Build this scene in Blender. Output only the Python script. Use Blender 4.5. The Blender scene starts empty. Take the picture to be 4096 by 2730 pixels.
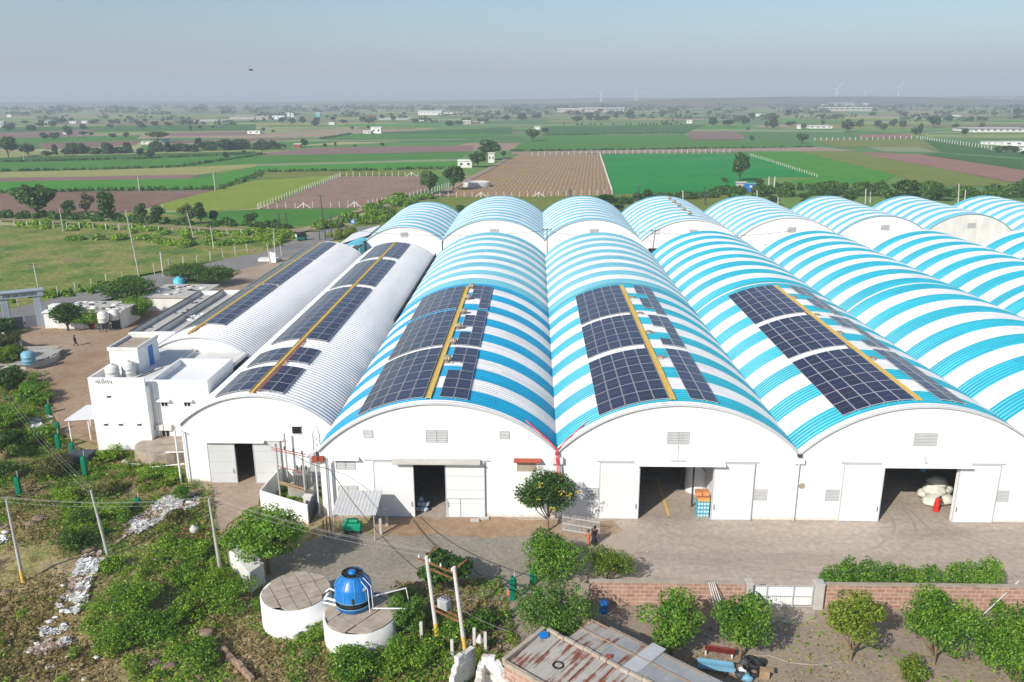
import bpy, math, random
import numpy as np
from mathutils import Vector, Matrix
C = bpy.context.scene.collection
S = bpy.context.scene
RNG = np.random.default_rng(7)
random.seed(7)
# ---------------------------------------------------------------- camera geometry (photo measured at 4096 x 2730)
FPX = 1895.706374 * 4096 / 2353
PITCH, ROLL, YAW = math.radians(16.535572), math.radians(-0.203412), math.radians(-1.619524)
CAM = np.array([-1.93245838, -63.35518794, 34.55328421])
_cp, _sp = math.cos(PITCH), math.sin(PITCH)
FWD = np.array([math.sin(YAW) * _cp, math.cos(YAW) * _cp, -_sp])
_r0 = np.array([math.cos(YAW), -math.sin(YAW), 0.0]); _u0 = np.cross(_r0, FWD)
RGT = _r0 * math.cos(ROLL) + _u0 * math.sin(ROLL)
UPV = -_r0 * math.sin(ROLL) + _u0 * math.cos(ROLL)
# measured views of the photograph: (left, top, enlargement)
RG = {'b1': (0, 380, 2.298), 'b2': (1024, 380, 2.298), 'b3': (2048, 340, 2.298), 'b4': (3072, 340, 2.298),
      'm1': (0, 1000, 2.24), 'm2': (1024, 1000, 2.24), 'm3': (2048, 1000, 2.24), 'm4': (3072, 1000, 2.24),
      'f1': (0, 1500, 2.489), 'f2': (700, 1500, 2.489), 'f3': (1400, 1600, 2.489), 'f4': (2100, 1600, 2.489),
      'f5': (2800, 1600, 2.489), 'f6': (3396, 1600, 2.489), 'n1': (0, 2100, 2.489), 'n2': (700, 2100, 2.489),
      'n3': (1400, 2100, 2.489), 'n4': (2100, 2100, 2.489), 'n5': (2800, 2100, 2.489), 'n6': (3396, 2100, 2.489),
      'P': (0, 0, .5745), 's1': (1900, 900, 3.361), 's2': (2600, 900, 3.361), 's4': (400, 1240, 3.361),
      'q1': (500, 1000, 3.92), 'q2': (0, 1100, 3.92), 'q3': (1000, 800, 4.706), 'q4': (1000, 1750, 4.48)}
def ray(r, x, y):
    ox, oy, s = RG[r]
    return FWD + RGT * ((ox + x / s - 2048) / FPX) - UPV * ((oy + y / s - 1365) / FPX)
def at(r, x, y, z=0.0):
    d = ray(r, x, y); return CAM + d * ((z - CAM[2]) / d[2])
def atY(r, x, y, Y):
    d = ray(r, x, y); return CAM + d * ((Y - CAM[1]) / d[1])
# ---------------------------------------------------------------- objects
ORG = {}
def tag(o, label=None, cat=None, group=None, kind=None):
    if label: o['label'] = label
    if cat: o['category'] = cat
    if group: o['group'] = group
    if kind: o['kind'] = kind
    return o
def empty(name, loc, label=None, cat=None, group=None):
    o = bpy.data.objects.new(name, None); C.objects.link(o)
    o.location = tuple(float(v) for v in loc); o.empty_display_size = .2
    ORG[o.name] = np.array(loc, float)
    return tag(o, label, cat, group)
def link(name, me, parent=None):
    o = bpy.data.objects.new(name, me); C.objects.link(o)
    if parent is not None:
        o.parent = parent; ORG[o.name] = ORG[parent.name]
    return o
def kids(o): return [c for c in o.children]
def dup(root, loc, rotz=0.0, scale=None, label=None, group=None):
    def cp(o, par):
        c = o.copy(); C.objects.link(c); c.parent = par
        for k in kids(o): cp(k, c)
        return c
    r = cp(root, None)
    r.location = tuple(float(v) for v in loc); r.rotation_euler = (0, 0, rotz)
    if scale is not None: r.scale = scale
    if label: r['label'] = label
    if group: r['group'] = group
    ORG[r.name] = np.array(loc, float)
    return r
def npmesh(name, V, F4, mats, idx=None, smooth=False):
    """mesh from numpy: V (n,3), F4 (m,4) quads"""
    me = bpy.data.meshes.new(name)
    V = np.ascontiguousarray(V, np.float32); F4 = np.ascontiguousarray(F4, np.int32)
    me.vertices.add(len(V)); me.vertices.foreach_set('co', V.ravel())
    k = F4.shape[1]
    me.loops.add(F4.size); me.loops.foreach_set('vertex_index', F4.ravel())
    me.polygons.add(len(F4))
    me.polygons.foreach_set('loop_start', np.arange(0, F4.size, k, dtype=np.int32))
    me.polygons.foreach_set('loop_total', np.full(len(F4), k, np.int32))
    if idx is not None: me.polygons.foreach_set('material_index', np.ascontiguousarray(idx, np.int32))
    me.polygons.foreach_set('use_smooth', np.full(len(F4), smooth, bool))
    for m in mats: me.materials.append(m)
    me.update(calc_edges=True); me.validate()
    return me
class MB:
    def __init__(self): self.v = []; self.f = []; self.m = []; self.s = []
    def add(self, vs, fs, mi=0, smooth=False):
        b = len(self.v); self.v += [tuple(float(c) for c in p) for p in vs]
        for f in fs: self.f.append([b + i for i in f]); self.m.append(mi); self.s.append(smooth)
        return self
    def box(self, x0, y0, z0, x1, y1, z1, mi=0):
        vs = [(x0, y0, z0), (x1, y0, z0), (x1, y1, z0), (x0, y1, z0), (x0, y0, z1), (x1, y0, z1), (x1, y1, z1), (x0, y1, z1)]
        return self.add(vs, [(3, 2, 1, 0), (4, 5, 6, 7), (0, 1, 5, 4), (1, 2, 6, 5), (2, 3, 7, 6), (3, 0, 4, 7)], mi)
    def obox(self, c, size, rz=0.0, mi=0, rx=0.0):
        M = Matrix.Translation(Vector([float(a) for a in c])) @ Matrix.Rotation(rz, 4, 'Z') @ Matrix.Rotation(rx, 4, 'X')
        hx, hy, hz = [s / 2 for s in size]
        vs = [M @ Vector(p) for p in [(-hx, -hy, -hz), (hx, -hy, -hz), (hx, hy, -hz), (-hx, hy, -hz), (-hx, -hy, hz), (hx, -hy, hz), (hx, hy, hz), (-hx, hy, hz)]]
        return self.add(vs, [(3, 2, 1, 0), (4, 5, 6, 7), (0, 1, 5, 4), (1, 2, 6, 5), (2, 3, 7, 6), (3, 0, 4, 7)], mi)
    def beam(self, a, b, w, h, mi=0):
        a = Vector([float(t) for t in a]); b = Vector([float(t) for t in b]); d = (b - a).normalized()
        up = Vector((0, 0, 1)) if abs(d.z) < .95 else Vector((0, 1, 0))
        r = d.cross(up).normalized() * (w / 2); u = r.cross(d).normalized() * (h / 2)
        vs = [a - r - u, a + r - u, a + r + u, a - r + u, b - r - u, b + r - u, b + r + u, b - r + u]
        return self.add(vs, [(3, 2, 1, 0), (4, 5, 6, 7), (0, 1, 5, 4), (1, 2, 6, 5), (2, 3, 7, 6), (3, 0, 4, 7)], mi)
    def tube(self, pts, r, n=6, mi=0, caps=True):
        P = [Vector([float(t) for t in p]) for p in pts]; rs = r if isinstance(r, (list, tuple)) else [r] * len(P)
        vs = []; 
        for i, p in enumerate(P):
            d = (P[min(i + 1, len(P) - 1)] - P[max(i - 1, 0)]).normalized()
            up = Vector((0, 0, 1)) if abs(d.z) < .9 else Vector((1, 0, 0))
            a = d.cross(up).normalized(); b = a.cross(d).normalized()
            for k in range(n):
                t = 2 * math.pi * k / n; vs.append(p + (a * math.cos(t) + b * math.sin(t)) * rs[i])
        fs = []
        for i in range(len(P) - 1):
            for k in range(n):
                k2 = (k + 1) % n; fs.append((i * n + k, i * n + k2, (i + 1) * n + k2, (i + 1) * n + k))
        self.add(vs, fs, mi, True)
        if caps:
            self.add(vs[:n], [tuple(range(n))], mi); self.add(vs[-n:], [tuple(reversed(range(n)))], mi)
        return self
    def lathe(self, c, prof, n=24, mi=0, smooth=True, rscale=None):
        cx, cy, cz = [float(t) for t in c]; vs = []; fs = []
        for (r, z) in prof:
            for k in range(n):
                t = 2 * math.pi * k / n; q = r if rscale is None else r * rscale[k % len(rscale)]
                vs.append((cx + q * math.cos(t), cy + q * math.sin(t), cz + z))
        for i in range(len(prof) - 1):
            for k in range(n):
                k2 = (k + 1) % n; fs.append((i * n + k, i * n + k2, (i + 1) * n + k2, (i + 1) * n + k))
        return self.add(vs, fs, mi, smooth)
    def disc(self, c, r, n=24, mi=0):
        cx, cy, cz = [float(t) for t in c]
        return self.add([(cx + r * math.cos(2 * math.pi * k / n), cy + r * math.sin(2 * math.pi * k / n), cz) for k in range(n)], [tuple(range(n))], mi)
    def prism(self, poly, z0, z1, mi=0, mtop=None):
        n = len(poly); vs = [(p[0], p[1], z0) for p in poly] + [(p[0], p[1], z1) for p in poly]
        self.add(vs, [(i, (i + 1) % n, n + (i + 1) % n, n + i) for i in range(n)], mi)
        self.add(vs[n:], [tuple(range(n))], mi if mtop is None else mtop)
        return self.add(vs[:n], [tuple(reversed(range(n)))], mi)
    def quad(self, a, b, c, d, mi=0): return self.add([a, b, c, d], [(0, 1, 2, 3)], mi)
    def build(self, name, mats, parent=None, bevel=0.0):
        if not isinstance(mats, (list, tuple)): mats = [mats]
        me = bpy.data.meshes.new(name); o0 = ORG[parent.name] if parent is not None else np.zeros(3)
        me.from_pydata([(v[0] - o0[0], v[1] - o0[1], v[2] - o0[2]) for v in self.v], [], self.f)
        for m in mats: me.materials.append(m)
        me.polygons.foreach_set('material_index', self.m); me.polygons.foreach_set('use_smooth', self.s); me.update()
        o = link(name, me, parent)
        if parent is None: ORG[o.name] = np.zeros(3)
        if bevel:
            b = o.modifiers.new('bevel', 'BEVEL'); b.width = bevel; b.segments = 1; b.limit_method = 'ANGLE'
        return o
# ---------------------------------------------------------------- materials
def newmat(name):
    m = bpy.data.materials.new(name); m.use_nodes = True
    nt = m.node_tree; b = nt.nodes['Principled BSDF']
    return m, nt, b
def N(nt, t, **kw):
    n = nt.nodes.new(t)
    for k, v in kw.items(): setattr(n, k, v)
    return n
def ramp(nt, cols, fac, pos=None, interp='LINEAR'):
    r = N(nt, 'ShaderNodeValToRGB'); cr = r.color_ramp; cr.interpolation = interp
    n = len(cols); pos = pos or [.25 + .5 * i / max(1, n - 1) for i in range(n)]
    while len(cr.elements) < n: cr.elements.new(.5)
    for i, c in enumerate(cols): cr.elements[i].position = pos[i]; cr.elements[i].color = (*c, 1)
    nt.links.new(fac, r.inputs['Fac']); return r.outputs['Color']
def noise(nt, vec, scale, detail=4, rough=.6, dist=0.0):
    n = N(nt, 'ShaderNodeTexNoise'); n.inputs['Scale'].default_value = scale; n.inputs['Detail'].default_value = detail
    n.inputs['Roughness'].default_value = rough; n.inputs['Distortion'].default_value = dist
    if vec is not None: nt.links.new(vec, n.inputs['Vector'])
    return n.outputs['Fac']
def posn(nt): return N(nt, 'ShaderNodeNewGeometry').outputs['Position']
def objc(nt): return N(nt, 'ShaderNodeTexCoord').outputs['Object']
def mapping(nt, vec, scale=(1, 1, 1), rot=(0, 0, 0), loc=(0, 0, 0)):
    m = N(nt, 'ShaderNodeMapping'); m.inputs['Scale'].default_value = scale; m.inputs['Rotation'].default_value = rot; m.inputs['Location'].default_value = loc
    nt.links.new(vec, m.inputs['Vector']); return m.outputs['Vector']
def mixc(nt, fac, a, b, mode='MIX'):
    m = N(nt, 'ShaderNodeMix', data_type='RGBA', blend_type=mode)
    for sock, v in ((m.inputs[0], fac), (m.inputs[6], a), (m.inputs[7], b)):
        if isinstance(v, (int, float)): sock.default_value = v
        elif isinstance(v, tuple): sock.default_value = (*v, 1) if len(v) == 3 else v
        else: nt.links.new(v, sock)
    return m.outputs[2]
def mth(nt, op, a, b=0.0, c=None):
    m = N(nt, 'ShaderNodeMath', operation=op)
    for i, v in enumerate((a, b) if c is None else (a, b, c)):
        if isinstance(v, (int, float)): m.inputs[i].default_value = v
        else: nt.links.new(v, m.inputs[i])
    return m.outputs[0]
def bumpn(nt, b, h, strength=.3, dist=.05):
    n = N(nt, 'ShaderNodeBump'); n.inputs['Strength'].default_value = strength; n.inputs['Distance'].default_value = dist
    nt.links.new(h, n.inputs['Height']); nt.links.new(n.outputs['Normal'], b.inputs['Normal'])
def mat(name, cols, scale=1.0, rough=.85, bump=0.0, bscale=8.0, bdist=.05, metal=0.0, spec=.3, stretch=(1, 1, 1), detail=5, fine=0.0, pos=None):
    m, nt, b = newmat(name)
    if len(cols) == 1 and isinstance(cols[0], tuple): cols = [tuple(c * .9 for c in cols[0]), tuple(min(1, c * 1.08) for c in cols[0])]
    v = mapping(nt, posn(nt), stretch)
    c = ramp(nt, cols, noise(nt, v, scale, detail), pos)
    if fine:
        c = mixc(nt, fine, c, ramp(nt, [(.25, .25, .25), (1.6, 1.6, 1.6)], noise(nt, posn(nt), scale * 14, 3)), 'MULTIPLY')
    nt.links.new(c, b.inputs['Base Color']); b.inputs['Roughness'].default_value = rough
    b.inputs['Metallic'].default_value = metal; b.inputs['Specular IOR Level'].default_value = spec
    if bump: bumpn(nt, b, noise(nt, v, bscale, 4), bump, bdist)
    return m
def leafmat(name, dark, mid, light, scale=.5, trans=.38):
    m, nt, b = newmat(name)
    g = N(nt, 'ShaderNodeNewGeometry'); oi = N(nt, 'ShaderNodeObjectInfo')
    f = mth(nt, 'ADD', mth(nt, 'MULTIPLY', g.outputs['Random Per Island'], .5), mth(nt, 'MULTIPLY', noise(nt, g.outputs['Position'], scale, 2), .55))
    f = mth(nt, 'ADD', f, mth(nt, 'MULTIPLY', mth(nt, 'SUBTRACT', oi.outputs['Random'], .5), .15))
    c = ramp(nt, [dark, mid, light], f, [.28, .52, .8])
    d = N(nt, 'ShaderNodeBsdfDiffuse'); t = N(nt, 'ShaderNodeBsdfTranslucent'); gl = N(nt, 'ShaderNodeBsdfGlossy'); gl.inputs['Roughness'].default_value = .45
    nt.links.new(c, d.inputs['Color']); nt.links.new(mixc(nt, 1.0, c, (1.2, 1.25, .5), 'MULTIPLY'), t.inputs['Color'])
    mx = N(nt, 'ShaderNodeMixShader'); mx.inputs[0].default_value = trans
    nt.links.new(d.outputs[0], mx.inputs[1]); nt.links.new(t.outputs[0], mx.inputs[2])
    m2 = N(nt, 'ShaderNodeMixShader'); m2.inputs[0].default_value = .02
    nt.links.new(mx.outputs[0], m2.inputs[1]); nt.links.new(gl.outputs[0], m2.inputs[2])
    nt.links.new(m2.outputs[0], nt.nodes['Material Output'].inputs['Surface'])
    return m
M = {}
M['white'] = mat('white_paint', [(.74, .74, .73), (.80, .80, .79), (.83, .83, .82)], .25, .75, stretch=(1, 1, .25))
def splash(m):   # rain streaks and muddy splash marks with ragged outlines
    nt = m.node_tree; b = nt.nodes['Principled BSDF']; c0 = b.inputs['Base Color'].links[0].from_socket; p = posn(nt); sx = N(nt, 'ShaderNodeSeparateXYZ'); nt.links.new(p, sx.inputs[0])
    f = mth(nt, 'SUBTRACT', mth(nt, 'MULTIPLY', noise(nt, mapping(nt, p, (1, 1, .4)), 1.6, 6, .7), 1.15), sx.outputs['Z']); c = mixc(nt, mth(nt, 'MULTIPLY', ramp(nt, [(0, 0, 0), (1, 1, 1)], f, [.18, .5]), .55), c0, (.46, .37, .27))
    st = noise(nt, mapping(nt, p, (2.2, 2.2, .12)), 1.0, 5, .7); c = mixc(nt, mth(nt, 'MULTIPLY', ramp(nt, [(0, 0, 0), (1, 1, 1)], st, [.6, .72]), .22), c, (.45, .43, .40)); nt.links.new(c, b.inputs['Base Color'])
splash(M['white'])
M['offwhite'] = mat('aged_white_paint', [(.50, .49, .46), (.66, .65, .62), (.76, .75, .73)], .5, .85, stretch=(1, 1, .3))
M['white_sheet'] = mat('white_roof_sheet', [(.58, .58, .585), (.70, .70, .70), (.76, .76, .76)], .35, .5, stretch=(1, .15, 1))
M['door_grey'] = mat('grey_door_paint', [(.50, .51, .51), (.58, .59, .59)], .5, .5)
M['door_white'] = mat('white_door_paint', [(.68, .68, .68), (.75, .75, .75)], .4, .5)
M['louvre'] = mat('louvre_metal', [(.42, .42, .42), (.52, .52, .51)], 2, .5)
M['dark'] = mat('dark_gap', [(.012, .012, .012)], 1, .9)
M['steel'] = mat('galvanised_steel', [(.30, .30, .30), (.42, .42, .42)], 3, .45, metal=.6)
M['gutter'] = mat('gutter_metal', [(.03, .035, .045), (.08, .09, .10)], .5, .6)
M['trim'] = mat('trim_grey', [(.36, .37, .38), (.48, .49, .5)], 1, .6)
M['rust'] = mat('rusty_iron', [(.10, .035, .015), (.22, .09, .04), (.30, .16, .09)], 3, .9)
M['redoxide'] = mat('red_oxide_paint', [(.25, .05, .035), (.42, .10, .06)], 2, .7)
M['concrete'] = mat('cast_concrete', [(.26, .25, .22), (.38, .36, .32), (.46, .44, .40)], .7, .9, .3, 10, fine=.25)
M['concrete_lt'] = mat('pale_concrete', [(.40, .38, .34), (.52, .50, .46)], .8, .9, .2, 10, fine=.2)
M['pole'] = mat('pole_concrete', [(.36, .34, .30), (.50, .48, .44)], 1, .9)
M['post'] = mat('fence_post_concrete', [(.52, .50, .46), (.68, .66, .62)], 1, .9)
M['slab'] = mat('sandstone_slabs', [(.28, .23, .17), (.38, .32, .25), (.46, .41, .34)], 1.2, .9, .3, 12, fine=.25)
M['bark'] = mat('bark', [(.10, .065, .04), (.20, .14, .09), (.28, .2, .14)], 4, .95)
M['darkbark'] = mat('dark_bark', [(.05, .035, .025), (.11, .08, .055)], 4, .95)
M['yellow'] = mat('yellow_frp', [(.64, .42, .08), (.74, .51, .13)], 1.2, .6)
M['orange'] = mat('orange_conduit', [(.70, .14, .03), (.80, .22, .06)], 3, .6)
M['redcable'] = mat('red_conduit', [(.65, .05, .06), (.78, .09, .10)], 3, .6)
M['black'] = mat('black_rubber', [(.012, .012, .013), (.03, .03, .03)], 4, .7)
M['cable'] = mat('cable_sheath', [(.03, .028, .025)], 4, .7)
M['wire'] = mat('aluminium_wire', [(.45, .45, .44)], 1, .5, metal=.5)
M['blue'] = mat('blue_gelcoat', [(.005, .14, .46), (.012, .19, .55)], .8, .35, spec=.5)
M['tankblue'] = mat('blue_tank_plastic', [(.12, .30, .42), (.2, .4, .52)], 1, .5)
M['cyan'] = mat('cyan_tank_plastic', [(.05, .42, .55), (.1, .5, .6)], 1, .5)
M['teal'] = mat('teal_roof_sheet', [(.08, .45, .58), (.14, .52, .64)], .6, .5)
M['tankwhite'] = mat('white_tank_plastic', [(.58, .57, .54), (.72, .71, .68)], 1.5, .5)
M['green_net'] = mat('green_shade_net', [(.0, .12, .06), (.0, .22, .12)], 5, .9)
M['green_paint'] = mat('green_machine_paint', [(.0, .22, .12), (.01, .32, .18)], 3, .5)
M['red_cloth'] = mat('red_sari_cloth', [(.55, .015, .01), (.72, .03, .02)], 5, .8)
M['orange_cloth'] = mat('orange_cloth', [(.55, .17, .06)], 5, .8)
M['dark_cloth'] = mat('dark_cloth', [(.02, .018, .022)], 5, .9)
M['skin'] = mat('brown_skin', [(.14, .07, .04), (.18, .09, .055)], 6, .6)
M['sack'] = mat('woven_white_sacks', [(.50, .50, .43), (.66, .66, .58)], 3, .9, .4, 6)
M['crate_blue'] = mat('blue_crate', [(.04, .30, .46), (.12, .44, .58)], 9, .5)
M['crate_orange'] = mat('orange_crate', [(.52, .20, .08), (.66, .32, .14)], 6, .5)
M['plastic_bag'] = mat('clear_plastic_wrap', [(.30, .36, .42), (.55, .60, .66)], 5, .3)
M['litter'] = mat('plastic_litter', [(.35, .33, .32), (.60, .60, .58), (.78, .79, .80)], 1.4, .6)
M['rock'] = mat('weathered_rock', [(.20, .15, .11), (.34, .28, .22), (.42, .36, .3)], 1, .95, .5, 6)
M['wood'] = mat('weathered_wood', [(.24, .15, .08), (.40, .28, .17)], 3, .9)
M['bamboo'] = mat('pale_poles', [(.45, .44, .42), (.6, .59, .57)], 3, .7)
M['maroon'] = mat('maroon_seat', [(.12, .012, .012), (.2, .03, .025)], 3, .6)
M['signblue'] = mat('sign_blue', [(.02, .16, .5), (.03, .2, .56)], 1, .5)
M['greyblue'] = mat('grey_portal_paint', [(.26, .30, .34), (.34, .38, .42)], .5, .8)
M['pinkstone'] = mat('pale_portal_stone', [(.5, .44, .4), (.6, .55, .5)], .5, .8)
M['gategrey'] = mat('gate_sheet', [(.14, .14, .17), (.20, .20, .23)], .8, .6)
# leaves
M['leaf_a'] = leafmat('leaf_mid_green', (.032, .11, .010), (.11, .26, .020), (.28, .43, .05), .7)
M['leaf_b'] = leafmat('leaf_dark_green', (.018, .060, .012), (.058, .14, .02), (.13, .24, .035), .6)
M['leaf_c'] = leafmat('leaf_feathery_green', (.04, .11, .014), (.11, .235, .034), (.21, .36, .06), .9)
M['leaf_y'] = leafmat('leaf_yellow_green', (.045, .10, .008), (.15, .23, .02), (.32, .36, .045), .8)
M['leaf_o'] = leafmat('leaf_olive', (.045, .055, .015), (.12, .135, .03), (.23, .21, .07), .6)
M['leaf_far'] = leafmat('leaf_distant', (.014, .042, .014), (.03, .08, .024), (.065, .13, .035), .15, .15)
M['leaf_weed'] = leafmat('leaf_weeds', (.045, .13, .010), (.17, .34, .022), (.38, .50, .06), .35)
M['leaf_dry'] = leafmat('leaf_dry_grass', (.18, .125, .06), (.34, .255, .12), (.50, .40, .21), .4)
M['leaf_crop'] = leafmat('leaf_field_edge', (.022, .075, .014), (.06, .15, .022), (.13, .25, .04), .2)
M['flower'] = leafmat('yellow_blossom', (.62, .45, .02), (.75, .6, .05), (.85, .75, .15), 2)
# ================================================================ camera, light, air
cd = bpy.data.cameras.new('camera'); co = bpy.data.objects.new('camera', cd); C.objects.link(co)
cd.sensor_width = 36; cd.lens = 36 * FPX / 4096; cd.clip_start = .5; cd.clip_end = 60000
mw = Matrix.Identity(4)
for i in range(3):
    mw[i][0] = RGT[i]; mw[i][1] = UPV[i]; mw[i][2] = -FWD[i]; mw[i][3] = CAM[i]
co.matrix_world = mw; S.camera = co
SUN_EL = math.radians(34); TRAVEL = Vector((.6 * math.cos(SUN_EL), .8 * math.cos(SUN_EL), -math.sin(SUN_EL)))
w = bpy.data.worlds.new('World'); S.world = w; w.use_nodes = True
nt = w.node_tree; bg = nt.nodes['Background']; sk = N(nt, 'ShaderNodeTexSky', sky_type='NISHITA')
sk.sun_disc = False; sk.sun_elevation = SUN_EL; sk.sun_rotation = math.atan2(-.6, -.8)
sk.altitude = 100; sk.air_density = 1.0; sk.dust_density = 1.5; sk.ozone_density = 3.5
nt.links.new(sk.outputs[0], bg.inputs[0]); bg.inputs[1].default_value = SKY_STRENGTH if 'SKY_STRENGTH' in globals() else .098
sl = bpy.data.lights.new('sun', 'SUN'); sl.energy = 4.2; sl.angle = math.radians(.53); sl.color = (1.0, .95, .87)
so = bpy.data.objects.new('sun', sl); C.objects.link(so); so.rotation_euler = TRAVEL.to_track_quat('-Z', 'Y').to_euler(); so.location = (-300, -400, 400)
vs = S.view_settings; vs.view_transform = 'Standard'; vs.look = 'None'; vs.exposure = .42; vs.gamma = 1
S.cycles.max_bounces = 6; S.cycles.diffuse_bounces = 3; S.cycles.glossy_bounces = 2; S.cycles.transmission_bounces = 3
S.cycles.volume_bounces = 0; S.cycles.transparent_max_bounces = 8; S.cycles.use_denoising = True
try: S.cycles.denoiser = 'OPENIMAGEDENOISE'
except Exception: pass
# haze
hm = bpy.data.materials.new('haze_air'); hm.use_nodes = True; hn = hm.node_tree; hn.nodes.clear()
ho = hn.nodes.new('ShaderNodeOutputMaterial'); pv = hn.nodes.new('ShaderNodeVolumePrincipled')
pv.inputs['Color'].default_value = (.76, .87, .97, 1); pv.inputs['Density'].default_value = .00034; pv.inputs['Anisotropy'].default_value = .0
hn.links.new(pv.outputs[0], ho.inputs['Volume'])
hz = MB().box(-9000, -600, -1.5, 9000, 12200, 170).build('haze', hm); tag(hz, kind='stuff')
# ================================================================ ground
def wob(pts, step=3.0, amp=.5, seed=1):
    r = np.random.default_rng(seed); out = []
    n = len(pts)
    for i in range(n):
        a = np.array(pts[i][:2], float); b = np.array(pts[(i + 1) % n][:2], float); L = np.hypot(*(b - a)); k = max(1, int(L / step))
        for j in range(k):
            p = a + (b - a) * j / k
            out.append(p + (r.normal(0, amp, 2) if j else 0))
    return out
def sheet(name, pts, z, m, amp=0.0, step=3.0, seed=1):
    P = wob(pts, step, amp, seed) if amp else [np.array(p[:2], float) for p in pts]
    o = MB().add([(p[0], p[1], z) for p in P], [tuple(range(len(P)))]).build(name, m)
    # face up
    if o.data.polygons[0].normal.z < 0: o.data.flip_normals()
    return tag(o, kind='structure')
def farground():
    m, nt, b = newmat('farmland'); p = posn(nt)
    v = mapping(nt, p, (1 / 190, 1 / 85, 1), (0, 0, .12))
    vo = N(nt, 'ShaderNodeTexVoronoi'); vo.inputs['Scale'].default_value = 1; vo.inputs['Randomness'].default_value = .85; nt.links.new(v, vo.inputs['Vector'])
    sep = N(nt, 'ShaderNodeSeparateColor'); nt.links.new(vo.outputs['Color'], sep.inputs[0])
    c = ramp(nt, [(.08, .18, .045), (.14, .24, .06), (.25, .29, .10), (.30, .22, .15), (.10, .21, .06), (.32, .33, .15), (.34, .24, .18)], sep.outputs[0], [.05, .2, .38, .52, .62, .8, .93], 'CONSTANT')
    c = mixc(nt, .5, c, ramp(nt, [(.7, .7, .7), (1.25, 1.25, 1.2)], noise(nt, p, .03, 6)), 'MULTIPLY')
    nt.links.new(c, b.inputs['Base Color']); b.inputs['Roughness'].default_value = 1; b.inputs['Specular IOR Level'].default_value = .1
    return m
gm = farground()
g = MB().add([(-8900, -500, 0), (8900, -500, 0), (8900, 12000, 0), (-8900, 12000, 0)], [(0, 1, 2, 3)]).build('ground', gm); tag(g, kind='structure')
# low hills on the skyline
def hills(name, y0, pts, m, depth=500):
    xs = np.linspace(pts[0][0], pts[-1][0], 90); zs = np.interp(xs, [p[0] for p in pts], [p[1] for p in pts])
    r = np.random.default_rng(3); zs = zs + np.convolve(r.normal(0, 1.6, 96), np.ones(7) / 7, 'valid') * (zs > 1)
    rows = []; prof = [(-.9, -.02), (-.6, .3), (-.3, .75), (0, 1), (.4, .8), (1, -.02)]
    V = []
    for (dy, kz) in prof:
        for x, z in zip(xs, zs): V.append((x, y0 + dy * depth, max(-1, z * kz)))
    n = len(xs); F = [(i * n + j, i * n + j + 1, (i + 1) * n + j + 1, (i + 1) * n + j) for i in range(len(prof) - 1) for j in range(n - 1)]
    o = link(name, npmesh(name, np.array(V), np.array(F), [m], smooth=True)); ORG[o.name] = np.zeros(3); return tag(o, kind='structure')
hillm = mat('hill_scrub', [(.05, .09, .035), (.10, .11, .05), (.20, .14, .09)], .008, 1, stretch=(1, .5, 1), fine=.4)
hills('hill', 3000, [(-250, 0), (150, 10), (500, 22), (900, 30), (1250, 30), (1500, 20), (1900, 12), (2600, 10), (3200, 0)], hillm, 700)
hills('hill', 4600, [(-3800, 0), (-2600, 14), (-1500, 6), (-600, 12), (300, 24), (1600, 20), (3200, 34), (4200, 26), (5200, 0)], hillm, 900)
# ---------------------------------------------------------------- fields
def fieldmat(name, c1, c2, c3=None, ang=0.0, spacing=2.0, furrow=.5, nscale=.05, patch=None):
    m, nt, b = newmat(name); p = posn(nt)
    cols = [c1, c2] + ([c3] if c3 else [])
    c = ramp(nt, cols, noise(nt, p, nscale, 6, .65))
    if patch: c = mixc(nt, ramp(nt, [(0, 0, 0), (1, 1, 1)], noise(nt, p, .09, 3), [.5, .62]), c, patch)
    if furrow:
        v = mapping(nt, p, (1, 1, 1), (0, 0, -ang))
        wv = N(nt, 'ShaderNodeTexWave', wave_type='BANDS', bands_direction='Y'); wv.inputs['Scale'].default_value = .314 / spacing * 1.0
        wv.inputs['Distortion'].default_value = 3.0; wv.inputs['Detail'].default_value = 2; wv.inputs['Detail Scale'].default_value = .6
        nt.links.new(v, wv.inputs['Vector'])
        c = mixc(nt, furrow, c, ramp(nt, [(.55, .55, .55), (1.25, 1.25, 1.25)], wv.outputs['Fac'], [.2, .75]), 'MULTIPLY')  # furrow shade painted into the colour as darker bands, on top of the bump
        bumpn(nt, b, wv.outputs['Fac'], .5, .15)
    c = mixc(nt, .45, c, ramp(nt, [(.55, .55, .55), (1.4, 1.4, 1.4)], noise(nt, p, .55, 5)), 'MULTIPLY')
    nt.links.new(c, b.inputs['Base Color']); b.inputs['Roughness'].default_value = 1; b.inputs['Specular IOR Level'].default_value = .1
    return m
def azim(a, b):
    p = at(*a); q = at(*b); return math.atan2(q[1] - p[1], q[0] - p[0])
aP1 = azim(('b2', 480, 960), ('b2', 1150, 790)); aP2 = azim(('b3', 430, 990), ('b3', 560, 660)); aY = azim(('b1', 1750, 940), ('b1', 2350, 880))
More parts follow.
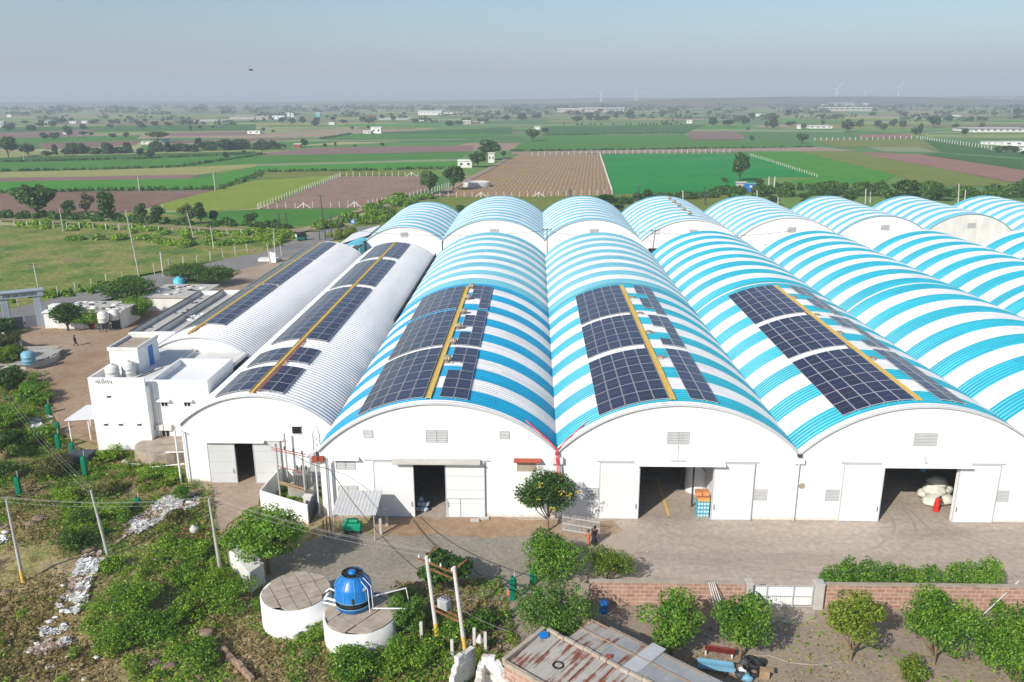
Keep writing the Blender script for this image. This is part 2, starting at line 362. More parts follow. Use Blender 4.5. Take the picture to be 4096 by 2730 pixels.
FM = {
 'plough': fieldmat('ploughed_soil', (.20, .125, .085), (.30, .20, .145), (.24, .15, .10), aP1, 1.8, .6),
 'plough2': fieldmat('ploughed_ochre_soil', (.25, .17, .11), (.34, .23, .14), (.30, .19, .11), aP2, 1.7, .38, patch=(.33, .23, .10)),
 'brown': fieldmat('brown_soil', (.17, .10, .075), (.26, .165, .125), None, .05, 3, .35),
 'purple': fieldmat('purple_brown_soil', (.20, .12, .105), (.27, .17, .15), None, .05, 4, .2),
 'red': fieldmat('red_brown_soil', (.24, .115, .085), (.30, .17, .12), (.26, .13, .12), -.45, 3, .4),
 'green': fieldmat('mid_green_crop', (.05, .17, .02), (.085, .22, .035), None, .05, 3, .2),
 'emerald': fieldmat('emerald_crop', (.008, .19, .035), (.016, .23, .045), (.045, .26, .045), 0, 3, .12, .03),
 'lush': fieldmat('lush_crop', (.045, .21, .018), (.08, .26, .03), None, -.4, 3, .2, .08),
 'dgreen': fieldmat('deep_green_crop', (.035, .115, .022), (.06, .155, .032), None, .05, 3, .25),
 'yellow': fieldmat('yellow_green_crop', (.18, .25, .03), (.25, .30, .045), None, aY, 2.2, .3),
 'olive': fieldmat('olive_crop', (.14, .18, .035), (.20, .225, .05), None, 0, 4, .2),
 'tan': fieldmat('tan_stubble', (.27, .27, .09), (.33, .32, .12), None, 0, 4, .15),
 'pale': fieldmat('pale_green_crop', (.19, .25, .12), (.24, .29, .15), None, 0, 4, .1),
 'path': fieldmat('dirt_track', (.27, .20, .14), (.36, .28, .20), None, 0, 4, 0),
}
nfield = [0]
def field(kind, *pts):
    P = [at(*p) for p in pts]; nfield[0] += 1
    return sheet('field' if kind != 'path' else 'path', P, .04 + .004 * nfield[0], FM[kind])
F = field
_r = np.random.default_rng(12)
for k in range(110):
    y = 258 + 46 * _r.uniform(0, 1) ** 1.3; w_ = _r.uniform(90, 420) * (.5 + (y - 255) / 60); x = _r.uniform(-60, 2400); hgt = _r.uniform(.9, 2.2) * (.6 + (y - 255) / 22); s = _r.normal(0, 1.2)
    sheet('field', [at('P', x, y), at('P', x + w_, y + s), at('P', x + w_ * _r.uniform(.85, 1.1), y + hgt + s), at('P', x - w_ * _r.uniform(0, .12), y + hgt)], .006 + .0003 * k, FM[('pale', 'tan', 'brown', 'green', 'yellow', 'lush', 'purple', 'olive', 'dgreen')[k % 9]])
# far strips first (thin bands across the view), then the nearer fields
F('dgreen', ('b1', 0, 300), ('b1', 2353, 270), ('b1', 2353, 330), ('b1', 0, 345))
F('purple', ('b1', 0, 350), ('b1', 900, 318), ('b1', 700, 380), ('b1', 0, 395))
F('green', ('b1', 0, 398), ('b1', 1300, 370), ('b1', 1250, 412), ('b1', 0, 445))
F('brown', ('b1', 340, 450), ('b1', 1290, 420), ('b1', 1250, 462), ('b1', 420, 505))
F('purple', ('b1', 1560, 345), ('b1', 2353, 340), ('b1', 2353, 372), ('b1', 1560, 380))
F('brown', ('b1', 1550, 425), ('b2', 900, 375), ('b2', 0, 432), ('b1', 1550, 450))
F('green', ('b1', 1300, 465), ('b1', 2353, 440), ('b2', 800, 430), ('b2', 0, 500), ('b1', 1300, 520))
F('dgreen', ('b1', 0, 580), ('b1', 1250, 545), ('b2', 0, 520), ('b2', 0, 545), ('b1', 1250, 592), ('b1', 0, 622))
F('green', ('b1', 0, 622), ('b1', 1250, 592), ('b1', 2353, 545), ('b2', 40, 550), ('b2', 40, 642), ('b1', 2353, 642), ('b1', 1620, 670), ('b1', 0, 708))
F('tan', ('b1', 0, 712), ('b1', 1200, 682), ('b1', 1640, 668), ('b1', 2353, 638), ('b2', 60, 637), ('b2', 60, 661), ('b1', 2353, 663), ('b1', 1840, 735), ('b1', 0, 765))
F('purple', ('b1', 0, 766), ('b1', 1840, 735), ('b1', 1720, 782), ('b1', 0, 800))
F('lush', ('b1', 0, 800), ('b1', 1850, 770), ('b1', 2353, 660), ('b2', 20, 660), ('b2', 60, 735), ('b1', 1990, 872), ('b1', 900, 880), ('b1', 0, 905))
F('brown', ('b1', 0, 902), ('b1', 1985, 878), ('b1', 1500, 1000), ('b1', 1200, 1085), ('b1', 0, 1105))
F('yellow', ('b1', 1500, 1000), ('b1', 2353, 785), ('b2', 770, 742), ('b2', 10, 1040), ('b1', 2000, 1070), ('b1', 1500, 1060))
F('purple', ('b2', 0, 545), ('b2', 600, 487), ('b2', 2000, 468), ('b2', 1980, 522), ('b2', 0, 560))
F('green', ('b2', 0, 560), ('b2', 1960, 524), ('b2', 1860, 592), ('b2', 0, 640))
F('pale', ('b2', 0, 638), ('b2', 1850, 590), ('b2', 1840, 612), ('b2', 0, 662))
F('lush', ('b2', 0, 660), ('b2', 1850, 610), ('b2', 1880, 680), ('b2', 0, 712))
F('olive', ('b2', 0, 712), ('b2', 1700, 680), ('b2', 1480, 745), ('b2', 775, 745), ('b2', 0, 778))
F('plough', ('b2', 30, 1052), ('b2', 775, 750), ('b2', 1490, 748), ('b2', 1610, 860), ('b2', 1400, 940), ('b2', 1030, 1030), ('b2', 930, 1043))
F('green', ('b1', 2000, 1075), ('b2', 20, 1055), ('b2', 940, 1048), ('b2', 880, 1095), ('b2', 480, 1210), ('b2', 0, 1250), ('b1', 1500, 1200), ('b1', 1200, 1090))
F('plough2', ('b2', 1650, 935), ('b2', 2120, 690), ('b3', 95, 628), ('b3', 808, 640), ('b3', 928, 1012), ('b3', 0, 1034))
F('olive', ('b2', 1510, 945), ('b3', 0, 1034), ('b3', 930, 1012), ('b3', 1300, 1012), ('b3', 2353, 1000), ('b3', 2353, 1300), ('b2', 1200, 1300), ('b2', 1000, 1150))
F('emerald', ('b3', 828, 645), ('b3', 2190, 640), ('b4', 0, 698), ('b4', 440, 850), ('b4', 0, 850), ('b3', 2250, 880), ('b3', 2050, 985), ('b3', 1300, 1005), ('b3', 930, 1008))
F('lush', ('b3', 2200, 632), ('b4', 0, 612), ('b4', 290, 615), ('b4', 1180, 832), ('b4', 1050, 910), ('b4', 60, 925), ('b4', 450, 852), ('b4', 0, 698))
F('olive', ('b4', 290, 615), ('b4', 480, 606), ('b4', 850, 620), ('b4', 1100, 684), ('b4', 2240, 902), ('b4', 2240, 935), ('b4', 1420, 930), ('b4', 1180, 832))
F('red', ('b4', 850, 622), ('b4', 1400, 640), ('b4', 2353, 790), ('b4', 2353, 885), ('b4', 2245, 900), ('b4', 1500, 755), ('b4', 1000, 662))
F('pale', ('b4', 900, 572), ('b4', 1390, 572), ('b4', 1580, 626), ('b4', 1060, 616))
F('dgreen', ('b4', 1590, 630), ('b4', 2353, 690), ('b4', 2353, 785), ('b4', 1400, 638))
F('path', ('b3', 0, 618), ('b3', 2353, 582), ('b4', 480, 575), ('b4', 840, 612), ('b4', 290, 614), ('b3', 2353, 615), ('b3', 0, 642))
F('green', ('b3', 310, 470), ('b3', 1590, 450), ('b3', 1645, 525), ('b3', 2353, 530), ('b4', 440, 572), ('b3', 2353, 580), ('b3', 0, 612), ('b3', 70, 545))
F('purple', ('b3', 1612, 440), ('b3', 2000, 425), ('b3', 2130, 470), ('b3', 2140, 502), ('b3', 1640, 506))
F('dgreen', ('b3', 330, 385), ('b3', 1800, 365), ('b3', 1590, 442), ('b3', 300, 465))
F('olive', ('b4', 400, 505), ('b4', 1390, 500), ('b4', 1600, 620), ('b4', 1390, 572), ('b4', 900, 570), ('b4', 640, 580))
F('red', ('b4', 850, 460), ('b4', 1300, 455), ('b4', 1320, 492), ('b4', 830, 490))
F('dgreen', ('b4', 1420, 500), ('b4', 1900, 545), ('b4', 2050, 605), ('b4', 2353, 640), ('b4', 2353, 668), ('b4', 1600, 618))
F('pale', ('b2', 0, 390), ('b2', 700, 385), ('b2', 680, 396), ('b2', 0, 402))
F('pale', ('b2', 0, 425), ('b2', 1950, 408), ('b2', 1940, 418), ('b2', 0, 438))
F('green', ('b2', 600, 405), ('b2', 870, 365), ('b2', 2353, 360), ('b2', 1950, 405), ('b2', 700, 415))
F('dgreen', ('b2', 1150, 345), ('b2', 2353, 300), ('b2', 2353, 360), ('b2', 870, 365))
F('pale', ('b2', 400, 305), ('b2', 760, 290), ('b2', 760, 310), ('b2', 380, 330))
F('pale', ('b4', 0, 300), ('b4', 460, 318), ('b4', 460, 312), ('b4', 340, 268), ('b4', 330, 268), ('b4', 430, 308), ('b4', 0, 294))
F('green', ('b4', 500, 320), ('b4', 640, 312), ('b4', 640, 292), ('b4', 500, 296))
# ---------------------------------------------------------------- near ground
M['meadow'] = mat('meadow', [(.075, .155, .02), (.155, .20, .03), (.225, .23, .055), (.27, .20, .10)], .10, 1, .4, 1.5, .2, detail=10, fine=.75, pos=[.36, .47, .56, .68])
M['asphalt'] = mat('worn_asphalt', [(.17, .16, .155), (.22, .21, .20), (.25, .22, .19)], .12, .95, .1, 20, fine=.25)
M['dirt'] = mat('yard_dirt', [(.24, .14, .075), (.33, .23, .15), (.37, .28, .20)], .12, 1, .3, 3, fine=.3)
M['track'] = mat('compacted_earth', [(.28, .20, .145), (.36, .27, .20), (.40, .31, .24)], .15, 1, .3, 4, fine=.25)
M['yard'] = mat('yard_concrete', [(.27, .225, .18), (.385, .32, .255), (.45, .38, .31)], .16, .95, .15, 3, stretch=(.35, 1.7, 1), detail=10, fine=.3, pos=[.3, .5, .68])
M['lane'] = mat('gravelly_lane', [(.20, .18, .135), (.26, .235, .185), (.32, .27, .21)], .25, 1, .3, 8, fine=.4)
def lane_edge(m):    # grey gravel thins out over the beige concrete
    nt = m.node_tree; b = nt.nodes['Principled BSDF']; c0 = b.inputs['Base Color'].links[0].from_socket; p = posn(nt); sx = N(nt, 'ShaderNodeSeparateXYZ'); nt.links.new(p, sx.inputs[0])
    f = mth(nt, 'ADD', sx.outputs['X'], mth(nt, 'MULTIPLY', noise(nt, p, .35, 5), 9.0)); nt.links.new(mixc(nt, ramp(nt, [(0, 0, 0), (1, 1, 1)], mth(nt, 'MULTIPLY', f, .1), [.1, .75]), c0, ramp(nt, [(.33, .265, .205), (.43, .355, .285)], noise(nt, p, .4, 7))), b.inputs['Base Color'])
lane_edge(M['lane'])
M['slope'] = mat('rough_slope', [(.14, .19, .04), (.25, .225, .08), (.34, .255, .14), (.42, .31, .20)], .13, 1, .6, 2.5, .25, detail=9, fine=.55, pos=[.34, .45, .58, .7])
M['courtyard'] = mat('courtyard_earth', [(.22, .17, .12), (.30, .24, .18), (.34, .25, .14)], .3, 1, .35, 6, fine=.4)
sheet('meadow', [at('P', -200, 545), at('P', 0, 520), at('P', 300, 525), at('P', 640, 545), at('P', 690, 570), at('P', 400, 620), at('P', 0, 725), at('P', -300, 800)], .30, M['meadow'], 1.2, 8)
sheet('verge', [at('b1', 0, 1090), at('b1', 1400, 1090), at('b2', 0, 1230), at('b2', 480, 1215), at('b2', 640, 1240), at('b2', 540, 1260), at('b1', 2353, 1270), at('b1', 0, 1170)], .26, M['meadow'], .8, 8, 4)
sheet('path', [at('b1', -200, 1140), at('b1', 0, 1146), at('b1', 1000, 1190), at('b1', 2353, 1248), at('b2', 200, 1258), at('b2', 430, 1235), at('b2', 930, 1065), at('b2', 1640, 925), at('b2', 2120, 680), at('b2', 2290, 590),
               at('b2', 2310, 600), at('b2', 2170, 690), at('b2', 1700, 935), at('b2', 960, 1085), at('b2', 560, 1240), at('b2', 420, 1275), at('b2', 0, 1265), at('b1', 1000, 1204), at('b1', 0, 1158), at('b1', -200, 1152)], .34, FM['path'])
sheet('verge', [at('P', 600, 640), at('P', 700, 560), at('P', 760, 545), at('P', 900, 470), at('P', 1000, 450), at('P', 1000, 560), at('P', 800, 600)], .22, M['meadow'], .5, 6, 9)
sheet('road', [at('P', -200, 790), at('P', 0, 722), at('P', 200, 672), at('P', 400, 626), at('P', 520, 600), at('P', 600, 585), at('P', 680, 555), at('P', 700, 545), at('P', 740, 530), at('P', 900, 520), at('P', 1000, 528),
               at('P', 1000, 545), at('P', 800, 545), at('P', 745, 562), at('P', 690, 588), at('P', 600, 612), at('P', 420, 652), at('P', 200, 704), at('P', 0, 762), at('P', -200, 830)], .38, M['asphalt'], .15, 6)
sheet('earth_strip', [at('P', 500, 612), at('P', 640, 590), at('P', 720, 570), at('P', 760, 575), at('P', 650, 640), at('P', 560, 700), at('P', 420, 690)], .36, M['track'], .5, 5)
sheet('left_yard', [at('P', 20, 785), at('P', 90, 745), at('P', 330, 715), at('P', 420, 720), at('P', 480, 800), at('P', 260, 1030), at('P', 130, 1000), at('P', 110, 880), at('P', 20, 850)], .20, M['dirt'], .4, 3)
# slope: an uneven sheet
def slope_sheet():
    n1, n2 = 130, 110; x0, x1, y0, y1 = -100, -8, -30, 62
    xs = np.linspace(x0, x1, n1); ys = np.linspace(y0, y1, n2); X, Y = np.meshgrid(xs, ys)
    r = np.random.default_rng(5); Z = np.zeros_like(X)
    for k in range(26):
        fx, fy = r.normal(0, .28, 2); Z += math.sin(0) + .06 * np.sin(X * fx + Y * fy + r.uniform(0, 6))
    Z += r.normal(0, .045, Z.shape)
    edge = np.minimum.reduce([(X - x0) / 12, (x1 - X) / 6, (Y - y0) / 6, (y1 - Y) / 6]).clip(0, 1)
    keep = np.ones_like(X)   # flat under the buildings and yards
    def flat(xa, xb, ya, yb, s=2.5):
        d = np.maximum.reduce([xa - X, X - xb, ya - Y, Y - yb]); return (d / s).clip(0, 1)
    for q in ((-50, -20, 8, 62), (-26, 0, -14, 20), (-72, -47.5, 9, 40), (-85, -50, 36, 62), (-36, -22, -6, 10), (-21, -10, -20, -11)): keep *= flat(*q)
    Z = (Z.clip(-.25, .6) + .12) * edge * keep + .012 - .35 * (1 - edge) - .14 * (1 - keep)
    V = np.stack([X.ravel(), Y.ravel(), Z.ravel()], 1); i = np.arange(n1 * n2).reshape(n2, n1)
    Fq = np.stack([i[:-1, :-1].ravel(), i[:-1, 1:].ravel(), i[1:, 1:].ravel(), i[1:, :-1].ravel()], 1)
    o = link('terrain', npmesh('terrain', V, Fq, [M['slope']], smooth=True)); ORG[o.name] = np.zeros(3); tag(o, kind='structure')
    def h(x, y):
        a = np.clip(((np.asarray(x) - x0) / (x1 - x0) * (n1 - 1)).round().astype(int), 0, n1 - 1); b = np.clip(((np.asarray(y) - y0) / (y1 - y0) * (n2 - 1)).round().astype(int), 0, n2 - 1)
        return Z[b, a]
    return h
HGT = slope_sheet()
sheet('slope_base', [(-100, -40), (-9.4, -40), (-9.4, 8), (-20, 20), (-20, 64), (-100, 64)], .003, M['slope'])
sheet('yard_base', [(-9.5, -32), (120, -32), (120, 3), (-9.5, 3)], .006, M['courtyard'])
sheet('yard', [(5.5, -12.4), (120, -12.4), (120, 100), (-21, 100), (-21, -.3), (4.5, -1.2)], .03, M['yard'])
M['mark'] = mat('tyre_worn_concrete', [(.27, .225, .18), (.36, .30, .24), (.43, .36, .29)], .5, .95, detail=8, stretch=(.5, 1.5, 1))
def track(pts, gap=1.6, wd=.22, z=.036):
    P = np.array(pts, float); t = np.linspace(0, len(P) - 1, 40); X = np.interp(t, np.arange(len(P)), P[:, 0]); Y = np.interp(t, np.arange(len(P)), P[:, 1]); k_ = np.array([1, 4, 6, 4, 1]) / 16
    for _ in range(4): X[2:-2] = np.convolve(X, k_, 'valid'); Y[2:-2] = np.convolve(Y, k_, 'valid')
    dx, dy = np.gradient(X), np.gradient(Y); L = np.hypot(dx, dy); nx, ny = -dy / L, dx / L
    for i, s in enumerate((-gap / 2, gap / 2)):
        V = [(X[j] + nx[j] * (s + q), Y[j] + ny[j] * (s + q), z + .0015 * i) for j in range(40) for q in (-wd / 2, wd / 2)]; o = MB().add(V, [(2 * j, 2 * j + 2, 2 * j + 3, 2 * j + 1) for j in range(39)]).build('tyre_track', M['mark']); tag(o, kind='structure')
track([(8.6, 4), (9.2, -1), (13, -6), (22, -8), (40, -8.6), (70, -8)]); track([(29.6, 5), (29.2, -1.5), (25, -6), (14, -6.5), (7.5, -5.6)], z=.040); track([(31.5, 4), (31.6, -2), (36, -6.5), (50, -7), (80, -6)], z=.044)
sheet('lane', [(-23, -13), (-16, -13.2), (-9, -12), (7, -12.6), (6.5, -1.5), (-8, -3.0), (-19, -3.2), (-23, -6)], .045, M['lane'], .35, 1.5, 3)
sheet('earth_strip', [(-15, -3.6), (-8, -3.4), (3, -3.6), (5.5, -2.2), (4.8, -.4), (-15.2, -.3)], .055, M['dirt'], .25, 1.2, 6)
sheet('driveway', [at('f2', 130, 1085), at('f2', 820, 1080), at('f2', 830, 1300), at('f2', 740, 1330), at('f2', 520, 1500), at('f2', 500, 1568), at('f2', 330, 1500), at('f2', 300, 1200)], .06, M['track'], .25, 1.2, 8)
sheet('threshold', [(-34.3, 4.9), (-25.2, 4.9), (-25.2, 6.3), (-20.6, 6.3), (-20.6, 86), (-34.3, 86)], .075, M['track'])
sheet('pavement', [at('n5', 640, 800), at('n5', 1140, 800), at('n5', 1160, 980), at('n5', 560, 980)], .02, M['yard'], .15, .8, 5)
# ================================================================ arched warehouses
def stripemat(name, blue, period, off, duty=.5, axis_noise=.35, white=(.70, .70, .70), rough=.45):
    m, nt, b = newmat(name); p = posn(nt); sx = N(nt, 'ShaderNodeSeparateXYZ'); nt.links.new(p, sx.inputs[0])
    y = mth(nt, 'SUBTRACT', sx.outputs['Y'], off); q = mth(nt, 'DIVIDE', y, period); fr = mth(nt, 'FRACT', q)
    st = mth(nt, 'LESS_THAN', fr, duty)
    n = noise(nt, mapping(nt, p, (.15, .6, .15)), 1.0, 5)
    c1 = ramp(nt, [tuple(v * .86 for v in blue), tuple(min(1, v * 1.08) for v in blue)], n)
    c2 = ramp(nt, [tuple(v * .93 for v in white), tuple(min(1, v * 1.03) for v in white)], n)
    c = mixc(nt, st, c2, c1)
    # sheet end laps every 6 m round the arch and thin dirt streaks down the slope
    s2 = noise(nt, mapping(nt, p, (.05, 2.2, .3)), 1.0, 4)
    c = mixc(nt, .35, c, ramp(nt, [(.72, .72, .70), (1, 1, 1)], s2, [.25, .5]), 'MULTIPLY')
    wn = N(nt, 'ShaderNodeTexWhiteNoise', noise_dimensions='2D'); cb = N(nt, 'ShaderNodeCombineXYZ'); nt.links.new(mth(nt, 'FLOOR', sx.outputs['Y']), cb.inputs[0]); nt.links.new(mth(nt, 'FLOOR', mth(nt, 'DIVIDE', sx.outputs['X'], 5.0)), cb.inputs[1]); nt.links.new(cb.outputs[0], wn.inputs['Vector'])
    c = mixc(nt, .8, c, ramp(nt, [(.84, .85, .86), (1.06, 1.05, 1.04)], wn.outputs['Value'], [0, 1]), 'MULTIPLY')
    nt.links.new(c, b.inputs['Base Color']); b.inputs['Roughness'].default_value = rough; b.inputs['Specular IOR Level'].default_value = .3
    return m
B_NEAR = (.004, .32, .55); B_C = (.025, .40, .52); B_OLD = (.15, .46, .55); B_ROW2 = (.12, .46, .60)
M['st_near'] = stripemat('striped_sheet_bright', B_NEAR, 6.0, .5)
M['st_c'] = stripemat('striped_sheet_turquoise', B_C, 6.0, .5)
M['st_old'] = stripemat('striped_sheet_faded', B_OLD, 5.7, 45.0, .55)
M['st_cfar'] = stripemat('striped_sheet_turquoise_rear', B_C, 5.9, 46.0, .52)
M['st_row'] = stripemat('striped_sheet_pale', B_ROW2, 4.3, 105.2, .5)
def arc_pts(W, E, rise, n):
    a = W / 2; R = (a * a + rise * rise) / (2 * rise); th = math.asin(a / R); zc = E + rise - R
    t = np.linspace(-th, th, n + 1); return R, zc, t
def arch_z(x, X0, W, E, rise):
    a = W / 2; R = (a * a + rise * rise) / (2 * rise); zc = E + rise - R; return zc + math.sqrt(max(0, R * R - (x - X0 - a) ** 2))
def roof_sheet(name, X0, W, E, rise, Y0, Y1, m, parent, rib=.5, ribh=.1, n=28, off=.1):
    R, zc, t = arc_pts(W, E, rise, n); xc = X0 + W / 2
    if rib:
        k = int(round((Y1 - Y0) / rib)); L = (Y1 - Y0) / k; ys = []; dz = []
        for i in range(k):
            y = Y0 + i * L; ys += [y, y + L * .3, y + L * .45, y + L * .85]; dz += [0, 0, ribh, ribh]
        ys.append(Y1); dz.append(0)
    else: ys = [Y0, Y1]; dz = [0, 0]
    ys = np.array(ys); dz = np.array(dz); rr = R + off + dz
    X = xc + rr[:, None] * np.sin(t)[None]; Z = zc + rr[:, None] * np.cos(t)[None]; Y = np.repeat(ys[:, None], n + 1, 1)
    V = np.stack([X.ravel(), Y.ravel(), Z.ravel()], 1) - ORG[parent.name]
    i = np.arange(len(ys) * (n + 1)).reshape(len(ys), n + 1)
    Fq = np.stack([i[:-1, :-1].ravel(), i[:-1, 1:].ravel(), i[1:, 1:].ravel(), i[1:, :-1].ravel()], 1)
    me = npmesh(name, V, Fq, [m]); o = link(name, me, parent)
    s = o.modifiers.new('thickness', 'SOLIDIFY'); s.thickness = .05; s.offset = -1
    return o
def gable(mb, X0, W, E, rise, Y, openings=(), th=.25, mi=0, zbase=0.0):
    xs = sorted(set([X0, X0 + W] + [X0 + W * k / 28 for k in range(1, 28)] + [v for o in openings for v in (o[0], o[1])]))
    for a, b in zip(xs[:-1], xs[1:]):
        za, zb = arch_z(a, X0, W, E, rise), arch_z(b, X0, W, E, rise); cuts = sorted((o[2], o[3]) for o in openings if o[0] <= a + 1e-6 and o[1] >= b - 1e-6)
        z = zbase
        for (c0, c1) in cuts + [(None, None)]:
            if c0 is None:
                for yy, fl in ((Y, 0), (Y + th, 1)):
                    q = [(a, yy, z), (b, yy, z), (b, yy, zb), (a, yy, za)]; mb.add(q if not fl else q[::-1], [(0, 1, 2, 3)], mi)
            else:
                if c0 > z + 1e-6:
                    for yy, fl in ((Y, 0), (Y + th, 1)):
                        q = [(a, yy, z), (b, yy, z), (b, yy, c0), (a, yy, c0)]; mb.add(q if not fl else q[::-1], [(0, 1, 2, 3)], mi)
                    mb.add([(a, Y, c0), (b, Y, c0), (b, Y + th, c0), (a, Y + th, c0)], [(0, 1, 2, 3)], mi)
                mb.add([(a, Y, c1), (a, Y + th, c1), (b, Y + th, c1), (b, Y, c1)], [(0, 1, 2, 3)], mi); z = c1
    for o in openings:
        for x, s in ((o[0], 1), (o[1], -1)): mb.add([(x, Y, o[2]), (x, Y + th, o[2]), (x, Y + th, o[3]), (x, Y, o[3])], [(0, 1, 2, 3)], mi)
def louvre(parent, x0, x1, z0, z1, Y, n=6, mull=True, lab=None):
    mb = MB(); f = .05
    mb.box(x0, Y - .06, z0 - .0, x0 + f, Y - .003, z1, 0); mb.box(x1 - f, Y - .06, z0, x1, Y - .003, z1, 0)
    mb.box(x0 + f, Y - .06, z1 - f, x1 - f, Y - .003, z1, 0); mb.box(x0 + f, Y - .06, z0, x1 - f, Y - .003, z0 + f, 0)
    mb.quad((x0 + f, Y - .006, z0 + f), (x1 - f, Y - .006, z0 + f), (x1 - f, Y - .006, z1 - f), (x0 + f, Y - .006, z1 - f), 1)
    h = (z1 - z0 - 2 * f) / n
    for i in range(n):
        z = z0 + f + h * i
        mb.add([(x0 + f, Y - .055, z + h * .12), (x1 - f, Y - .055, z + h * .12), (x1 - f, Y - .012, z + h * .80), (x0 + f, Y - .012, z + h * .80)], [(0, 1, 2, 3)], 0)
    if mull: mb.box((x0 + x1) / 2 - .025, Y - .07, z0 + f, (x0 + x1) / 2 + .025, Y - .056, z1 - f, 0)
    o = mb.build('louvre_vent', [M['louvre'], M['dark']], parent)
    return tag(o, lab)
def sill_canopy(parent, x0, x1, z, Y, d=.6, m='white', nm='canopy', th=.09):
    mb = MB(); mb.add([(x0, Y - .003, z), (x1, Y - .003, z), (x1, Y - d, z - .12), (x0, Y - d, z - .12), (x0, Y - .003, z + th), (x1, Y - .003, z + th), (x1, Y - d, z + th - .12), (x0, Y - d, z + th - .12)],
                      [(0, 1, 2, 3), (7, 6, 5, 4), (0, 4, 5, 1), (1, 5, 6, 2), (2, 6, 7, 3), (3, 7, 4, 0)])
    return mb.build(nm, M[m], parent)
def sliding_door(parent, x0, x1, z0, z1, Y, m='door_white', kind=0, gap=.16):
    mb = MB(); y0, y1 = Y - gap, Y - gap + .07
    mb.box(x0, y0, z0, x1, y1, z1, 0)
    f = .06
    for a, b, c, d in ((x0, x0 + f, z0, z1), (x1 - f, x1, z0, z1)): mb.box(a, y0 - .025, c, b, y0 - .002, d, 1)
    mb.box(x0 + f, y0 - .025, z0, x1 - f, y0 - .002, z0 + f, 1); mb.box(x0 + f, y0 - .025, z1 - f, x1 - f, y0 - .002, z1, 1)
    if kind:
        n = 4
        for i in range(1, n): mb.box(x0 + f, y0 - .014, z0 + (z1 - z0) * i / n - .015, x1 - f, y0 - .002, z0 + (z1 - z0) * i / n + .015, 1)
    if kind == 2:
        xm = x0 + (x1 - x0) * .36; zt = z0 + 1.75
        mb.box(x0 + .12, y0 - .04, zt, x1 - .1, y0 - .016, zt + .06, 1); mb.box(xm, y0 - .04, z0 + f, xm + .06, y0 - .016, zt - .003, 1)
        mb.box(x0 + .12, y0 - .04, z0 + f, x0 + .17, y0 - .016, zt - .003, 1)
    d_ = mb.build('sliding_door', [M[m], M['trim']], parent)
    hx = x1 - .25 if x0 < -20 or x0 in (-15.45, 3.56, 23.74) else x0 + .2
    h_ = MB(); h_.tube([(hx, y0 - .03, z0 + 1.0), (hx, y0 - .1, z0 + 1.05), (hx, y0 - .1, z0 + 1.4), (hx, y0 - .03, z0 + 1.45)], .025, 6); h_.build('door_handle', M['gutter'], d_)
    return d_
def rim(parent, X0, W, E, rise, Y, m='trim', off=.1, d=.18, name='roof_edge'):
    R, zc, t = arc_pts(W, E, rise, 28); xc = X0 + W / 2; mb = MB(); V = []
    for a in t:
        for (r, y) in ((R + off + .06, Y - d), (R + off - .03, Y - d), (R + off - .03, Y - d + .05), (R + off + .06, Y - d + .05)):
            V.append((xc + r * math.sin(a), y, zc + r * math.cos(a)))
    Fs = []
    for i in range(len(t) - 1):
        for k in range(4): Fs.append((i * 4 + k, i * 4 + (k + 1) % 4, i * 4 + 4 + (k + 1) % 4, i * 4 + 4 + k))
    mb.add(V, Fs); return mb.build(name, M[m], parent)
def warehouse(label, X0, W, E, rise, Y0, Y1, segs, openings=(), group=None, wall='white', rib=.5, sides=True, trim='trim', n=28):
    r = empty('warehouse', (X0 + W / 2, Y0, 0), label, 'warehouse', group)
    mb = MB(); gable(mb, X0 + .02, W - .04, E, rise, Y0, openings); mb.build('front_wall', M[wall], r)
    mb = MB(); gable(mb, X0 + .02, W - .04, E, rise, Y1 - .25); mb.build('rear_wall', M['white'], r)
    if sides:
        mb = MB(); mb.box(X0 + .03, Y0 + .26, 0, X0 + .15, Y1 - .26, E - .05); mb.box(X0 + W - .15, Y0 + .26, 0, X0 + W - .03, Y1 - .26, E - .05); mb.build('side_wall', M['white'], r)
    for (a, b, m, rb) in segs: roof_sheet('roof', X0, W, E, rise, a, b, M[m], r, rb, n=n)
    rim(r, X0, W, E, rise, Y0, trim)
    return r
EA, RA = 6.0, 4.3
grp1 = 'front row of striped warehouses'
wA = warehouse('blue and white striped warehouse with turbine vents on its ridge, next to the transformer yard', -20, 20, EA, RA, 0, 88, [(-.22, 44.8, 'st_near', .5), (44.86, 88.2, 'st_old', .5)],
               [(-12.1, -9.35, .0, 5.1)], grp1)
wB = warehouse('striped warehouse behind the yellow flowering tree, with blue crates inside its wide doorway', 0, 20, EA, RA, 0, 88, [(-.22, 44.8, 'st_c', .5), (44.86, 88.2, 'st_old', .5)],
               [(6.9, 13.1, .0, 5.12)], grp1)
wC = warehouse('striped warehouse with a woman in red inside its open doorway', 20, 20, EA, RA, 0, 90, [(-.22, 46.0, 'st_c', .5), (46.12, 90.2, 'st_cfar', .5)],
               [(27.1, 33.2, .0, 5.15)], grp1)
for i, (x, lab, y1, sm) in enumerate(((40, 'striped warehouse without solar panels, directly beside the warehouse with the woman in red', 91, 46.0), (60, 'striped warehouse second from the outer end of the front row', 92, 47.0), (80, 'striped warehouse at the outer end of the front row, mostly out of frame', 92, 47.0))):
    warehouse(lab, x, 20, EA, RA, 0, y1, [(-.22, sm, 'st_c', .5), (sm + .12, y1 + .2, 'st_cfar', .5)], [], grp1)
